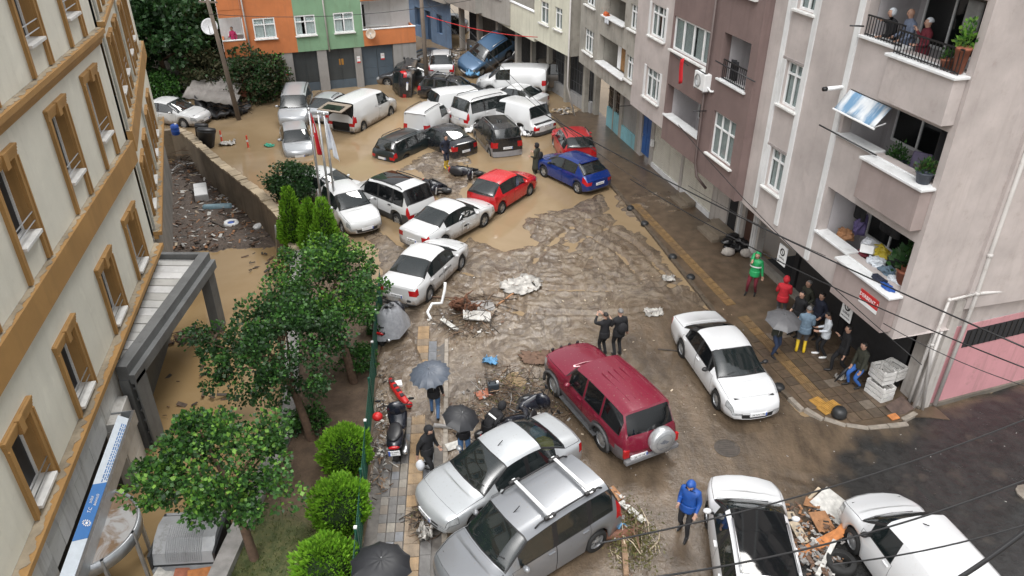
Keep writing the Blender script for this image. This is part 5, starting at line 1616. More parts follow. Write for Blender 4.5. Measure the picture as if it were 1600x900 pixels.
def put_car(typ, col, px, py, zz, end, deg, label, cat='car', sink=0.0, base=0.0, name=None, **kw):
    S = dict(TYPES[typ]); S.update(kw.get('over') or {})
    p = at(px, py, zz)
    d = Vector((math.cos(R(deg)), math.sin(R(deg)), 0))
    c = p - d * (S['L'] / 2 * end)
    nm = name or {'saloon': 'saloon_car', 'hatch': 'hatchback_car', 'supermini': 'hatchback_car', 'estate': 'estate_car', 'mpv': 'people_carrier', 'van': 'delivery_van', 'bigvan': 'delivery_van', 'bus': 'minibus', 'suv': 'sport_utility_car', 'offroader': 'offroad_car'}[typ]
    return make_car(nm, label, cat, typ, col, (c.x, c.y), R(deg), GROUP, base - sink, **kw)
# near the camera
make_car('saloon_car', 'silver saloon nosed onto the left pavement with coloured cloths behind its rear glass', 'car', 'saloon', P_SILVER, (-.32, 14.75), R(-143), GROUP, .06, over=dict(L=4.3, wb=2.45, belt=(.88, .97)), plate='34 HK 452', extras=('grille', 'antenna', 'noplate_r'))
make_car('people_carrier', 'grey high-roofed car with silver roof bars, parked at the bottom edge beside the silver saloon', 'car', 'mpv', P_GREY, (.40, 12.50), R(-144), GROUP, .06, extras=('bars', 'antenna', 'noplate_r'), style='alloy', over=dict(H=1.84), plate='34 EZ 907')
make_car('sport_utility_car', 'white black-roofed car cut by the bottom edge, beside the blue-coated person', 'car', 'suv', P_CLEANW, (5.56, 11.95), R(83), GROUP, .07, extras=('glassroof', 'noplate_r', 'rails', 'silver_rails'), over=dict(prof=[(0, .82), (.26, .95), (1.05, 1.07), (1.85, 1.56), (3.75, 1.62), (4.3, 1.16), (4.55, .96)]), plate='34 CN 618')
make_car('hatchback_car', 'white van-like hatchback at the bottom right beside heaped boards and a loose tyre', 'car', 'van', P_CLEANW, (9.22, 11.5), R(99), GROUP, .07, style='cap', extras=('black_mirrors', 'antenna', 'noplate_r'), over=dict(H=1.80, L=4.3), plate='34 FB 233')
make_car('saloon_car', 'clean white saloon facing the camera on the muddy road beside the right-hand kerb', 'car', 'saloon', P_CLEANW, (6.66, 19.55), R(-78.5), GROUP, .07, over=dict(L=4.63, wb=2.7, W=1.78), plate='34 NV 186', extras=('noplate_r', 'mouth', 'black_mirrors'), glass=CARGLASS2)
paj = make_car('offroad_car', 'maroon off-road car with a silver spare-wheel cover on its tail', 'off-road car', 'offroader', P_MAROON, (2.72, 17.62), R(116.5), GROUP, .06, cladding=flat('grey_cladding', (.12, .11, .115), .5, var=.25), extras=('flares', 'plate_left', 'noplate_f', 'notail', 'bodyframe'), glass=CARGLASS2, plate='34 TS 34', style='cap')
# its spare wheel, lights on the roof edge, ribs, side steps
rxm = Matrix.Translation((-2.31 - .20, -.18, 1.02)) @ Matrix.Rotation(R(-90), 4, 'Y')
sw = MB().lathe([(.10, -.13), (.36, -.13), (.385, -.08), (.385, .10), (.35, .135), (.05, .14)], 28, rxm).build('spare_wheel_cover', flat('spare_cover_silver', (.42, .43, .44), .3, .5, var=.12), paj, True)
em = MB()
for k in range(26):
    a0, a1 = 2 * math.pi * k / 26, 2 * math.pi * (k + 1) / 26
    em.add([rxm @ Vector((r_ * math.cos(a), r_ * math.sin(a), .143)) for a, r_ in ((a0, .25), (a1, .25), (a1, .26), (a0, .26))], [(0, 1, 2, 3)])
for q in (((-.02, -.16), (.10, .02), (.06, .10), (-.06, -.06)), ((-.06, -.02), (.02, .0), (.05, .16), (-.02, .1)), ((-.2, -.14), (-.185, -.14), (-.185, .16), (-.2, .16))):
    em.add([rxm @ Vector((u, v, .1435)) for u, v in q], [(0, 1, 2, 3)])
em.build('cover_emblem', flat('emblem_grey', (.14, .15, .17), .5), sw)
rb_ = MB()
for y in (-.3, -.1, .1, .3): rb_.box(-1.6, -.2, y - .014, y + .014, 1.84, 1.856)
rb_.build('roof_ribs', P_MAROON, paj, bevel=.006)
for s in (1, -1): MB().box(-1.0, .95, s * .90 - .1, s * .90 + .1, .38, .43).build('side_step', CLADDING, paj, bevel=.02)
MB().box(-2.46, -2.3, -.86, .86, .42, .56).build('rear_bumper', flat('grey_bumper', (.16, .16, .165), .45), paj, bevel=.03)
for y in (-.45, -.15, .15, .45): MB().ball((2.34, y, 1.08), .06, 8, 6, 0, (.6, 1, 1)).build('spot_lamp', BLACK, paj, True)
for s in (1, -1): MB().box(-2.36, -2.28, s * .80 - .08, s * .80 + .08, .62, .86).build('tail_light', TAIL, paj)
cs = [o for o in COL.objects if o.name == 'saloon_car'][0]
for (x, y, z, r, c, lb_) in ((-1.30, .25, 1.0, .3, (.45, .45, .04), 'yellow cloth on the rear shelf of the silver saloon'), (-1.42, -.18, .99, .28, (.25, .48, .62), 'pale blue cloth on the rear shelf of the silver saloon')):
    m_ = MB().ball((0, 0, 0), r, 12, 8, 0, (.8, 1, .3), .12)
    o = m_.build('shelf_cloth', flat('shelf_cloth_%d' % (c[0] * 100), c, .8), None, True)
    o.matrix_world = Matrix.Translation(cs.location) @ cs.rotation_euler.to_matrix().to_4x4() @ Matrix.Translation((x, y, z)); tag(o, lb_, 'cloth')
# the middle of the street
make_car('saloon_car', 'white saloon with printed doors, nearest of the white cars on the left', 'car', 'saloon', P_WHITE, (-3.30, 25.7), R(67), GROUP, .02, over=dict(L=4.43, wb=2.65, H=1.48), style='steel', plate='34 DP 170', extras=('noplate_f', 'nolamp2'))
ce = [o for o in COL.objects if o.name.startswith('saloon_car')][-1]
lt = text('door_print', 'ARAÇ KİRALAMA', .13, BLACK, ce, (-.15, -.895, .72), (R(90), 0, 0), .002)
make_car('saloon_car', 'white saloon with crumpled right-hand doors and foil over the window, behind the printed saloon', 'car', 'saloon', P_WHITE, (-2.72, 29.9), R(53), GROUP, -.02, over=dict(L=4.53, wb=2.64), plate='34 BRK 21', extras=('noplate_f',))
eg = [o for o in COL.objects if o.name.startswith('saloon_car')][-1]
b = MB()
for k in range(26):
    x, z_ = random.uniform(-.35, .85), random.uniform(.55, 1.25)
    y0 = -.90 + .10 * max(0, z_ - .9)
    b.add([(x + random.uniform(-.2, .2), y0 - random.uniform(.01, .09), z_ + random.uniform(-.16, .16)) for _ in range(3)], [(0, 1, 2)])
b.build('torn_foil', flat('torn_foil', (.55, .57, .58), .3, var=.3, scale=12), eg)
b = MB().ball((.1, -.885, .62), .14, 10, 6, 0, (1.6, .12, .35), .2); b.build('dark_dent_patch', DARKIN, eg, True)  # dark raised patch, painted as the shade inside a dent
make_car('people_carrier', 'white high-roofed car with a black glass roof panel behind the flagpoles, wheels in muddy water', 'car', 'mpv', P_WHITE, (-5.58, 32.45), R(137), GROUP, -.18, extras=('pano', 'rails', 'black_mirrors', 'noplate_f', 'dark_handles'), glass=CARGLASS2, cladding=True, plate='34 FTH 06', lamps=(.34, .16))
put_car('hatch', P_WHITE, 572, 350, .55, 1, -58, 'white hatchback with a broken bumper facing the camera beside the conifers', sink=.05, extras=('mouth', 'noplate_r'), over=dict(prof=[(0, .68), (.26, .82), (1.1, .98), (1.9, 1.42), (3.15, 1.46), (3.78, 1.04), (4.0, .84)]))
put_car('saloon', P_WHITE, 568, 300, .6, 1, -25, 'white saloon mostly hidden behind the flagpoles and the white hatchback', sink=.2, extras=('noplate_r',))
put_car('hatch', P_RED, 752, 316, .55, -1, 57, 'bright red hatchback standing in a puddle, tail towards the camera', sink=.04, over=dict(L=3.75, wb=2.42), plate='34 YD 55', extras=('noplate_f',))
put_car('hatch', P_BLUE, 936, 286, .55, -1, 127, 'deep blue hatchback at the water edge by the right-hand kerb', sink=.02, over=dict(L=4.06, wb=2.58), plate='34 RN 61', extras=('noplate_f', 'spoiler', 'black_mirrors'), lamps=(.34, .3))
put_car('suv', P_RED2, 907, 243, .6, -1, 97, 'red car with a smashed tail standing against the blue hatchback', sink=.2, over=dict(L=4.1, H=1.52, wb=2.5), extras=('rails', 'noplate_r'), glass=CARGLASS)
# the flooded group
put_car('estate', P_GREEN, 598, 236, .5, -1, 57, 'blackish green estate car sunk in the water, leftmost of the dark cars', sink=.42, extras=('rails',), pitch=R(1))
put_car('saloon', P_BLACK, 727, 230, .5, -1, 128, 'black saloon with a pale rear window, beside the wader in yellow boots', sink=.3, over=dict(L=4.25, wb=2.5), extras=('noplate_f',), plate='34 VT 7')
put_car('mpv', P_BLACK, 793, 228, .6, -1, 108, 'black high-roofed car with a dark sunroof, right of the black saloon', sink=.26, extras=('pano', 'rails', 'silver_rails'), over=dict(L=4.2), cladding=flat('silver_cladding', (.25, .25, .26), .4), plate='34 LU 93')
put_car('van', P_WHITE, 650, 201, .6, -1, 70, 'small white delivery van with rear doors to the camera, behind the dark estate', 'van', sink=.25, over=dict(L=3.9, W=1.7, H=1.75, wb=2.5), extras=('rails',))
put_car('van', P_WHITE, 674, 166, .7, -1, 28, 'white panel van with a tall blank side, behind the small white van', 'van', sink=.22, cladding=True)
put_car('bus', P_WHITE, 716, 184, .65, -1, 42, 'white minibus with tall red tail lights in the middle of the pile-up', 'minibus', sink=.12, extras=('rails',), lamps=(.34, .16))
put_car('van', P_WHITE, 853, 195, .6, -1, 133, 'white delivery van with a torn bumper, rightmost of the flooded group', 'van', sink=.2, over=dict(L=4.75), lamps=(.34, .12), cladding=True, plate='34 BK 48')
put_car('saloon', P_WHITE, 848, 157, .6, -1, 146, 'white saloon wedged behind the rightmost white van', sink=.2, over=dict(L=4.2))
put_car('suv', P_WHITE, 690, 117, .6, -1, 94, 'white car standing high behind the white vans, by the grey pole', sink=-.1, extras=('rails',))
put_car('estate', P_BLACK, 755, 140, .7, 1, -14, 'black car with a roof rack and blue cloth on top among white vans', sink=.05, extras=('bars',), over=dict(H=1.5))
put_car('bigvan', P_WHITE, 748, 126, .7, 1, 172, 'large white van with a blank side, facing left at the back of the pile-up', 'van', sink=.05, over=dict(L=4.6), style='steel')
put_car('bus', P_BRGREY, 806, 116, .9, 1, 176, 'brownish grey van behind the large white van, roof covered with dirt', 'van', sink=-.05, over=dict(L=4.5))
put_car('suv', P_SKY, 762, 92, .9, 0, 222, 'steel blue car flung up at an angle on the debris', sink=-.75, pitch=R(-17), roll=R(-20), extras=('rails', 'silver_rails'))
put_car('saloon', P_DGREY, 818, 84, .9, 0, 200, 'dark grey car tipped beside the blue one', sink=-.55, pitch=R(-14), roll=R(-10))
put_car('hatch', P_BLACK, 838, 80, .8, 0, 250, 'black car standing on its nose against the shopfronts', sink=-.55, pitch=R(-28), roll=R(15))
put_car('suv', P_BLACK, 655, 128, .4, 0, 92, 'black car lying on its side by the corner of the orange house', sink=-.72, roll=R(-84))
put_car('saloon', P_DGREY, 640, 118, .5, 0, 170, 'silver-fronted car crushed behind the overturned black car', sink=.2)
put_car('suv', P_BLACK, 690, 38, .6, 0, 175, 'black car far down the flooded side street', sink=.2)
put_car('saloon', P_DGREY, 676, 81, .2, 0, 15, 'dark car sunk to its roof in the water beyond the grey pole', sink=1.05)
# in front of the garages
put_car('saloon', P_WHITE, 318, 180, .55, 1, -15, 'white saloon parked by the bushes at the far left', sink=.12, over=dict(L=4.25), style='steel')
put_car('mpv', P_SILVERF, 457, 186, .5, 1, -82, 'silver high-roofed car with roof rails facing the camera by the garages', sink=.22, extras=('rails',))
put_car('supermini', P_SILVERF, 467, 233, .4, 1, -72, 'small silver hatchback half sunk in the water behind the flagpoles', sink=.42)
put_car('hatch', P_SILVERF, 496, 178, .6, -1, 76, 'silver hatchback squeezed between the silver high-roofed car and the white van', sink=.15, extras=('rails',), over=dict(H=1.56))
bv = put_car('bigvan', P_WHITE, 533, 192, .6, -1, 67, 'white panel van with its tailgate lifted and a dark empty load bay', 'van', sink=.16, extras=('noplate_r',))
for c in list(bv.children):
    if c.name.split('.')[0] in ('tailgate', 'rear_window'): bpy.data.objects.remove(c)
MB().box(-2.46, -2.40, -.80, .80, .55, 1.72).build('dark_bay_sheet', DARKIN, bv)  # flat dark sheet standing in for the shade inside the open van
o = MB().box(-1.15, 0, -.82, .82, -.03, .03).build('lifted_tailgate', P_WHITE, bv, bevel=.02); o.location = (-2.35, 0, 1.86); o.rotation_euler = (0, R(-6), 0)
MB().box(-1.0, -.35, -.6, .6, .031, .04).build('tailgate_glass', CARGLASS2, o)
for y in (-.62, .62): MB().bar((-2.42, y, 1.2), (-3.05, y, 1.86), .03).build('gas_strut', BLACK, bv)
for c, s in (('AKTAŞ', 1),):
    text('side_print', c, .22, flat('faded_print', (.35, .37, .4), .5), bv, (.1, -.955, 1.2), (R(90), 0, 0), .002)
# ---------------------------------------------------------------- trees, shrubs, conifers
def leaf_mat(name, c0, c1, rough=.45):
    if name in MATS: return MATS[name]
    t = NT(name)
    gi = t.n('ShaderNodeNewGeometry')
    c = t.mix(gi.outputs['Random Per Island'], c0, c1)
    t.set(c, rough, 0, .4)
    t.p.inputs['Transmission Weight'].default_value = 0
    tr = t.n('ShaderNodeBsdfTranslucent'); t.l(c, tr.inputs[0])
    mx = t.n('ShaderNodeMixShader'); mx.inputs[0].default_value = .25
    t.l(t.p.outputs[0], mx.inputs[1]); t.l(tr.outputs[0], mx.inputs[2]); t.l(mx.outputs[0], t.out.inputs[0])
    MATS[name] = t.m
    return t.m
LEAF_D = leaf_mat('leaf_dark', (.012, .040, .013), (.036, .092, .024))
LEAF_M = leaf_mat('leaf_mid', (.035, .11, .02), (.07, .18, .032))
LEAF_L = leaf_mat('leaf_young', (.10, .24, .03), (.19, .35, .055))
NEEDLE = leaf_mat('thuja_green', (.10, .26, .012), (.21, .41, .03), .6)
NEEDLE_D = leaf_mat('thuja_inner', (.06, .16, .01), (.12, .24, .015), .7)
SCRUB = leaf_mat('scrub', (.035, .045, .018), (.085, .08, .038), .7)
BARK = flat('bark', (.10, .062, .04), .9, var=.35, scale=8, bump=.5)

def leaves(C, Dn, size, wid=.45, fold=.25):
    """arrays of centres and directions -> folded leaf quads"""
    n = len(C)
    t = Dn / np.linalg.norm(Dn, axis=1, keepdims=True)
    r_ = rng.normal(size=(n, 3)); r_[:, 2] += .0
    s_ = np.cross(t, r_); s_ /= np.linalg.norm(s_, axis=1, keepdims=True) + 1e-9
    up = np.cross(s_, t)
    L = (size * rng.uniform(.6, 1.25, (n, 1)))
    a = C; b = C + t * L * .45 + s_ * L * wid + up * L * fold * .4; c = C + t * L; d = C + t * L * .45 - s_ * L * wid + up * L * fold * .4
    V = np.stack([a, b, c, d], 1).reshape(-1, 3)
    return V, np.arange(4 * n).reshape(n, 4)

def tree(name, label, base, cc, rad, nclus=60, per=95, leaf=.13, mats=(LEAF_D, LEAF_M, LEAF_L), trunk=.11, group=None, clus=.36, bright=.25, cat='tree', limbs=7):
    t_ = thing(name, label, cat, base, 0, group)
    cc, rad = np.array(cc, float), np.array(rad, float)
    P_ = []
    while len(P_) < nclus:
        p = rng.normal(size=3); p /= np.linalg.norm(p)
        k = rng.uniform(.25, 1) ** .45
        if p[2] < -.55 and rng.random() < .6: continue
        if rng.random() < .16: k *= 1.17
        P_.append(p * k)
    P_ = np.array(P_)
    V, F, M, off = [], [], [], 0
    for p in P_:
        out = np.linalg.norm(p)
        ctr = cc + p * rad
        rr = clus * rng.uniform(.6, 1.4)
        m = int(per * rng.uniform(.7, 1.25))
        q = rng.normal(size=(m, 3)); q /= np.linalg.norm(q, axis=1, keepdims=True); q *= rng.uniform(.2, 1, (m, 1)) ** .5
        q[:, 2] *= .75
        C = ctr + q * rr
        D = q * .8 + rng.normal(size=(m, 3)) * .5 + np.array([0, 0, -.15]) + p * .4
        v, f = leaves(C, D, leaf)
        V.append(v); F.append(f + off); off += len(v)
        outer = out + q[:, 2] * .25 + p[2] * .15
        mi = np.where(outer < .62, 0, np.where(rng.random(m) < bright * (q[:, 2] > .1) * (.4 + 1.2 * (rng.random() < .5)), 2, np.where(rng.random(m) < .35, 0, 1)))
        M.append(mi)
    me = np_mesh('crown', np.concatenate(V), np.concatenate(F), list(mats), False, np.concatenate(M))
    obj('crown', me, t_)
    tb = MB()
    top = Vector(cc) + Vector((0, 0, -rad[2] * .1))
    mid = Vector((top.x * .35, top.y * .35, top.z * .5))
    tb.tube([(0, 0, -.3), (0, 0, .0), mid, top], [trunk * 1.25, trunk * 1.1, trunk * .85, trunk * .4], 9)
    tb.build('trunk', BARK, t_, True)
    for i in rng.choice(len(P_), min(limbs, len(P_)), replace=False):
        e = Vector(cc + P_[i] * rad * .92); s_ = mid.lerp(top, random.uniform(.1, .8))
        MB().tube([s_, s_.lerp(e, .5) + Vector((0, 0, .12)), e], [trunk * .42, trunk * .3, .012], 6).build('limb', BARK, t_, True)
    return t_

def thuja(name, label, base, h, r, shape, n=4200, spray=.13, group=None, cat='shrub', mats=(NEEDLE_D, NEEDLE, NEEDLE)):
    """clipped evergreen: upright sprays all over a shell, ragged at the edge"""
    t_ = thing(name, label, cat, base, 0, group)
    V, F, M, off = [], [], [], 0
    u = rng.uniform(0, 1, n); a = rng.uniform(0, 2 * np.pi, n)
    z, rr = shape(u)
    bump = 1 + .10 * np.sin(a * 5 + z * 7) + .08 * np.sin(a * 9 - z * 11) + rng.normal(0, .05, n)
    k = np.where(rng.random(n) < .25, rng.uniform(.6, .9, n), 1) * bump
    C = np.stack([np.cos(a) * rr * r * k, np.sin(a) * rr * r * k, z * h], 1)
    D = np.stack([np.cos(a) * rr, np.sin(a) * rr, .55 + z * .6], 1) + rng.normal(0, .28, (n, 3))
    v, f = leaves(C, D, spray, .22, .1)
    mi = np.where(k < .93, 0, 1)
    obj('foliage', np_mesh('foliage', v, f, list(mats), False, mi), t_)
    core = MB(); zz = np.linspace(.02, .96, 9)
    z2, r2 = shape(np.linspace(0.01, .99, 9))
    o_ = np.argsort(z2)
    core.lathe([(max(.02, r2[i] * r * .82), z2[i] * h * .97) for i in o_], 14)
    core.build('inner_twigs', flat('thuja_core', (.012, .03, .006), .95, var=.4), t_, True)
    MB().tube([(0, 0, -.15), (0, 0, h * .3)], [.06, .04], 7).build('stem', BARK, t_)
    return t_
ball_shape = lambda u: ((1 - np.cos(np.pi * (.08 + .92 * u))) / 2, np.sin(np.pi * (.08 + .92 * u)) ** .85)
cone_shape = lambda u: (1 - np.sqrt(1 - u * .985), np.minimum(1, .55 + 3 * (1 - np.sqrt(1 - u * .985))) * (np.sqrt(1 - u * .985)) ** .8)
TG = 'leafy trees in the garden strip'
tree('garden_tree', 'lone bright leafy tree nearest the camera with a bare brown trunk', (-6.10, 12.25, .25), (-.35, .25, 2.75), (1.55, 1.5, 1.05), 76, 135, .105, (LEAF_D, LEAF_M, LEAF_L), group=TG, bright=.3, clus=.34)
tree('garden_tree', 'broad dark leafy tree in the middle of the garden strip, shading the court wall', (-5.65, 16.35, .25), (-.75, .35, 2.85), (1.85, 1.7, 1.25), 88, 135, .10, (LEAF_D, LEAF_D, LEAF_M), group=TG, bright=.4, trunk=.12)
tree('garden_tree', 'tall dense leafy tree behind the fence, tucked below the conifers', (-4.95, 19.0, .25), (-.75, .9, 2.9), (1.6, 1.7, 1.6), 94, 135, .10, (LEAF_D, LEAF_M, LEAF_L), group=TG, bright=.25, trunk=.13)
BG_ = 'clipped round bushes along the fence'
for i, (q, r, lb_) in enumerate([((541, 735), .62, 'clipped lime green round bush farthest from the camera, level with the black scooter'), ((533, 824), .66, 'clipped lime green round bush in the middle of the row by the fence'), ((511, 925), .66, 'clipped lime green round bush cut by the bottom edge, left of the large umbrella')]):
    p = at(*q, .28)
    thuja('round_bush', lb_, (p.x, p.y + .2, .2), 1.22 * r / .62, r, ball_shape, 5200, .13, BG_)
CG = 'pointed conifers by the flagpoles'
for q, h, r, lb_ in [((462, 382), 2.9, .62, 'pointed green conifer leftmost of the three, beside the retaining wall'), ((491, 392), 2.6, .55, 'smaller pointed conifer between its two neighbours'), ((514, 402), 2.9, .66, 'pointed green conifer rightmost of the three, before the white hatchback')]:
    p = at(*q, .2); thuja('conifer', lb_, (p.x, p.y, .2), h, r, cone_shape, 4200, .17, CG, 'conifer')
p = at(462, 314, .1)
tree('dark_shrub', 'dark round leafy shrub by the retaining wall, left of the flagpoles', (p.x, p.y, .0), (0, 0, 1.05), (1.15, 1.0, .95), 60, 80, .12, (LEAF_D, LEAF_D, LEAF_D), .07, None, .38, .1, 'shrub', 5)
# low plants in the garden strip
for q, r, h, lb_ in [((482, 672), .6, .55, 'dark low bush beside the trunk of the broad dark tree'), ((562, 575), .55, .7, 'low dark bush at the fence under the dense tree'), ((590, 520), .4, .9, 'thin leafy shrub leaning over the green fence'), ((395, 560), .5, .5, 'small dark shrub on top of the court wall under the broad tree')]:
    p = at(*q, .25)
    tree('low_bush', lb_, (p.x, p.y, .22), (0, 0, h * .6), (r, r, h * .55), 22, 70, .09, (LEAF_D, LEAF_M, LEAF_M), .03, 'low bushes in the garden strip', .22, .2, 'shrub', 3)
n = 9000
gxr, gyr = rng.uniform(-7.6, -3.6, n), rng.uniform(9.5, 21, n)
kp = (sdist(gxr, gyr, gp) > .12) & (rng.random(n) < np.clip(.35 + .9 * fbm(gxr * .7, gyr * .7, 4, 18) + (13.8 - gyr) * .3, .02, 1))
gxr, gyr = gxr[kp], gyr[kp]
gz = .27 + .07 * fbm(gxr * .8, gyr * .8, 4, 14)
C = np.stack([gxr, gyr, gz], 1); D = rng.normal(0, .5, (len(C), 3)); D[:, 2] = 1
v, f = leaves(C, D, .09, .12, .1)
tag(obj('grass', np_mesh('grass', v, f, [leaf_mat('grass_blade', (.04, .07, .012), (.10, .12, .03), .6)])), kind='stuff')
# ---- wooded slope and scrub at the upper left
hx, hy = np.arange(-75, -17.5, 1.0), np.arange(47.5, 120, 1.0)
HX, HY = np.meshgrid(hx, hy)
HZ = np.clip((HY - 50) * .16 + (-21 - HX) * .10, -.5, 9) + .5 * fbm(HX * .3, HY * .3, 4, 3) - .2
hi_ = np.arange(HX.size).reshape(HX.shape)
HF = np.stack([hi_[:-1, :-1].ravel(), hi_[:-1, 1:].ravel(), hi_[1:, 1:].ravel(), hi_[1:, :-1].ravel()], 1)
t = NT('slope_earth'); t.set(t.mix(t.ramp(t.noise(.8, 6, .7), [(.35, 0), (.65, 1)]), (.05, .045, .03), (.14, .12, .09)), .95); t.bump(t.noise(4, 5), .8, .2)
tag(obj('hillside', np_mesh('hillside', np.stack([HX.ravel(), HY.ravel(), HZ.ravel()], 1), HF, t.m, True)), kind='structure')
WG = 'trees on the slope at the upper left'
for i, (q, z, h, r, dark, lb_) in enumerate([((262, 138), .3, 6.5, 3.4, 1, 'large dark tree at the top left edge, behind the cream building'), ((300, 95), .8, 6.0, 2.3, 1, 'dark tree behind the leaning wooden pole'), ((236, 120), .8, 7.5, 3.0, 1, 'dark tree half hidden by the far corner of the cream building'), ((285, 60), 1.6, 7.0, 3.2, 0, 'greyish green tree higher on the slope at the top edge')]):
    p = at(*q, z)
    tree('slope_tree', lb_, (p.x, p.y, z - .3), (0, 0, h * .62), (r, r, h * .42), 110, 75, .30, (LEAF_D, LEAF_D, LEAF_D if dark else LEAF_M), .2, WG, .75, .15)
for i, (q, h, r, mt, lb_) in enumerate([((262, 152), 1.9, 1.5, (LEAF_D, LEAF_M, LEAF_M), 'round green shrub behind the far left white saloon'), ((330, 150), 3.2, 1.7, (SCRUB, SCRUB, LEAF_D), 'brownish thicket over the collapsed sheeting'), ((355, 120), 4.2, 1.6, (SCRUB, LEAF_D, SCRUB), 'tall brownish thicket below the corner balcony'), ((395, 158), 3.4, 1.5, (SCRUB, LEAF_D, LEAF_D), 'green and brown scrub left of the grey garages'), ((425, 152), 3.1, 1.2, (LEAF_D, SCRUB, LEAF_M), 'climbing scrub against the first grey garage pillar'), ((228, 150), 2.4, 1.4, (SCRUB, LEAF_D, LEAF_D), 'dull scrub beside the far end of the cream building')]):
    p = at(*q, .1)
    tree('scrub_thicket', lb_, (p.x, p.y, -.2), (0, 0, h * .55), (r, r * .8, h * .5), 60, 70, .17, mt, .05, 'scrub at the foot of the slope', .45, .2, 'shrub', 6)
# ---------------------------------------------------------------- green mesh fence along the garden
GRNM = flat('green_fence_paint', (.012, .075, .05), .45, var=.2)
fn = thing('mesh_fence', 'dark green mesh fence between the garden strip and the left pavement', 'fence')
fpts = [Vector(p) for p in FENCE[1:3]] + [at(598, 470).xy]
fpts = [fpts[0] - (fpts[1] - fpts[0]).normalized() * 1.5] + fpts
for a, b_ in zip(fpts[:-1], fpts[1:]):
    L_ = (b_ - a).length; n = max(1, round(L_ / 1.9)); d = (b_ - a) / n
    for k in range(n):
        p, q = a + d * k, a + d * (k + 1)
        g = MB(); g.bar((p.x, p.y, 0), (p.x, p.y, 1.42), .065); o = g.build('post', GRNM, fn)
        MB().box(p.x - .036, p.x + .036, p.y - .036, p.y + .036, 1.42, 1.46).build('post_cap', GRNM if k % 2 else WHITE, o)
        g = MB()
        for j in range(6): g.bar((p.x, p.y, .1 + .25 * j), (q.x, q.y, .1 + .25 * j), .014)
        m_ = int((q - p).length / .075)
        for j in range(1, m_):
            r_ = p + (q - p) * (j / m_); g.bar((r_.x, r_.y, .08), (r_.x, r_.y, 1.38), .010)
        o = g.build('mesh_panel', GRNM, fn); o['kind'] = 'stuff'
# ---------------------------------------------------------------- people
SKIN = flat('skin', (.42, .25, .18), .55, var=.08)
def cloth(name, col, rough=.85): return flat('cloth_' + name, col, rough, var=.18, scale=14, bump=.15)
C_BLACK, C_NAVY, C_OLIVE = cloth('black', (.010, .010, .012)), cloth('navy', (.014, .018, .035)), cloth('olive', (.035, .037, .026))
C_GREEN, C_REDH, C_BLUEJ = cloth('green', (.02, .30, .10), .5), cloth('red', (.42, .015, .025)), cloth('bright_blue', (.010, .065, .28), .5)
C_JEANS, C_DENIM, C_GREYT = cloth('jeans', (.055, .12, .24)), cloth('denim_jacket', (.13, .19, .25)), cloth('grey', (.09, .09, .095))
C_WHITE, C_MAROON, C_YEL = cloth('white', (.58, .62, .66)), cloth('maroon', (.12, .012, .022)), flat('yellow_rubber', (.62, .42, .02), .35)
C_DJEANS, C_PINK, C_PLAID = cloth('dark_jeans', (.025, .04, .085)), cloth('pink', (.45, .03, .12)), cloth('plaid', (.14, .17, .24))
HAIRD, HAIRG = flat('dark_hair', (.012, .010, .009), .6), flat('grey_hair', (.16, .155, .15), .6)

def ik(a, b, l1, l2, pole):
    a, b, pole = Vector(a), Vector(b), Vector(pole)
    d = b - a
    L = min(d.length, (l1 + l2) * .999)
    d.normalize()
    b = a + d * L
    x = (l1 * l1 - l2 * l2 + L * L) / (2 * L)
    h = math.sqrt(max(l1 * l1 - x * x, 0))
    p = (pole - d * pole.dot(d)).normalized()
    return a + d * x + p * h, b

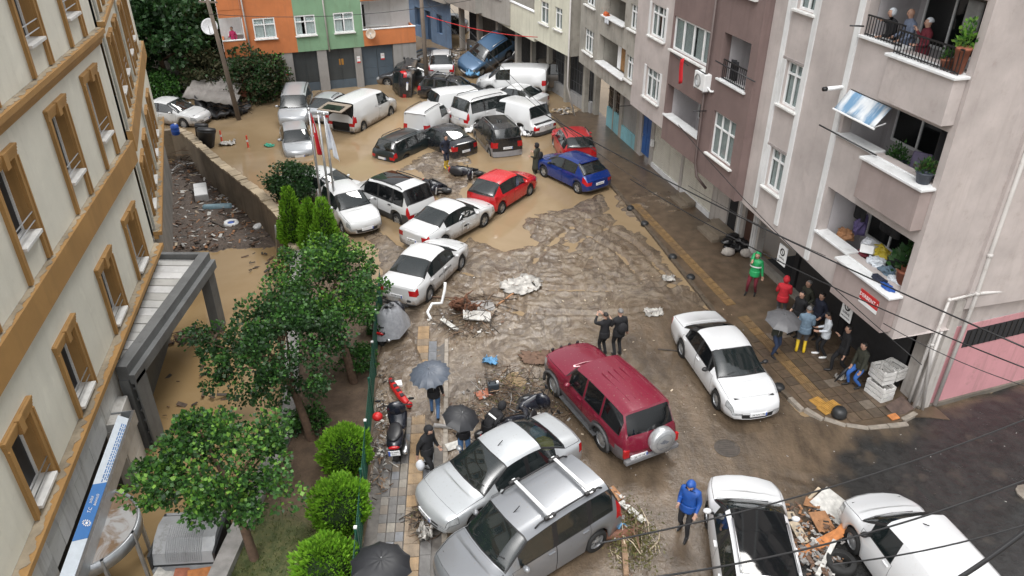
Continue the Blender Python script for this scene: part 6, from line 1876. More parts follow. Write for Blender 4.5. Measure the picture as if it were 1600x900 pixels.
PENDING = []
def person(label, loc, facing, top, legs, shoes, hair=HAIRD, h=1.74, lean=0, hands=((.27, .04, .82), (-.27, .04, .82)), feet=((.10, .02, 0), (-.10, -.02, 0)), bulk=1.0, hood=None, coat=0.0, drop=0.0, head=(0, 0), group=None, bald=False, kneel=None, elbow=(0, -1, -.2), scarf=None, cap=None, longhair=False, bag=None, stripe=None):
    """facing: degrees from +X in plan. hands, feet: where wrists and ankles are, in the body's own frame (x right-left, y ahead)"""
    root = thing('person', label, 'person', loc, R(facing - 90), group)
    V, E, Rr, B = [], [], [], []
    def v(p, r, par=None, cls=None):
        V.append(Vector(p)); Rr.append(r if hasattr(r, '__len__') else (r, r))
        if par is not None: E.append((par, len(V) - 1)); B.append((par, len(V) - 1, cls))
        return len(V) - 1
    s = h / 1.74
    pz = .93 - drop / s
    La = R(lean)
    def up(p):                                    # upper body leans about the pelvis
        x, y, z = p; z -= .93
        return (x, y * math.cos(La) + z * math.sin(La), z * math.cos(La) - y * math.sin(La) + pz)
    b = bulk
    pel = v((0, 0, pz), (.150 * b, .120 * b))
    wai = v(up((0, 0, 1.09)), (.150 * b, .118 * b), pel, 'top')
    che = v(up((0, .005, 1.29)), (.172 * b, .128 * b), wai, 'top')
    uch = v(up((0, -.005, 1.40)), (.125 * b, .10 * b), che, 'top')
    nec = v(up((0, .005, 1.49)), (.062, .062), uch, 'top')
    hp, hy = R(head[0]), R(head[1])
    Hc = Vector(up((0, .02, 1.53)))
    def hd(p):
        q = Matrix.Rotation(hy, 3, 'Z') @ Matrix.Rotation(-La * .4 - hp, 3, 'X') @ Vector(p)
        return Hc + q
    h0 = v(hd((0, .01, .03)), (.062, .070), nec, 'skin'); h1 = v(hd((0, .02, .10)), (.076, .090), h0, 'skin')
    h2 = v(hd((0, .01, .165)), (.078, .092), h1, 'skin'); h3 = v(hd((0, -.005, .215)), (.05, .058), h2, 'skin')
    v(hd((0, .125, .105)), .014, h1, 'skin')
    for sx_ in (1, -1): v(hd((.085 * sx_, -.005, .115)), (.012, .022), h1, 'skin')
    for i, sx_ in enumerate((1, -1)):
        sh = v(up((.165 * sx_ * (1 + (b - 1) * .6), -.005, 1.395)), .074 * b, uch, 'top')
        S_ = V[sh]
        hw_ = Vector(hands[i]); w_ = Vector(up(hw_)) if hw_.z > 0 else hw_
        el, wr = ik(S_, w_, .285, .255, Vector((sx_ * .25 + elbow[0] * sx_, elbow[1], elbow[2])))
        e_ = v(el, .056 * b, sh, 'top'); wv = v(wr, .040, e_, 'top')
        d = (wr - el).normalized()
        side = d.cross(Vector((0, 1, .2))).normalized()
        if side.length < .5: side = Vector((1, 0, 0))
        n_ = side.cross(d)
        pm = v(wr + d * .065, (.036, .024), wv, 'skin')
        for k, (o, ln) in enumerate(((-.03, .070), (-.010, .082), (.011, .078), (.031, .062))):
            f1 = v(wr + d * .115 + side * o, .011, pm, 'skin')
            v(wr + d * (.115 + ln * .75) + side * o * 1.1 + n_ * ln * .45, .009, f1, 'skin')
        t1 = v(wr + d * .06 - side * .045 + n_ * .01, .012, pm, 'skin'); v(wr + d * .10 - side * .062 + n_ * .03, .010, t1, 'skin')
    for i, sx_ in enumerate((1, -1)):
        hip = v((.092 * sx_ * b, 0, pz - .06), .098 * b, pel, 'legs')
        f = Vector(feet[i]); ank = Vector((f.x, f.y - .02, f.z + .09))
        kn, ank = ik(V[hip], ank, .43, .42, Vector((0, 1, .1)))
        k_ = v(kn, .066, hip, 'legs'); a_ = v(ank + Vector((0, 0, .03)), .050, k_, 'legs'); a2 = v(ank - Vector((0, 0, .035)), .050, a_, 'shoes')
        ball_ = v((f.x + .015 * sx_, f.y + .12, f.z + .04), (.046, .036), a2, 'shoes'); v((f.x + .02 * sx_, f.y + .19, f.z + .035), (.032, .026), ball_, 'shoes')
    V = [p * s for p in V]; Rr = [(a * s, c * s) for a, c in Rr]
    me = bpy.data.meshes.new('body')
    me.from_pydata([tuple(p) for p in V], E, [])
    o = obj('body', me, root)
    sk = o.modifiers.new('skin', 'SKIN'); sk.use_smooth_shade = True
    lay = me.skin_vertices[0].data
    for i, r_ in enumerate(Rr): lay[i].radius = r_; lay[i].use_root = (i == 0)
    sub = o.modifiers.new('sub', 'SUBSURF'); sub.levels = sub.render_levels = 1
    boots = shoes is C_YEL
    PENDING.append((o, V, Rr, B, [top, legs, shoes, SKIN], boots, coat * s, s))
    def hs(p): return hd(p) * s
    # hair, hood, scarf, cap: shells over the head
    def shell(nm, mat, r, zoff, front_cut, low, yoff=-.012):
        m_ = MB().ball((0, 0, 0), 1, 14, 10)
        q = MB()
        pts = [hs((p[0] * r[0], p[1] * r[1] + yoff, .125 + zoff + p[2] * r[2])) for p in m_.v]
        for f in m_.f:
            c = [sum(m_.v[i][k] for i in f) / len(f) for k in range(3)]
            if c[2] < low or (c[1] > .35 and c[2] < front_cut): continue
            q.f.append(f); q.m.append(0)
        q.v = [tuple(p) for p in pts]
        o2 = q.build(nm, mat, root, True)
        sm = o2.modifiers.new('thick', 'SOLIDIFY'); sm.thickness = .012
        return o2
    if hood: shell('hood', hood, (.118, .135, .145), -.005, .45, -.85)
    elif scarf: shell('headscarf', scarf, (.098, .118, .125), .0, .45, -.9)
    elif cap: shell('knitted_cap', cap, (.096, .112, .115), .01, .55, .12)
    elif not bald: shell('hair', hair, (.090, .108, .105), .012, .60, -.55 if longhair else -.15)
    else: shell('hair', hair, (.088, .105, .09), -.02, .95, -.35 if False else -.3) if False else None
    for sx_ in (1, -1):
        e = hs((.032 * sx_, .100, .125)); MB().ball(e, .011 * s, 6, 4).build('eye', BLACK, root, True)
    mpt = hs((0, .098, .055)); MB().ball(mpt, .016 * s, 6, 4, 0, (1.5, .5, .4)).build('mouth', flat('lips', (.25, .09, .08), .5), root, True)
    # jacket hem or coat skirt following the hips
    ln = coat if coat else .13
    q = MB(); n = 14; rows = 5
    for k in range(rows + 1):
        t_ = k / rows
        z = (pz + .10) - t_ * (.10 + ln)
        fl = 1 + (.16 if coat else .03) * t_
        for j in range(n):
            a = 2 * math.pi * j / n
            q.v.append(((.172 * b * fl * math.cos(a)) * s, (.142 * b * fl * math.sin(a) + (.02 if coat else 0)) * s, z * s))
    for k in range(rows):
        for j in range(n): q.f.append((k * n + j, (k + 1) * n + j, (k + 1) * n + (j + 1) % n, k * n + (j + 1) % n)); q.m.append(0)
    o3 = q.build('coat_skirt' if coat else 'jacket_hem', top, root, True); sm = o3.modifiers.new('thick', 'SOLIDIFY'); sm.thickness = .012
    if stripe:
        q = MB(); n = 16
        for k, z in enumerate((1.20, 1.25)):
            for j in range(n):
                a = 2 * math.pi * j / n; p = up((.195 * b * math.cos(a), .150 * b * math.sin(a) + .005, z)); q.v.append((p[0] * s, p[1] * s, p[2] * s))
        for j in range(n): q.f.append((j, (j + 1) % n, n + (j + 1) % n, n + j)); q.m.append(0)
        q.build('reflective_stripe', stripe, root, True)
    return root

def finish_people():
    dg = bpy.context.evaluated_depsgraph_get()
    done = []
    for o, V, Rr, B, mats, boots, coat, s in PENDING:
        me = bpy.data.meshes.new_from_object(o.evaluated_get(dg))
        done.append((o, me))
    for (o, V, Rr, B, mats, boots, coat, s), (_, me) in zip(PENDING, done):
        o.modifiers.clear()
        o.data = me
        me.name = 'body'
        me.materials.clear()
        for m_ in mats: me.materials.append(m_)
        cls = {'top': 0, 'legs': 1, 'shoes': 2, 'skin': 3}
        n = len(me.polygons)
        cen = np.empty(n * 3, np.float32); me.polygons.foreach_get('center', cen); cen = cen.reshape(-1, 3)
        best = np.full(n, 1e9); mi = np.zeros(n, np.int32)
        for a, b_, c in B:
            A, Bv = np.array(V[a]), np.array(V[b_]); e = Bv - A
            t_ = np.clip(((cen - A) @ e) / max(e @ e, 1e-9), 0, 1)
            r_ = (Rr[a][0] * (1 - t_) + Rr[b_][0] * t_)
            d = np.linalg.norm(cen - A - t_[:, None] * e, axis=1) / np.maximum(r_, .012)
            w = d < best
            best = np.where(w, d, best); k = cls[c]
            mm = np.full(n, k)
            if c == 'legs' and boots: mm = np.where(cen[:, 2] < .38 * s + min(p.z for p in V), 2, k)
            mi = np.where(w, mm, mi)
        me.polygons.foreach_set('material_index', mi.astype(np.int32))
        me.polygons.foreach_set('use_smooth', np.ones(n, bool))
        me.update()

def umbrella(label, p, r, mat, tilt=(0, 0), n=10, handle=.85, grp='open umbrellas', open_=True):
    t_ = thing('umbrella', label, 'umbrella', p, 0, grp)
    t_.rotation_euler = (R(tilt[0]), R(tilt[1]), random.uniform(0, 1))
    for k in range(n):
        a0, a1 = 2 * math.pi * k / n, 2 * math.pi * (k + 1) / n
        q = MB(); rows = 5
        for i in range(rows + 1):
            u = i / rows
            for j in range(4):
                w = j / 3; a = a0 + (a1 - a0) * w
                sag = 1 - .10 * u * 4 * w * (1 - w)
                q.v.append((r * math.sin(u * 1.12) / math.sin(1.12) * math.cos(a) * sag, r * math.sin(u * 1.12) / math.sin(1.12) * math.sin(a) * sag, -.34 * r * (1 - math.cos(u * 1.3)) / (1 - math.cos(1.3)) * 1.05 + .012 * r * math.sin(w * math.pi)))
        for i in range(rows):
            for j in range(3): q.f.append((i * 4 + j, (i + 1) * 4 + j, (i + 1) * 4 + j + 1, i * 4 + j + 1)); q.m.append(0)
        q.build('panel', mat, t_, True)
        MB().tube([(r * math.sin(u * 1.12) / math.sin(1.12) * math.cos(a0), r * math.sin(u * 1.12) / math.sin(1.12) * math.sin(a0), -.34 * r * (1 - math.cos(u * 1.3)) / (1 - math.cos(1.3)) * 1.05 - .012) for u in (.02, .3, .6, 1.0)], .005, 4).build('rib', GALV, t_)
    MB().tube([(0, 0, .07), (0, 0, -handle)], .009, 6).build('shaft', GALV, t_)
    MB().tube([(0, 0, -handle), (0, 0, -handle - .08), (.03, 0, -handle - .11), (.06, 0, -handle - .08)], .014, 6).build('handle', BLACK, t_)
    return t_
UMB_B, UMB_G, UMB_K = flat('umbrella_slate', (.075, .09, .115), .45, var=.12), flat('umbrella_grey', (.10, .10, .105), .5), flat('umbrella_black', (.014, .015, .018), .5)

GP = 'people sheltering outside the dark garages'
def foot(px, py, z=0.1): return at(px, py, z)
def P_(px, py, z=.12):
    p = at(px, py, z); return (p.x, p.y, z)
STAND = ((.11, .0, 0), (-.11, .0, 0))
WALK = ((.09, .22, 0), (-.09, -.24, .03))
POCK = ((.22, .10, .98), (-.22, .10, .98))
person('person in a green hooded jacket and maroon trousers raising a hand to the ear', P_(1173, 460), -120, C_GREEN, C_MAROON, BLACK, hood=C_GREEN, h=1.78, hands=((.12, .16, 1.50), (-.29, .02, .84)), feet=((.16, .06, 0), (-.13, -.06, 0)), bulk=1.12, stripe=WHITE)
person('person in a red hooded top with their back to the camera', P_(1216, 500), 60, C_REDH, C_GREYT, BLACK, hood=C_REDH, h=1.76, hands=((.16, .28, 1.12), (-.2, .26, 1.1)), bulk=1.15, group=GP)
person('person in an olive jacket and blue jeans holding the grey umbrella', P_(1207, 554), -60, C_OLIVE, C_DJEANS, BLACK, h=1.74, hands=((.12, .24, 1.28), (-.2, .16, 1.1)), feet=((.13, .10, 0), (-.13, -.08, 0)), bulk=1.1, group=GP)
person('grey-haired person in dark clothes standing at the back of the group, against the garage', P_(1250, 508), 200, C_OLIVE, C_BLACK, BLACK, HAIRG, 1.80, hands=POCK, group=GP, bulk=1.08)
person('dark-haired person in black in the middle of the group, between two other dark coats', P_(1240, 524), -150, C_BLACK, C_BLACK, BLACK, h=1.76, hands=POCK, group=GP, bulk=1.1)
person('dark-haired person in navy turned towards the street, behind the denim jacket', P_(1270, 528), -160, C_NAVY, C_BLACK, BLACK, h=1.78, hands=POCK, group=GP, bulk=1.08)
person('person in a pale denim jacket and yellow rubber boots, back to the camera', P_(1249, 551), 70, C_DENIM, C_GREYT, C_YEL, HAIRG, 1.80, hands=((.17, .24, 1.05), (-.17, .24, 1.05)), feet=STAND, bulk=1.15, group=GP)
person('person in a pale shirt and black trousers with head bowed', P_(1282, 557), 170, C_WHITE, C_BLACK, WHITE, h=1.72, hands=((.12, .26, 1.08), (-.1, .26, 1.06)), feet=((.11, .1, 0), (-.11, -.1, 0)), head=(25, 0), group=GP)
person('person in an open black jacket stepping past the white hanging board', P_(1309, 583), 175, C_BLACK, C_BLACK, BLACK, h=1.80, hands=((.10, .2, 1.32), (-.26, .06, .86)), feet=WALK, group=GP, bulk=1.08)
person('bearded person in an olive jacket and bright blue trousers nearest the stacked crates', P_(1337, 603), 195, C_OLIVE, cloth('work_blue', (.03, .11, .36)), BLACK, h=1.76, lean=8, hands=((.16, .24, .86), (-.2, .2, .84)), feet=((.13, .22, 0), (-.13, .0, 0)), drop=.10, bulk=1.12, group=GP)
tq = at(1226, 496, 1.86); umbrella('grey umbrella held among the people outside the garages', (tq.x, tq.y, 1.92), .58, UMB_G, (8, -6), 8)
# folded umbrella in the hand of the last one
q = at(1322, 582, .6); fu = thing('folded_umbrella', 'folded black umbrella pointing down beside the bright blue trousers', 'umbrella', (q.x, q.y, .12))
MB().tube([(-.28, .0, .12), (-.05, .05, .45), (.12, .08, .72)], [.015, .055, .02], 8).build('furled_cloth', UMB_K, fu, True); MB().tube([(.12, .08, .72), (.2, .1, .86), (.24, .1, .82)], .013, 6).build('handle', BLACK, fu)
# the pair behind the maroon off-roader
person('person in black with both arms raised to take a picture, behind the maroon car', P_(942, 556, .08), 118, C_BLACK, C_BLACK, BLACK, h=1.68, hands=((.12, .36, 1.46), (-.1, .36, 1.46)), bulk=1.1, elbow=(.6, -.1, -1), group='pair in black behind the off-road car')
bp_ = person('person in black with a camera bag on the back, behind the maroon car', P_(964, 556, .08), 105, C_BLACK, C_BLACK, BLACK, HAIRG, 1.82, hands=((.3, .05, .86), (-.18, .3, 1.2)), bulk=1.12, group='pair in black behind the off-road car')
MB().ball((0, -.24, 1.25), .17, 10, 7, 0, (1, .6, 1.2)).build('back_bag', C_BLACK, bp_, True)
person('person in a bright blue hooded jacket looking down at a phone', P_(1069, 832, .08), -125, C_BLUEJ, C_BLACK, BLACK, hood=C_BLUEJ, h=1.78, hands=((.15, .30, 1.16), (-.24, .12, .92)), feet=((.13, -.10, 0), (-.13, .18, 0)), head=(30, 0), bulk=1.22)
person('person in a black jacket and pale jeans walking away under the slate umbrella', P_(680, 652, .1), 92, C_BLACK, C_JEANS, BLACK, h=1.74, hands=((.27, .05, .86), (-.12, .22, 1.28)), feet=((.10, -.2, .03), (-.10, .2, 0)), bulk=1.1)
tq = at(670, 581, 2.0); umbrella('large slate-blue umbrella over the person in pale jeans', (tq.x, tq.y, 2.1), .60, UMB_B, (6, -8), 16)
person('person in black with blue trousers under the smaller black umbrella, facing the silver saloon', P_(726, 716, .1), -80, C_BLACK, C_JEANS, BLACK, h=1.72, hands=((.06, .22, 1.3), (-.06, .22, 1.3)), bulk=1.1)
tq = at(722, 650, 1.9); umbrella('smaller black umbrella beside the heap of wrecked scooters', (tq.x, tq.y, 1.98), .50, UMB_K, (14, 4), 8)
hb = person('person in a black hooded coat carrying a white carrier bag', P_(670, 742, .1), -35, C_BLACK, C_BLACK, BLACK, hood=C_BLACK, h=1.76, hands=((.28, -.08, .88), (-.28, .14, .92)), feet=WALK, bulk=1.15, lean=6, head=(18, 0))
bg_ = MB().ball((0, 0, 0), .16, 10, 8, 0, (.75, .5, 1.2), .12).build('carrier_bag', flat('thin_white_bag', (.66, .68, .72), .5, var=.12), None, True)
q = at(657, 728, .6); bg_.location = (q.x, q.y, .62); tag(bg_, 'white carrier bag hanging from the black hooded person hand', 'bag')
person('person in black standing beneath the big umbrella at the bottom edge', P_(598, 945, .1), 90, C_BLACK, C_DJEANS, BLACK, h=1.74, hands=((.12, .2, 1.28), (-.26, .05, .86)))
tq = at(596, 878, 2.0); umbrella('big black umbrella at the bottom edge, seen from straight above', (tq.x, tq.y, 2.08), .66, UMB_K, (4, 4), 10)
person('person in black with white sleeve stripes bending over the wrecked scooters', P_(762, 700, .1), 40, C_BLACK, C_BLACK, BLACK, h=1.74, lean=55, hands=((.2, .1, 1.0), (-.15, .15, .95)), hood=C_BLACK, drop=.12, feet=((.15, .1, 0), (-.15, -.05, 0)), bulk=1.1, stripe=WHITE)
person('wader in navy with yellow rubber boots beside the black saloon', P_(697, 261, .02), -60, C_NAVY, C_NAVY, C_YEL, h=1.76, hands=POCK, feet=((.1, .08, 0), (-.1, -.08, 0)), lean=10)
cw_ = person('person in a long dark coat standing in the floodwater with a bag on the back', P_(838, 277, -.22), 150, C_OLIVE, C_OLIVE, C_OLIVE, hood=C_BLACK, h=1.82, coat=.5, hands=((.15, .25, 1.2), (-.2, .2, 1.1)), bulk=1.12)
MB().ball((0, -.22, 1.2), .19, 10, 7, 0, (1, .6, 1.25)).build('back_bag', C_BLACK, cw_, True)
# on the balconies
RMI = RM.inverted()
def rface(px, py, y):
    """where this pixel's ray meets the plane y in the right-hand facade's frame"""
    d = (at(px, py, 0) - Vector((0, 0, CAM_H)))
    o, dd = RMI @ Vector((0, 0, CAM_H)), RMI.to_3x3() @ d
    return o + dd * ((y - o.y) / dd.y)
def on_balcony(label, px, py, y, zf, face, *a, **k):
    q = rface(px, py, y); w = RM @ Vector((q.x, y, zf))
    return person(label, tuple(w), face, *a, **k)
ZB = 10.26 - .85
GB = 'people watching from the top right balcony'
on_balcony('person in black with a pale headscarf, hand at the mouth, top right balcony', 1397, 40, -.5, ZB, 175, C_BLACK, C_BLACK, BLACK, scarf=C_WHITE, h=1.66, hands=((.04, .2, 1.46), (-.2, .32, 1.1)), bulk=1.25, lean=10, group=GB)
on_balcony('bald person in a checked shirt between two others on the top right balcony', 1425, 40, -.55, ZB, 180, C_PLAID, C_NAVY, BLACK, bald=True, h=1.76, hands=((.2, .3, 1.05), (-.2, .3, 1.05)), bulk=1.1, lean=6, group=GB)
on_balcony('person in dark red with a white knitted cap on the top right balcony', 1449, 50, -.5, ZB, 170, C_MAROON, C_GREYT, BLACK, cap=C_WHITE, h=1.64, hands=((.1, .22, 1.4), (-.2, .25, 1.1)), bulk=1.2, group=GB)
on_balcony('small person in a patterned mauve headscarf at the end of the top right balcony', 1365, 40, -.5, ZB, 178, C_NAVY, C_BLACK, BLACK, scarf=cloth('mauve', (.25, .12, .22)), h=1.50, hands=((.2, .25, 1.1), (-.2, .25, 1.1)), group=GB)
on_balcony('person in black leaning over the grey house balcony beside an orange cloth', 956, 20, -.55, 7.1 - .55, 170, C_BLACK, C_BLACK, BLACK, h=1.68, lean=45, hands=((.2, .25, 1.2), (-.2, .25, 1.2)), bulk=1.1)
w = OBM @ Vector((11.75, -.7, 2.78)); person('person in a pink top on the corner balcony of the orange house', tuple(w), -100, C_PINK, C_BLACK, BLACK, h=1.66, hands=((.2, .2, 1.1), (-.25, .05, .9)))
finish_people()
# ---------------------------------------------------------------- scooters, motorbikes
def scooter(label, loc, rz, tilt=0.0, cover=False, plate=None, group='motorbikes and scooters caught in the flood', sporty=False, dirty=False):
    t_ = thing('motor_scooter', label, 'scooter', loc, 0, group)
    t_.rotation_euler = (Matrix.Rotation(rz, 3, 'Z') @ Matrix.Rotation(tilt, 3, 'X')).to_euler()
    t_.scale = (1, 1.3, 1.02)
    PB = flat('scooter_black', (.012, .014, .022), .25, var=.3, coat=.5)
    for x in (.68, -.62):
        w_ = empty('wheel', (x, 0, .26), 0, t_)
        MB().lathe([(.17, -.055), (.24, -.06), (.26, 0), (.24, .06), (.17, .055)], 20, Matrix.Rotation(R(90), 4, 'X'), cap=False).build('tyre', RUBBER, w_, True)
        m_ = MB().lathe([(.03, -.03), (.175, -.035), (.175, .035), (.03, .03)], 16, Matrix.Rotation(R(90), 4, 'X')); m_.build('rim', ALLOY if sporty else BLACK, w_)
    m_ = MB()
    prof = [(-.82, .62, .05), (-.7, .72, .16), (-.35, .74, .19), (.0, .62, .17), (.18, .40, .15), (.34, .42, .17), (.50, .78, .22), (.56, .92, .20)]
    V = []; n = 10
    for x, z, w in prof:
        for j in range(n):
            a = 2 * math.pi * j / n
            zz = z - .13 + math.sin(a) * (.13 if x < .3 else .16)
            V.append((x, math.cos(a) * w, zz))
    F = [(i * n + j, i * n + (j + 1) % n, (i + 1) * n + (j + 1) % n, (i + 1) * n + j) for i in range(len(prof) - 1) for j in range(n)] + [tuple(range(n - 1, -1, -1)), tuple(range((len(prof) - 1) * n, len(prof) * n))]
    m_.add(V, F); m_.build('fairing', PB, t_, True)
    MB().ball((-.34, 0, .76), .3, 12, 8, 0, (1.35, .55, .24)).build('seat', flat('seat_vinyl', (.018, .018, .02), .4, var=.2), t_, True)
    m_ = MB(); m_.ball((.52, 0, .86), .26, 10, 8, 0, (.45, .85, .9)); m_.build('front_shield', PB, t_, True)
    m_ = MB(); m_.tube([(.42, -.36, 1.02), (.50, -.16, 1.0), (.52, 0, .98), (.50, .16, 1.0), (.42, .36, 1.02)], .018, 6); m_.build('handlebar', BLACK, t_, True)
    for s in (1, -1):
        m_ = MB(); m_.bar((.46, s * .22, 1.0), (.50, s * .34, 1.16), .012); m_.ball((.50, s * .36, 1.18), .06, 8, 6, 0, (.4, 1.2, .8)); m_.build('mirror', BLACK, t_, True)
    m_ = MB(); m_.bar((.68, .07, .26), (.50, .05, .86), .05); m_.bar((.68, -.07, .26), (.50, -.05, .86), .05); m_.build('fork', STEEL, t_)
    m_ = MB(); m_.tube([(-.1, -.16, .25), (-.4, -.19, .27), (-.78, -.2, .36)], [.03, .05, .06], 8); m_.build('exhaust', STEEL, t_, True)
    MB().ball((-.82, 0, .60), .09, 8, 6, 0, (.5, 1.4, .6)).build('tail_light', TAIL, t_, True)
    MB().box(.55, .66, -.14, .14, .78, .86).build('headlight', HEADL, t_, bevel=.03)
    m_ = MB().box(-.60, .64, -.16, .16, .20, .26); m_.build('footboard', BLACK, t_)
    if plate:
        pl_ = MB().box(-.915, -.90, -.12, .12, .40, .56).build('number_plate', PLATE, t_)
        for k, tx in enumerate(plate): text('plate_text', tx, .065, BLACK, pl_, (-.918, 0, .515 - .07 * k), (R(90), 0, R(-90)), .001)
        MB().box(-.917, -.914, .085, .12, .40, .56).build('blue_band', PLATEBLUE, pl_)
    return t_
p = at(623, 715, .1)
sc = scooter('black maxi scooter parked on the left pavement with its number plate to the camera', (p.x - .05, p.y + .55, .1), R(93), R(-4), plate=('34 MM', '011'))
m_ = MB().ball((.40, .42, .72), .17, 10, 7, 0, (.8, .7, .8)); m_.build('red_box', RED, sc, True)
p = at(612, 530, .1)
sc2 = scooter('scooter under a grey plastic sheet at the end of the green fence', (p.x, p.y + .2, .1), R(70), 0)
V, Fc = [], []; n = 18
for k in range(7):
    q_ = k / 6
    for j in range(n):
        a = 2 * math.pi * j / n
        rr_ = .12 + .42 * q_ ** .7 + .03 * math.sin(a * 5 + k)
        V.append((math.cos(a) * rr_ * 1.55 - .05, math.sin(a) * rr_ * .85, 1.22 - .88 * q_ ** 1.3 + .03 * math.sin(a * 7)))
for k in range(6):
    for j in range(n): Fc.append((k * n + j, (k + 1) * n + j, (k + 1) * n + (j + 1) % n, k * n + (j + 1) % n))
Fc.append(tuple(range(n - 1, -1, -1)))
MB().add(V, Fc).build('plastic_sheet', flat('plastic_sheet', (.30, .31, .33), .3, var=.2, scale=9), sc2, True)
for q, rz, lb_ in (((733, 268), -25, 'black motorbike lying on its side in the mud, behind the bright red hatchback'), ((692, 292), -50, 'stripped motorbike lying on its side, left of the other fallen one')):
    p = at(*q, .1); scooter(lb_, (p.x, p.y, .18), R(rz), R(80), sporty=True)
for q, rz, lb_ in (((778, 668), 30, 'wrecked scooter buried in branches behind the silver saloon'), ((800, 655), 75, 'second wrecked scooter, nearer the maroon car, in the same heap of branches')):
    p = at(*q, .1); scooter(lb_, (p.x, p.y, .2), R(rz), R(66), sporty=True)

# ---------------------------------------------------------------- heaps of debris
PIECE = {k: flat('debris_' + k, c, .75, var=.3, scale=7) for k, c in dict(board=(.30, .15, .07), orange=(.42, .16, .05), pale=(.45, .37, .27), white=(.50, .49, .46), dark=(.05, .04, .032), brown=(.12, .07, .045), grey=(.25, .24, .23), blue=(.10, .25, .42), brick=(.33, .12, .07)).items()}
def twig_mass(name, label, cat, px, py, z, n, rad, L, mats, hmax=.45, flatten=1.0, ang=None, leafy=0):
    """sticks thrown together by the water: nobody could count them"""
    p = at(px, py, z)
    m_ = MB()
    for _ in range(n):
        a, r_ = random.uniform(0, 6.28), rad * random.random() ** .7
        c = Vector((math.cos(a) * r_, math.sin(a) * r_ * flatten, random.uniform(0, hmax) * (1 - r_ / rad * .8)))
        th = random.gauss(ang, .5) if ang is not None else random.uniform(0, 6.28)
        l = L * random.uniform(.35, 1.2); d = Vector((math.cos(th), math.sin(th), random.uniform(-.25, .35))) * l / 2
        m_.cur = random.randrange(len(mats)); b_ = Vector((random.uniform(-.1, .1), random.uniform(-.1, .1), random.uniform(-.02, .08))) * l
        r0 = random.uniform(.006, .022)
        m_.tube([c - d, c + b_, c + d], [r0, r0 * .9, r0 * .4], 5)
        if random.random() < .5: m_.tube([c + b_, c + b_ + Vector((random.uniform(-1, 1), random.uniform(-1, 1), random.uniform(0, .6))) * l * .35], [r0 * .6, r0 * .2], 4)
    o = m_.build(name, mats, None, True); o.location = p
    tag(o, label, cat, None, 'stuff')
    if leafy:
        q = rng.normal(size=(leafy, 3)) * np.array([rad * .5, rad * .5 * flatten, .14]); q[:, 2] = np.abs(q[:, 2])
        v, f = leaves(q + np.array(p), rng.normal(size=(leafy, 3)) + np.array([0, 0, .3]), .10, .2, .1)
        tag(obj('torn_leaves', np_mesh('torn_leaves', v, f, [leaf_mat('torn_leaf', (.07, .075, .02), (.17, .15, .055), .6)])), kind='stuff')
    return o
TW = [BRANCHM, PIECE['dark'], PIECE['dark'], WOOD, BRANCHM]
twig_mass('branch_heap', None, None, 728, 498, .08, 70, 1.25, 1.0, TW, .5)
twig_mass('branch_heap', None, None, 795, 655, .08, 150, 1.6, 1.1, TW + [PIECE['grey']], .6)
twig_mass('branch_heap', None, None, 800, 625, .08, 60, 1.3, 1.0, TW, .3, leafy=250)
twig_mass('branch_heap', None, None, 805, 590, .06, 40, 1.3, .9, TW, .18, .5)
twig_mass('branch_heap', None, None, 988, 845, .08, 45, .62, .7, [WOOD, PIECE['brown'], PIECE['pale']], .3, 1.7, 1.8, leafy=1300)
twig_mass('branch_heap', None, None, 672, 815, .10, 60, .55, .7, TW, .3, leafy=60)
twig_mass('branch_heap', None, None, 760, 475, .06, 45, 1.3, 1.2, TW, .2, .5)
twig_mass('branch_heap', None, None, 715, 95, .1, 130, 2.6, 1.8, TW, 1.1)
twig_mass('branch_heap', None, None, 290, 262, -1.25, 90, 1.1, 1.4, TW + [WHITE, PIECE['brown']], 1.0, 1.3)
twig_mass('branch_heap', None, None, 335, 175, .0, 120, 2.2, 1.6, TW, .8, .6)
for q, n_, r_ in (((605, 640), 45, .5), ((604, 700), 40, .45), ((601, 590), 40, .45), ((596, 760), 25, .35)):
    twig_mass('litter', None, None, q[0], q[1], .12, n_, r_, .3, TW + [PIECE['grey'], PIECE['white']], .15, 2.2)
def scatter(name, px, py, z, n, rx, ry, size, mats, h=.1, rot=0.0, keepfn=None):
    """grit, flakes and rubbish too small to pick apart"""
    p = at(px, py, z); m_ = MB()
    for _ in range(n):
        a, r_ = random.uniform(0, 6.28), random.random() ** .55
        x, y = math.cos(a) * r_ * rx, math.sin(a) * r_ * ry
        x, y = x * math.cos(rot) - y * math.sin(rot), x * math.sin(rot) + y * math.cos(rot)
        s_ = size * random.uniform(.35, 1.3)
        M_ = Matrix.Translation((x, y, random.uniform(0, h))) @ Euler((random.uniform(-.5, .5), random.uniform(-.5, .5), random.uniform(0, 6.3))).to_matrix().to_4x4()
        m_.cur = random.choices(range(len(mats)), [3] * (len(mats) - 1) + [1])[0]
        m_.box(-s_, s_, -s_ * random.uniform(.2, .7), s_ * random.uniform(.2, .7), 0, s_ * random.uniform(.05, .4), M=M_)
    o = m_.build(name, mats); o.location = p
    return tag(o, kind='stuff')
scatter('rubble', 1268, 835, .08, 240, .75, 1.0, .06, [PIECE['grey'], PIECE['brown'], PIECE['board'], PIECE['dark'], PIECE['white']], .16)
scatter('rubble', 1275, 875, .08, 130, .55, .6, .085, [PIECE['grey'], PIECE['brown'], PIECE['grey'], PIECE['white']], .18)
scatter('rubble', 960, 810, .08, 90, .5, .9, .06, [PIECE['brown'], PIECE['white'], PIECE['grey'], PIECE['brick']], .16)
scatter('rubble', 607, 665, .1, 200, .3, 1.9, .045, [PIECE['grey'], PIECE['white'], PIECE['brown'], PIECE['pale']], .06, R(4))
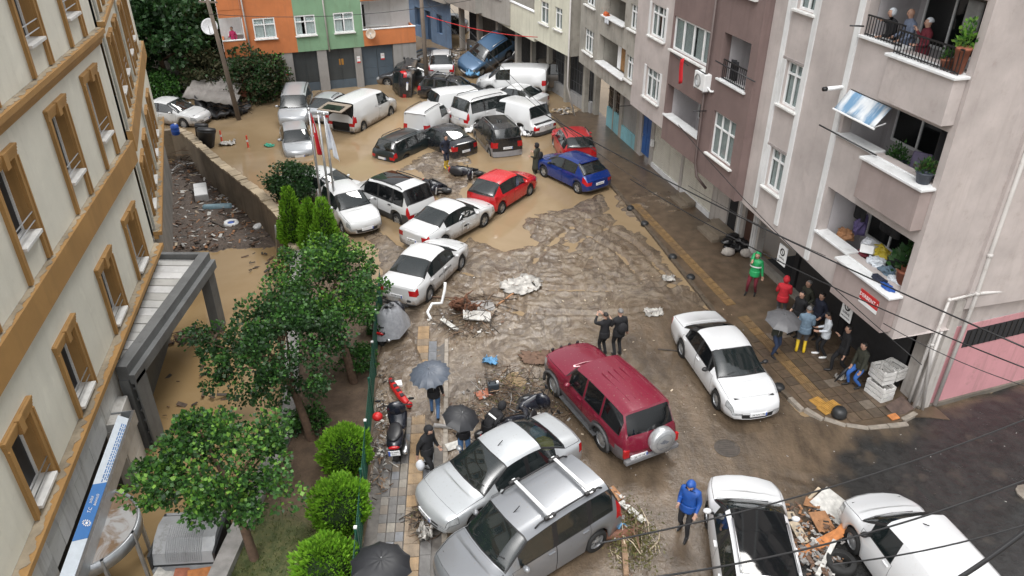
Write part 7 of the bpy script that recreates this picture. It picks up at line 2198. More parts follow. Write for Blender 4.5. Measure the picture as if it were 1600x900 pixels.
scatter('rubble', 730, 500, .08, 80, 1.4, 1.0, .06, [PIECE['grey'], PIECE['white'], PIECE['brown'], PIECE['dark']], .1)
scatter('litter', 880, 520, .08, 170, 6.5, 6.0, .035, [PIECE['grey'], PIECE['brown'], PIECE['pale'], PIECE['white']], .03)
scatter('litter', 1450, 720, .07, 60, 4.5, 2.2, .035, [PIECE['grey'], PIECE['dark'], PIECE['white']], .01)
scatter('litter', 1050, 700, .07, 80, 4.5, 2.5, .025, [PIECE['grey'], PIECE['brown'], PIECE['white']], .01)
scatter('litter', 800, 640, .09, 120, 2.0, 1.6, .05, [PIECE['grey'], PIECE['brown'], PIECE['dark'], PIECE['white']], .1)
def piece(name, label, cat, px, py, z, dims, rot, mat, group=None, bevel=.01, extra=None):
    p = at(px, py, z)
    o = MB().box(-dims[0] / 2, dims[0] / 2, -dims[1] / 2, dims[1] / 2, 0, dims[2]).build(name, mat, None, bevel=bevel)
    o.location = p; o.rotation_euler = tuple(R(a) for a in rot)
    return tag(o, label, cat, group)
BG2 = 'boards and planks left by the flood'
for a in [
    ('board', 'big white board beside the wheel of the bottom right hatchback', 'board', 1303, 792, .16, (.75, .95, .03), (8, -6, 38), PIECE['white']),
    ('board', 'orange board pointing at the tyre between the two bottom white cars', 'board', 1280, 850, .22, (1.25, .26, .03), (0, -12, 22), PIECE['orange']),
    ('board', 'split orange-brown board against the front wheel of the bottom right hatchback', 'board', 1306, 838, .3, (.75, .2, .04), (10, -14, 40), PIECE['orange']),
    ('plank', 'long white plank slanting down to the loose tyre', 'plank', 1291, 872, .24, (1.15, .11, .05), (0, -8, 52), PIECE['white']),
    ('board', 'light brown board leaning by the mirror of the black-roofed car', 'board', 1244, 824, .15, (.28, .95, .03), (4, 10, 8), PIECE['pale']),
    ('board', 'square brown board in the middle of the rubble between the bottom white cars', 'board', 1284, 815, .2, (.5, .55, .03), (14, 8, 15), PIECE['board']),
    ('board', 'crumbled brown board at the top of the rubble between the bottom white cars', 'board', 1270, 786, .12, (.4, .4, .03), (-10, 8, 60), PIECE['board']),
    ('plank', 'short yellowish stick at the top of the rubble', 'plank', 1272, 772, .1, (.5, .08, .05), (0, -6, 42), PIECE['pale']),
    ('plank', 'white plank slanting behind the grey high-roofed car', 'plank', 988, 800, .14, (.2, .85, .04), (0, 8, 38), PIECE['white']),
    ('board', 'reddish brown board at the tail of the grey high-roofed car', 'board', 957, 775, .16, (.4, .45, .03), (10, -14, 30), PIECE['board']),
    ('board', 'brown board lying flat under the white plank at the tail of the grey car', 'board', 962, 815, .1, (.45, .6, .03), (0, 10, -10), PIECE['board']),
    ('plank', 'dark post lying upright-on beside the heap of reeds', 'plank', 975, 855, .12, (.13, 1.75, .1), (0, 0, -4), WOOD),
    ('board', 'white boat-like panel on the heap of roots in the middle left', 'board', 745, 494, .2, (1.0, .5, .06), (8, 10, 6), PIECE['white']),
    ('board', 'torn white sheet below the heap of roots', 'board', 702, 507, .15, (.75, .22, .03), (-12, 14, -38), PIECE['white']),
    ('board', 'grey flat stone slab beside the heap of roots', 'slab', 752, 480, .1, (.95, .7, .08), (0, 4, 12), PIECE['grey']),
    ('plank', 'thin dark batten across the heap of roots', 'plank', 700, 466, .12, (1.9, .05, .05), (0, 0, -6), PIECE['brown']),
    ('plank', 'rusty bar lying by the white crumpled cloth', 'plank', 790, 468, .1, (1.2, .07, .05), (0, 0, 55), PIECE['board']),
    ('plank', 'dark stick lying behind the clean white saloon', 'plank', 1048, 548, .09, (.85, .05, .04), (0, 0, -8), PIECE['dark']),
    ('board', 'rusty tray leaning at the corner kerb below the pink wall', 'board', 1405, 637, .15, (.75, .5, .05), (22, -8, 30), flat('rust_tray', (.075, .05, .04), .7, var=.4)),
    ('board', 'broken orange tile at the corner kerb below the rusty tray', 'tile', 1396, 652, .13, (.3, .22, .04), (6, 0, 20), PIECE['orange']),
    ('board', 'brown round-cornered plate beside the black jerrycan', 'plate', 756, 616, .1, (.5, .36, .04), (4, 0, 30), PIECE['brick']),
    ('plank', 'pale plank beside the smaller black umbrella', 'plank', 700, 668, .12, (.85, .1, .08), (0, 0, -8), PIECE['grey']),
    ('board', 'white sheet of foam at the feet of the person in blue trousers', 'board', 708, 697, .11, (.4, .3, .03), (0, 0, 25), PIECE['white']),
]: piece(*a, BG2)
# white crumpled sheets
def crumple(label, px, py, z, r, mat, name='crumpled_sheet', h=.16, sx=1.0):
    p = at(px, py, z); n = 15
    gx_, gy_ = np.meshgrid(np.linspace(-1, 1, n), np.linspace(-1, 1, n))
    zz = h * (np.abs(fbm(gx_ * 2.3 + px, gy_ * 2.3 + py, 3, 7)) * 1.6) + .02
    rad_ = 1 + .3 * fbm(gx_ * 1.4 + px, gy_ * 1.4, 2, 3)
    V = np.stack([gx_ * r * sx * rad_ + .06 * rng.normal(size=gx_.shape) * r, gy_ * r * .75 * rad_ + .06 * rng.normal(size=gx_.shape) * r, zz], -1).reshape(-1, 3)
    ii = np.arange(n * n).reshape(n, n)
    F = np.stack([ii[:-1, :-1].ravel(), ii[:-1, 1:].ravel(), ii[1:, 1:].ravel(), ii[1:, :-1].ravel()], 1)
    F = F[np.hypot(gx_[:-1, :-1], gy_[:-1, :-1]).ravel() < 1.12]
    o = obj(name, np_mesh(name, V, F, [mat], False), None, p); sm = o.modifiers.new('t', 'SOLIDIFY'); sm.thickness = .012
    return tag(o, label, 'sheet')
SHEET = flat('torn_sheet', (.36, .345, .32), .5, var=.6, scale=4)
crumple('large crumpled white and grey sheet on the mud right of the white saloons', 816, 448, .09, .78, SHEET, h=.22)
crumple('small crumpled white plastic on the mud right of the pair in black', 1022, 490, .08, .34, SHEET)
crumple('scrap of pale plastic on the mud near the right-hand kerb', 1045, 437, .08, .24, SHEET)
crumple('white and grey cloth among twigs on the left pavement, before the silver saloon', 664, 835, .12, .34, SHEET, h=.3, sx=.6)
crumple('blue scrap of plastic on the mud below the heap of roots', 765, 566, .08, .26, PIECE['blue'])
crumple('clear white plastic at the feet of the bearded person', 1313, 592, .13, .16, SHEET)
crumple('dark brown mat of weed in the road beside the heap of roots', 835, 560, .07, .5, PIECE['brown'], h=.08)
# roots and pipe in the middle heap
p = at(722, 488, .1)
m_ = MB()
for k in range(26):
    a = random.uniform(0, 6.28); l = random.uniform(.25, .62)
    s_ = Vector((random.uniform(-.35, .35), random.uniform(-.2, .2), random.uniform(.05, .3)))
    e = s_ + Vector((math.cos(a) * l, math.sin(a) * l * .8, random.uniform(-.1, .45)))
    m_.tube([s_, (s_ + e) / 2 + Vector((random.uniform(-.2, .2), random.uniform(-.2, .2), .15)), e + Vector((0, 0, .1))], [.07, .04, .01], 6)
for k in range(5): m_.ball((random.uniform(-.4, .4), random.uniform(-.25, .25), random.uniform(.05, .3)), random.uniform(.12, .22), 8, 6, 0, (1.2, .8, .8), .2)
o = m_.build('root_stump', flat('red_root', (.12, .05, .026), .85, var=.5, scale=9, bump=.4), None, True); o.location = p
tag(o, 'reddish brown tangle of roots on the central heap of debris', 'root')
p = at(690, 492, .1)
o = MB().tube([(-.35, -.35, .05), (-.5, -.05, .15), (-.35, .28, .3), (.0, .3, .32), (.1, .6, .7), (.12, .7, .95)], .055, 8).build('bent_pipe', WHITE, None, True); o.location = p; tag(o, 'bent white pipe on the left of the central heap of debris', 'pipe')
p = at(771, 613, .1)
jc = thing('jerrycan', 'black jerrycan standing on the debris in front of the maroon car', 'jerrycan', p, R(8))
MB().box(-.17, .17, -.1, .1, 0, .36).build('can', flat('dark_plastic_can', (.03, .04, .05), .35), jc, bevel=.03); MB().tube([(-.12, 0, .35), (-.1, 0, .44), (.06, 0, .44), (.08, 0, .35)], .022, 6).build('handle', BLACK, jc); MB().lathe([(.04, .35), (.04, .42)], 10, Matrix.Translation((.13, 0, 0))).build('cap', WHITE, jc)
p = at(622, 618, .12)
rbp = thing('red_bumper', 'long red car bumper lying by the fence, a red lamp at its lower end', 'bumper', p, R(-60))
m_ = MB(); m_.tube([(-.75, .06, .1), (-.3, .0, .16), (.3, .0, .16), (.75, .08, .1)], [.07, .12, .12, .08], 8); m_.build('bar', RED, rbp, True); MB().ball((.74, .06, .14), .11, 10, 7).build('lamp', TAIL, rbp, True)
for k in range(4): MB().box(-.5 + .26 * k, -.36 + .26 * k, -.06, .06, .265, .285).build('slot', BLACK, rbp)
piece('foam_block', 'white foam block above the red bumper', 'foam', 620, 603, .12, (.34, .26, .12), (0, 0, 15), WHITE)
# tyre
p = at(1312, 884, .1)
ty = MB().lathe([(.22, -.1), (.33, -.11), (.36, -.05), (.36, .05), (.33, .11), (.22, .1)], 26, cap=False).lathe([(.219, .1), (.21, .06), (.21, -.06), (.219, -.1)], 26, cap=False).build('loose_tyre', RUBBER, None, True)
ty.location = (p.x, p.y, .2); tag(ty, 'loose black tyre lying beside the bottom right hatchback', 'tyre')
p = at(967, 828, .1)
bu = thing('bucket', 'blue and white bucket lying behind the grey high-roofed car', 'bucket', (p.x, p.y, .2)); bu.rotation_euler = (R(70), 0, R(40))
MB().lathe([(.10, -.15), (.14, .15), (.13, .15), (.09, -.13)], 16).build('pail', PIECE['blue'], bu, True); MB().tube([(-.14, 0, .14), (0, -.02, .28), (.14, 0, .14)], .008, 5).build('handle', STEEL, bu)
m_ = MB().tube([(-.5, 0, .12), (.5, .05, .14)], .12, 10); o = m_.build('clay_pipe', flat('clay_pipe', (.17, .075, .045), .7, var=.3), None, True); o.location = at(958, 842, .08); tag(o, 'reddish clay pipe lying under the tail of the grey high-roofed car', 'pipe')
# ---------------------------------------------------------------- corner of the right-hand building
CRATE = flat('white_crate', (.60, .59, .57), .5, var=.15)
def crate(label, px, py, z, rz, group, sc_=1.0):
    p = at(px, py, .12); t_ = thing('crate', label, 'crate', (p.x, p.y, z), rz, group)
    w, d, h = .62 * sc_, .42 * sc_, .46 * sc_
    m_ = MB(); m_.box(-w / 2, w / 2, -d / 2, d / 2, 0, .03); m_.build('base', CRATE, t_)
    for a in (-1, 1):
        for k in range(3): MB().box(-w / 2, w / 2, a * d / 2 - .015, a * d / 2 + .015, .02 + .155 * k * sc_, .02 + .155 * k * sc_ + .115 * sc_).build('slat', CRATE, t_)
        for k in range(3): MB().box(a * w / 2 - .015, a * w / 2 + .015, -d / 2 + .016, d / 2 - .016, .02 + .155 * k * sc_, .02 + .155 * k * sc_ + .115 * sc_).build('slat', CRATE, t_)
    for sx_ in (-1, 1):
        for sy_ in (-1, 1): MB().box(sx_ * (w / 2 - .045) - .025, sx_ * (w / 2 - .045) + .025, sy_ * (d / 2 - .045) - .025, sy_ * (d / 2 - .045) + .025, .03, h + .01).build('corner_post', CRATE, t_)
    return t_
GC = 'white crates by the building corner'
crate('white slatted crate at the bottom of the stack by the building corner', 1372, 617, .11, RROT + R(8), GC, 1.1)
crate('white slatted crate on top of the stack by the building corner', 1370, 612, .62, RROT + R(2), GC, 1.0)
crate('white crate standing behind the stack, against the corner wall', 1388, 606, .62, RROT + R(14), GC, .95)
p = at(1148, 390, .12); m_ = MB()
for k in range(22): m_.ball((random.uniform(-.7, .7), random.uniform(-.4, .4), random.uniform(.08, .45)), random.uniform(.14, .26), 8, 6, 0, (1.2, .9, .7), .15)
o = m_.build('black_bag_heap', flat('black_bags', (.012, .012, .013), .3, var=.4), None, False); o.location = (p.x + .3, p.y + .1, .1); tag(o, 'heap of black rubbish bags by the brown entrance door', 'rubbish', None, 'stuff')
for q, lb_ in (((1166, 400), 'whitish sack leaning at the right of the black bag heap'), ((1137, 398), 'flattened pale sack in front of the black bag heap')):
    p = at(*q, .12); o = MB().ball((0, 0, .16), .24, 10, 7, 0, (1.2, .8, .8), .1).build('sack', flat('sack_cloth', (.36, .33, .30), .8, var=.25), None, True); o.location = (p.x, p.y, .1); tag(o, lb_, 'sack')
# ---------------------------------------------------------------- things in the flooded court and along its wall
cz = COURT_Z
poly_c = [at(*q, cz).xy for q in ((258, 228), (300, 262), (350, 310), (440, 368), (425, 384), (330, 392), (246, 398), (240, 330))]
xs_, ys_ = np.meshgrid(np.arange(-19.5, -10.5, .12), np.arange(29.5, 43, .12))
dd = sdist(xs_ + .4 * fbm(xs_, ys_, 3, 4), ys_ + .4 * fbm(xs_ + 7, ys_, 3, 5), poly_c)
hz_ = cz - .12 + .22 * sstep(dd, .7) + .06 * fbm(xs_ * 2.5, ys_ * 2.5, 4, 8) + .05 * rng.random(xs_.shape)
ii = np.arange(xs_.size).reshape(xs_.shape)
F = np.stack([ii[:-1, :-1].ravel(), ii[:-1, 1:].ravel(), ii[1:, 1:].ravel(), ii[1:, :-1].ravel()], 1)[(dd[:-1, :-1] > -1.2).ravel()]
t = NT('floating_rubbish'); t.set(t.mix(t.ramp(t.noise(6, 6, .8), [(.35, 0), (.7, 1)]), (.065, .05, .04), (.17, .13, .105)), .7); t.bump(t.noise(20, 5, .7), 1, .05)
tag(obj('floating_rubbish', np_mesh('floating_rubbish', np.stack([xs_.ravel(), ys_.ravel(), hz_.ravel()], 1), F, t.m, True)), kind='stuff')
def inpoly_scatter(name, poly, z, n, size, mats, w):
    P_a = np.array([(p[0], p[1]) for p in poly]); lo, hi = P_a.min(0), P_a.max(0); m_ = MB(); k = 0
    while k < n:
        x, y = random.uniform(lo[0], hi[0]), random.uniform(lo[1], hi[1])
        if sdist(np.array([x]), np.array([y]), poly)[0] < 0: continue
        k += 1; s_ = size * random.uniform(.3, 1.5)
        M_ = Matrix.Translation((x, y, z + random.uniform(0, .12))) @ Euler((random.uniform(-.3, .3), random.uniform(-.3, .3), random.uniform(0, 6.3))).to_matrix().to_4x4()
        m_.cur = random.choices(range(len(mats)), w)[0]
        m_.box(-s_, s_, -s_ * random.uniform(.06, .5), s_ * random.uniform(.06, .5), 0, s_ * random.uniform(.05, .3), M=M_)
    return tag(m_.build(name, mats), kind='stuff')
inpoly_scatter('rubbish_pieces', poly_c, cz + .06, 900, .11, [PIECE['brown'], PIECE['dark'], PIECE['white'], PIECE['grey'], PIECE['board'], PIECE['pale']], (5, 4, 2, 2, 2, 1))
for poly_, n_ in (([(300, 512), (352, 516), (350, 535), (262, 540), (270, 524)], 150), ([(380, 395), (440, 395), (430, 440), (390, 430)], 22), ([(225, 600), (320, 560), (370, 650), (280, 700), (215, 760)], 34)):
    inpoly_scatter('drift_wood', [at(*q, cz).xy for q in poly_], cz - .02, n_, .12, [PIECE['dark'], PIECE['brown'], BRANCHM], (3, 3, 2))
fr_ = at(312, 312, cz)
fg = thing('fridge', 'white fridge lying on its back in the rubbish of the court', 'fridge', (fr_.x, fr_.y + .35, cz - .1), R(112))
MB().box(-.85, .85, -.33, .33, .0, .5).build('cabinet', flat('fridge_side', (.46, .46, .45), .4), fg, bevel=.02); MB().box(-.84, .28, -.32, .32, .505, .56).build('door', WHITE, fg, bevel=.015); MB().box(.3, .84, -.32, .32, .505, .56).build('freezer_door', WHITE, fg, bevel=.015)
q = at(340, 324, cz + .1); tk = thing('water_tank', 'pale blue cylinder floating beside the fridge in the court', 'tank', q, R(8))
MB().lathe([(.02, -.72), (.15, -.70), (.19, -.62), (.19, .62), (.15, .70), (.02, .72)], 18, Matrix.Rotation(R(90), 4, 'Y')).build('shell', flat('tank_blue', (.22, .34, .40), .5, var=.2), tk, True); MB().lathe([(.05, .70), (.05, .8)], 10, Matrix.Rotation(R(90), 4, 'Y')).build('neck', WHITE, tk)
q = at(361, 349, cz + .1); rg_ = thing('float_ring', 'white ring with a blue centre floating in the court', 'ring', q)
m_ = MB(); m_.lathe([(.16 + .11 * (1 + math.cos(a)) , .11 * math.sin(a)) for a in np.linspace(0, 2 * math.pi, 9)], 20, cap=False); m_.build('ring', WHITE, rg_, True); MB().ball((0, 0, .02), .17, 10, 6, 0, (1, 1, .4)).build('centre', flat('ring_blue', (.03, .10, .42), .4), rg_, True)
q = at(403, 356, cz + .1); o = MB().ball((0, 0, .08), .2, 12, 8, 0, (.9, 1.5, .7)).build('white_canister', WHITE, None, True); o.location = q; o.rotation_euler = (0, 0, R(-25)); tag(o, 'white oval canister floating by the retaining wall', 'canister')
piece('plank', 'white plank floating at the near left of the court rubbish', 'plank', 292, 371, cz + .08, (1.25, .14, .05), (0, 0, 14), PIECE['white'], BG2)
piece('plank', 'dark beam floating in the middle of the court rubbish', 'plank', 341, 352, cz + .08, (1.2, .1, .08), (0, 0, -38), PIECE['dark'], BG2)
piece('board', 'small white board left of the fridge in the court', 'board', 283, 300, cz + .08, (.5, .3, .04), (0, 0, -10), PIECE['white'], BG2)
for k, (a, b_, r_) in enumerate((((438, 345), (446, 392), .07), ((430, 352), (434, 404), .035))):
    pa, pb = at(*a, .6), at(*b_, cz - .1); o = MB().tube([pa, pb], r_, 9).build('leaning_pipe', GALV, None, True); tag(o, ('thick grey pipe leaning on the bend of the retaining wall', 'thin pale rod leaning beside the thick pipe on the retaining wall')[k], 'pipe')
q = at(275, 209, WALL_Z); dr_ = thing('blue_drum', 'blue plastic drum standing on the far end of the retaining wall', 'drum', (q.x, q.y, .5))
MB().lathe([(.18, 0), (.22, .05), (.22, .2), (.235, .22), (.22, .24), (.22, .4), (.235, .42), (.22, .44), (.20, .56), (.12, .6)], 16).build('barrel', flat('drum_blue', (.012, .07, .35), .4), dr_, True); MB().lathe([(.06, .6), (.06, .64)], 10, Matrix.Translation((.08, 0, 0))).build('bung', WHITE, dr_)
for q, s_, lb_ in (((322, 230), 1.25, 'large black plastic bin leaning over the retaining wall'), ((314, 214), .95, 'smaller black bin behind the larger one at the retaining wall')):
    p = at(*q, .0); b_ = thing('black_bin', lb_, 'bin', (p.x, p.y, -.2), R(20), 'black bins at the retaining wall'); b_.rotation_euler = (R(-8), R(10), R(20))
    MB().lathe([(.30 * s_, 0), (.38 * s_, .8 * s_), (.40 * s_, .82 * s_), (.40 * s_, .9 * s_)], 14).build('tub', flat('bin_black', (.016, .017, .02), .45, var=.3), b_, True); MB().lathe([(.41 * s_, .905 * s_), (.38 * s_, .98 * s_), (.1 * s_, 1.02 * s_)], 14).build('lid', flat('bin_black', (.016, .017, .02), .45), b_, True)
for q, lb_ in (((347, 222), 'red traffic post nearer the black bins in the flooded forecourt'), ((388, 230), 'red traffic post standing alone in the flooded forecourt')):
    p = at(*q, 0); b_ = thing('traffic_post', lb_, 'traffic post', (p.x, p.y, -.1), 0, 'red traffic posts in the forecourt')
    MB().lathe([(.14, 0), (.05, .12), (.045, .75), (.02, .8)], 12).build('post', flat('traffic_red', (.55, .05, .02), .5), b_, True); MB().lathe([(.052, .42), (.052, .54)], 12).build('band', WHITE, b_)
crumple('white sack floating beside the red traffic post', 355, 225, .03, .4, SHEET)
crumple('green scrap floating in front of the silver hatchback', 421, 228, .02, .28, flat('scrap_green', (.02, .28, .18), .5), h=.1)
# waste container at the bottom left
q = at(298, 830, .35)
wc = thing('waste_container', 'grey metal waste container with a ribbed rounded lid at the bottom left', 'container', (q.x, q.y - .1, -1.1), R(4))
ZINC = wall_mat('dirty_zinc', (.27, .28, .29), (.06, .055, .05), .9, .3, .45, .2)
DKM = flat('container_dark', (.02, .022, .024), .5, var=.4)
prof = [(.62, 1.42), (.46, 1.62), (.12, 1.70), (-.25, 1.62), (-.52, 1.42), (-.62, 1.15)]
m_ = MB(); V = [(x, y, z) for x in (-.72, .72) for y, z in prof]; n = len(prof)
m_.add(V, [(i, i + 1, n + i + 1, n + i) for i in range(n - 1)] + [tuple(range(n - 1, -1, -1)), tuple(range(n, 2 * n))]); m_.build('lid', ZINC, wc)
for k in range(17):
    x = -.42 + .82 * k / 16
    MB().tube([(x, .10, 1.71), (x, -.25, 1.635), (x, -.52, 1.435), (x, -.61, 1.2)], .016, 5).build('lid_rib', ZINC, wc)
for s in (-1, 1): MB().box(s * .75 - .03, s * .75 + .03, -.66, .66, .3, 1.5).build('side_plate', DKM, wc)
MB().box(-.72, .72, -.6, .62, 0, 1.14).build('tub', DKM, wc); MB().box(-.75, .75, .60, .68, 1.38, 1.50).build('rear_bar', ZINC, wc)
MB().box(-.74, .74, -.72, -.6, .98, 1.06).build('front_bar', ZINC, wc)
for i, (x, c, lb_) in enumerate(((-.35, 'white', 'white board sticking out of the front of the waste container'), (.12, 'brick', 'reddish box in the mouth of the waste container'), (.45, 'orange', 'crumpled salmon bag in the mouth of the waste container'))):
    o = MB().box(-.28, .28, -.2, .2, 0, .22).build('rubbish', PIECE[c], None, bevel=.03); o.location = (wc.location.x + x, wc.location.y - .85, -.25); o.rotation_euler = (R(12 * (i - 1)), R(8), R(10 * i)); tag(o, lb_, 'rubbish')
# ---------------------------------------------------------------- sheds, tarpaulins behind the far left saloon
for k, (q, rz, lb_) in enumerate((((318, 128), -14, 'pale corrugated sheet at the back of the collapsed shed'), ((335, 136), -10, 'pale corrugated sheet in the middle of the collapsed shed'), ((330, 150), -8, 'pale corrugated sheet at the front of the collapsed shed'))):
    p = at(*q, 1.2); m_ = MB(); n = 22
    V = [(-1.7 + 3.4 * i / n, y, .05 * math.sin(i * 1.7) + .1 * y) for y in (-.45, .45) for i in range(n + 1)]
    m_.add(V, [(i, i + 1, n + 2 + i, n + 1 + i) for i in range(n)]); o = m_.build('corrugated_sheet', wall_mat('pale_sheet', (.22, .205, .19), (.1, .08, .07), .8, .5), None, True); o.location = p; o.rotation_euler = (R(24), R(6 * (k - 1)), R(rz)); sm = o.modifiers.new('t', 'SOLIDIFY'); sm.thickness = .01; tag(o, lb_, 'roof sheet')
crumple('black tarpaulin heaped beside the far left white saloon', 348, 178, .0, 1.5, flat('tarpaulin', (.014, .014, .015), .35), 'tarpaulin', .9)
crumple('pale rag on top of the black tarpaulin', 362, 165, .5, .4, SHEET, h=.3)
piece('board', 'rust-red panel leaning behind the wooden pole', 'board', 378, 150, .2, (1.5, .1, 1.3), (-10, 25, 10), PIECE['brick'])
crumple('blue crate cloth on the roof rack of the black car in the pile-up', 738, 118, 1.45, .45, PIECE['blue'], h=.35)
piece('white_door', 'torn white tailgate leaning upright behind the brownish grey van', 'car part', 847, 118, .0, (.9, .08, 1.5), (-20, 18, 60), WHITE)
crumple('crumpled white bonnet leaning between the black high-roofed car and the white van', 826, 212, .0, .5, WHITE, 'torn_bonnet', .5)
crumple('crumpled white wing lying by the front of the minibus', 742, 205, .0, .55, WHITE, 'torn_wing', .45)
piece('pallet_board', 'grey pallet standing in the water left of the smashed red car', 'pallet', 885, 222, .0, (.9, .12, .6), (0, 0, 10), WOOD)
# ---------------------------------------------------------------- what hangs on the facades and stands on the balconies
def fmesh(o, label=None, cat=None, group=None):
    o.matrix_world = RM @ o.matrix_basis
    return tag(o, label, cat, group)
def fthing(name, label, cat, x, y, z, rz=0.0, group=None):
    w = RM @ Vector((x, y, z))
    return thing(name, label, cat, tuple(w), RROT + rz, group)
q = rface(1092, 126, .6)
ac = fthing('air_conditioner', 'white air conditioner box under the long white window', 'air conditioner', q.x, .42, q.z - .32)
MB().box(-.42, .42, -.17, .17, 0, .62).build('casing', WHITE, ac, bevel=.02)
m_ = MB(); m_.lathe([(.24, 0), (.24, .02), (.2, .02), (.2, 0)], 20, Matrix.Translation((.1, .175, .31)) @ Matrix.Rotation(R(-90), 4, 'X'), cap=False)
for k in range(5): m_.lathe([(.04 * k + .02, .0), (.04 * k + .03, .01)], 16, Matrix.Translation((.1, .175, .31)) @ Matrix.Rotation(R(-90), 4, 'X'), cap=False)
m_.build('fan_grille', GALV, ac); m_ = MB(); m_.bar((-.35, -.25, -.03), (-.35, .18, -.03), .04); m_.bar((.35, -.25, -.03), (.35, .18, -.03), .04); m_.build('bracket', STEEL, ac)
m_ = MB().tube([(-.42, 0, .15), (-.58, -.05, .05), (-.75, -.05, .1)], .04, 8); m_.build('hose', WHITE, ac, True)
q = rface(1065, 108, .7)
m_ = MB(); n = 8
V = [(u * .26 - .13 + .04 * math.sin(v * 5), .03 * math.sin(u * 7), -v * .95 - .1 * u) for v in np.linspace(0, 1, n) for u in np.linspace(0, 1, 5)]
m_.add(V, [(i * 5 + j, i * 5 + j + 1, i * 5 + j + 6, i * 5 + j + 5) for i in range(n - 1) for j in range(4)])
o = m_.build('red_cloth', FLAGR, None, True); o.location = (q.x, .7, q.z + .45); sm = o.modifiers.new('t', 'SOLIDIFY'); sm.thickness = .008; fmesh(o, 'red cloth hanging from a rod under the long white window', 'cloth')
ROD = flat('dark_rod', (.02, .02, .022), .4)
for (a, b_, y0, y1, lb_) in (((1280, 195), (1370, 243), .95, .12, 'dark drying pole sticking out past the white pilaster of the middle balcony'), ((1328, 40), (1350, 41), .5, .1, 'short dark rod at the left end of the top right balcony'), ((1052, 84), (1075, 102), .2, .75, 'dark rod carrying the red cloth'), ((1090, 108), (1114, 122), .85, .2, 'dark drying rod above the air conditioner'), ((1118, 95), (1180, 128), .9, .35, 'dark drying pole across the small mauve balcony'), ((1083, 174), (1108, 173), .9, .2, 'dark rod sticking out of the open loggia'), ((968, 166), (985, 165), .9, .05, 'dark rod at the lower corner of the pinkish wall')):
    A, B_ = rface(*a, y0), rface(*b_, y1)
    o = MB().tube([A, B_], .022, 7).build('drying_pole', ROD, None, True); fmesh(o, lb_, 'drying pole', 'drying poles on the facade')
for a, lb_ in (((1300, 135), 'white vent pipe with a black mouth beside the tall white pilaster'), ((1594, 10), 'white vent pipe at the top right corner')):
    q = rface(*a, .3) if a[0] < 1500 else None
    t_ = MB().tube([(0, -.1, 0), (0, .55, -.02)], .06, 10)
    o = t_.build('vent_pipe', WHITE, None, True)
    if q is not None: o.location = (q.x - .12, .0, q.z); fmesh(o)
    else:
        s_ = RM @ (SIDE(.72, .0) + Vector((0, 0, 12.55))); o.location = s_; o.rotation_euler = (0, 0, R(160))
    tag(o, lb_, 'vent pipe')
    MB().tube([(0, .55, -.02), (0, .66, -.02)], .065, 10).build('mouth', BLACK, o, True)
# awning on the middle balcony
m_ = MB(); n = 12
V = []
for v in range(6):
    for i in range(n + 1):
        x = 3.95 - (1.75 + .0 * v) * i / n
        vv = v / 5
        V.append((x, .03 + .40 * vv, 8.84 - .52 * vv - .04 * math.sin(i * .9) * vv))
m_.add(V, [(v * (n + 1) + i, v * (n + 1) + i + 1, (v + 1) * (n + 1) + i + 1, (v + 1) * (n + 1) + i) for v in range(5) for i in range(n)])
t = NT('awning_cloth'); st = t.noise(1, 4, .6, t.mapping((4, 1, 1)))
t.set(t.mix(t.ramp(st, [(.38, 0), (.58, 1)]), (.60, .63, .65), (.14, .27, .42)), .7)
aw_ = thing('awning', 'blue and white stained awning over the middle balcony', 'awning', (RO.x, RO.y, 0), RROT)
o = m_.build('awning_sheet', t.m, aw_, True); sm = o.modifiers.new('t', 'SOLIDIFY'); sm.thickness = .01
MB().tube([(3.98, .43, 8.32), (2.18, .43, 8.32)], .03, 8).build('front_bar', WHITE, aw_)
for x in (3.9, 2.25): MB().bar((x, .05, 8.42), (x, .42, 8.33), .025).build('arm', WHITE, aw_)
def pot_plant(label, x, y, z, r, h, leafmats, n=160, potmat=None, ls=.1, group='potted plants on the balconies', spread=1.0):
    t_ = fthing('potted_plant', label, 'plant', x, y, z, 0, group)
    MB().lathe([(r * .7, 0), (r, h * .42), (r * 1.08, h * .42), (r * 1.05, h * .48), (r * .9, h * .46)], 14).build('pot', potmat or flat('grey_pot', (.05, .06, .08), .5), t_, True)
    q = rng.normal(size=(n, 3)); q /= np.linalg.norm(q, axis=1, keepdims=True); q *= rng.uniform(.3, 1, (n, 1)); q[:, 2] = np.abs(q[:, 2])
    v, f = leaves(q * np.array([r * 1.3 * spread, r * 1.3 * spread, h * .6]) + np.array([0, 0, h * .45]), q + np.array([0, 0, .3]), ls, .35, .2)
    obj('foliage', np_mesh('foliage', v, f, list(leafmats), False, rng.integers(0, len(leafmats), n)), t_)
    return t_
TERRA = flat('terracotta', (.26, .09, .05), .8, var=.2)
pot_plant('bushy plant in a grey pot on the white cap of the middle balcony', .45, .08, 7.48, .22, .62, (LEAF_M, LEAF_D, SCRUB), 260)
pot_plant('yellow-green climbing plant in a terracotta pot at the end of the top right balcony', .38, .1, 10.24, .17, 1.25, (LEAF_L, LEAF_M), 170, TERRA, .1)
pot_plant('dark leafy plant in a terracotta pot beside the yellow-green one on the top right balcony', .75, .1, 10.24, .16, .5, (LEAF_D, LEAF_M), 90, TERRA, .1)
pot_plant('big dark-leaved plant at the end of the lowest balcony', .62, -.45, 4.1, .25, 1.5, (LEAF_D,), 110, TERRA, .24, spread=1.5)
pot_plant('dark bushy plant standing inside the middle balcony', 2.2, -.55, 6.9, .28, .95, (LEAF_D, LEAF_M), 240)
pot_plant('slender green plant at the back of the lowest balcony', 1.3, -1.2, 4.2, .18, 1.2, (LEAF_D, LEAF_M), 110, WHITE, .16)
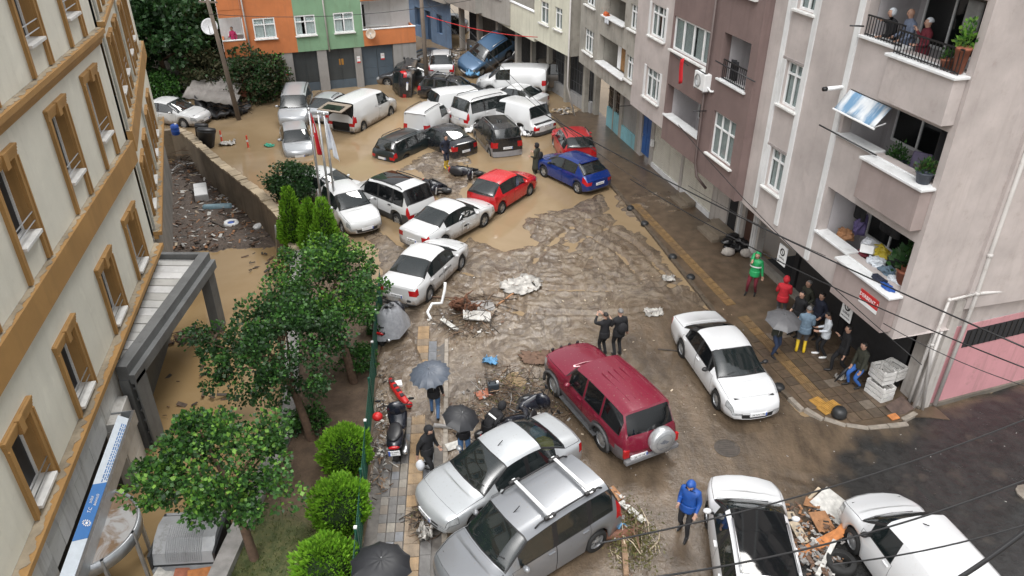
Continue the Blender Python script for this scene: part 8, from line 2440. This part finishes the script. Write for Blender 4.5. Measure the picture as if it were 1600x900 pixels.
pot_plant('trailing green plant on the far grey balcony', 30, 0, 0, .01, .01, (LEAF_M,), 1) if False else None
railing(rb, .2, 2.4, .24, 10.24, 10.8, .11); railing(rb, 2.5, 3.95, -.02, 10.33, 10.85, .11)
# clutter
def blob(name, label, cat, x, y, z, r, sq, mat, group=None, jit=.12, rz=0):
    m_ = MB().ball((0, 0, 0), 1, 16, 11)
    sd_ = random.uniform(0, 50); V = []
    for p in m_.v:                                         # folds and sags of a soft heap
        q = Vector(p); k = 1 + .55 * mnoise.noise(q * 1.6 + Vector((sd_, 0, 0))) + .35 * mnoise.noise(q * 4 + Vector((0, sd_, 0)))
        V.append((q.x * k * r * sq[0], q.y * k * r * sq[1], max(q.z * k, -.55) * r * sq[2]))
    m_.v = V
    o = m_.build(name, mat, None, False); o.location = (x, y, z); o.rotation_euler = (0, 0, rz); return fmesh(o, label, cat, group)
GL = 'bags and bundles heaped on the lowest balcony'
zc = 4.38
for a in [('bundle', 'yellow plastic bag on top of the heap on the lowest balcony', 'bag', 2.05, -.75, zc + .18, .26, (1.2, .8, .8), flat('bag_yellow', (.42, .33, .03), .5)),
          ('bundle', 'white carrier bag left of the yellow bag on the lowest balcony', 'bag', 2.5, -.7, zc + .15, .24, (1, .8, 1), flat('thin_white_bag', (.66, .68, .72), .5)),
          ('bundle', 'dark red bundle below the yellow bag', 'bundle', 2.35, -.45, zc - .02, .2, (1.3, .8, .7), cloth('maroon', (.12, .012, .022))),
          ('bundle', 'white laundry bundle in the middle of the heap', 'bundle', 1.75, -.42, zc + .02, .24, (1.1, .9, .8), C_WHITE),
          ('bundle', 'black bag behind the white laundry bundle', 'bag', 1.45, -.85, zc + .12, .27, (1, .9, 1), C_BLACK),
          ('bundle', 'grey-blue bundle of clothes near the projecting front', 'bundle', 1.25, -.4, zc - .02, .25, (1.2, .9, .7), C_DENIM),
          ('bundle', 'beige cushion beside the big dark-leaved plant', 'cushion', .98, -.62, zc + .06, .2, (1, .7, 1), PIECE['pale']),
          ('bundle', 'white cloth bundle on the right of the heap', 'bundle', .8, -.3, zc - .02, .2, (1.2, .8, .7), C_WHITE),
          ('bundle', 'bright blue cloth lying on the white cap of the lowest balcony', 'cloth', .55, .12, zc + .0, .16, (1.5, .7, .5), C_BLUEJ),
          ('bundle', 'dark navy cloth lying on the cap beside the bright blue one', 'cloth', .95, .06, zc + .0, .18, (1.6, .7, .45), C_NAVY),
          ('bundle', 'brown bag at the left end of the lowest balcony', 'bag', 3.6, -.7, zc + .0, .25, (1, .8, .8), PIECE['board']),
          ('bundle', 'purple coat bundle beside the brown bag', 'bundle', 3.35, -.95, zc + .35, .28, (.7, .6, 1.5), cloth('violet', (.09, .07, .17)))]:
    blob(*a, GL)
piece_ = MB().box(-.2, .2, -.13, .13, 0, .24).build('white_box', WHITE, None, bevel=.01); piece_.location = (2.2, -.45, zc + .12); piece_.rotation_euler = (R(15), R(10), R(25)); fmesh(piece_, 'white carton in front of the yellow bag on the lowest balcony', 'box')
def hanging(label, x, y, z, w, h, mat):
    m_ = MB(); n = 9
    V = [(w * (u - .5), .05 * math.sin(u * 9), -h * v * (1 - .25 * abs(u - .5))) for v in np.linspace(0, 1, 6) for u in np.linspace(0, 1, n)]
    m_.add(V, [(i * n + j, i * n + j + 1, i * n + j + n + 1, i * n + j + n) for i in range(5) for j in range(n - 1)])
    o = m_.build('laundry', mat, None, True); sm = o.modifiers.new('t', 'SOLIDIFY'); sm.thickness = .012; o.location = (x, y, z); return fmesh(o, label, 'laundry', 'laundry on the balconies')
hanging('black shirt on the line in the middle of the lowest balcony', 2.15, -.95, 5.75, .85, .75, C_BLACK)
hanging('black jacket hanging at the left end of the lowest balcony', 3.3, -.8, 5.8, .5, .85, C_BLACK)
hanging('long black coat hanging at the right end of the middle balcony', .65, -.5, 8.65, .55, 1.5, C_BLACK)
hanging('grey sheet hanging behind the people on the top right balcony', 1.4, -.9, 11.6, .5, .8, flat('grey_sheet', (.35, .35, .35), .9))
for (x0, z, lb_) in ((3.95, 5.82, 'washing line across the lowest balcony'), ):
    o = MB().tube([(3.95, -.9, 5.80), (2.0, -.92, 5.74), (.25, -.9, 5.8)], .008, 5).build('washing_line', WHITE); fmesh(o, lb_, 'line')
ch = fthing('garden_chair', 'purple garden chair in the middle balcony', 'chair', 1.55, -.6, 6.66, R(30))
PUR = flat('purple_plastic', (.10, .08, .15), .5)
MB().box(-.25, .25, -.25, .25, .42, .46).build('seat', PUR, ch, bevel=.02); o = MB().box(-.25, .25, -.03, .03, 0, .6).build('backrest', PUR, ch, bevel=.03); o.location = (0, -.24, .46); o.rotation_euler = (R(18), 0, 0)
for sx_ in (-1, 1):
    for sy_ in (-1, 1): MB().box(sx_ * .2 - .02, sx_ * .2 + .02, sy_ * .2 - .02, sy_ * .2 + .02, 0, .42).build('leg', PUR, ch)
tb = fthing('round_table', 'white round table in the middle balcony by the grey pot', 'table', 1.0, -.35, 6.66)
MB().lathe([(.38, .68), (.38, .71)], 20).build('top', WHITE, tb); MB().lathe([(.22, 0), (.04, .06), (.04, .68)], 10).build('pedestal', WHITE, tb)
# white boiler and pink cloth in the small mauve balcony
o = MB().lathe([(.05, 0), (.24, .06), (.24, .85), (.05, .92)], 16).build('boiler', WHITE, None, True); o.location = (9.35, -.7, 7.9); fmesh(o, 'white cylinder boiler on the small mauve balcony', 'boiler')
hanging('pink cloth hanging behind the railing of the small mauve balcony', 9.3, -.2, 7.95, .5, .5, C_PINK); hanging('black clothes hung on the railing of the small mauve balcony', 10.1, .1, 8.15, .5, .75, C_BLACK)
blob('bundle', 'orange cloth over the parapet of the grey house beside the leaning person', 'cloth', 23.2, -.05, 7.2, .22, (1.3, .7, .6), flat('cloth_orange', (.45, .10, .03), .8))
hanging('white cloth hanging over the parapet of the grey house', 22.7, .1, 7.2, .5, .35, C_WHITE)
# steps rubble along the right-hand wall
scatter('rubble', 885, 175, .1, 50, .9, .6, .12, [PIECE['grey'], PIECE['pale'], PIECE['dark']], .2)
# ---------------------------------------------------------------- overhead cables
CABLE = flat('cable_black', (.012, .012, .013), .5)
def cable(label, a, b_, sag, r=.016, mat=CABLE, n=14):
    A, B_ = at(*a), at(*b_)
    pts = [A.lerp(B_, k / n) - Vector((0, 0, sag * 4 * (k / n) * (1 - k / n))) for k in range(n + 1)]
    o = MB().tube(pts, r, 5).build('overhead_cable', mat, None, True)
    return tag(o, label, 'cable', 'overhead cables')
cable('thick twisted cable crossing the whole right-hand facade', (850, 178, 5.6), (1640, 560, 5.3), .25, .021)
cable('second thick cable just below the topmost one on the right-hand facade', (985, 280, 4.6), (1640, 590, 4.9), .35, .017)
cable('thin cable slanting across the lower facade to the building corner', (1060, 195, 6.2), (1440, 570, 4.0), .3, .012)
cable('thin cable from the building corner down to the pink wall', (1380, 505, 4.6), (1640, 615, 4.3), .15, .011)
cable('cable crossing above the dark side road, upper one at the bottom right', (930, 850, 8.0), (1640, 640, 8.0), .25, .012)
cable('cable crossing the bottom white cars, lower one at the bottom right', (1000, 905, 8.6), (1640, 735, 8.6), .25, .012)
cable('thin cable over the roof of the bottom right hatchback', (1300, 882, 9.0), (1640, 808, 9.0), .1, .009)
cable('thick bundled cable cutting the bottom right corner', (1480, 915, 10.0), (1640, 800, 10.0), .05, .02)
cable('cable from the leaning pole past the orange house', (325, 22, 6.9), (760, -5, 7.3), .5, .016)
cable('red cable running right from the grey pole at the back', (667, 25, 7.2), (840, 58, 5.6), .2, .022, RED)
cable('thin cable from the grey pole over the pile-up to the right-hand kerb', (668, 5, 8.3), (1010, 290, 4.5), .5, .010)
cable('second thin cable from the grey pole over the pile-up', (690, -5, 8.6), (930, 235, 5.0), .4, .010)
cable('thin cable from the top edge across the mauve wall to the thick cable', (1075, 290, 4.8), (1290, 400, 4.5), .1, .009)
# ---------------------------------------------------------------- manhole and the post at the right edge
p = at(1136, 700, .09)
mh = thing('manhole_cover', 'round iron manhole cover in the muddy road right of the maroon off-road car', 'manhole cover', (p.x, p.y, ground_z(p.x, p.y) + .004))
MH = flat('wet_iron', (.06, .05, .042), .45, var=.3, bump=.3)
MB().lathe([(.36, 0), (.36, .012), (.33, .014)], 24, cap=False).build('rim', MH, mh); m_ = MB().lathe([(.01, .006), (.325, .006)], 24, cap=False)
for k in range(-3, 4): m_.box(-.28 + .03 * abs(k), .28 - .03 * abs(k), k * .08 - .015, k * .08 + .015, .006, .013)
m_.build('lid', MH, mh)
p = at(1601, 772, .1)
ps = thing('white_post', 'white post on a concrete foot at the right edge of the dark side road', 'post', (p.x + .12, p.y, .05))
MB().lathe([(.30, -.1), (.32, .08), (.14, .16)], 12).build('foot', KERB, ps); MB().tube([(0, 0, .1), (.02, 0, 2.3)], .07, 10).build('shaft', WHITE, ps, True)
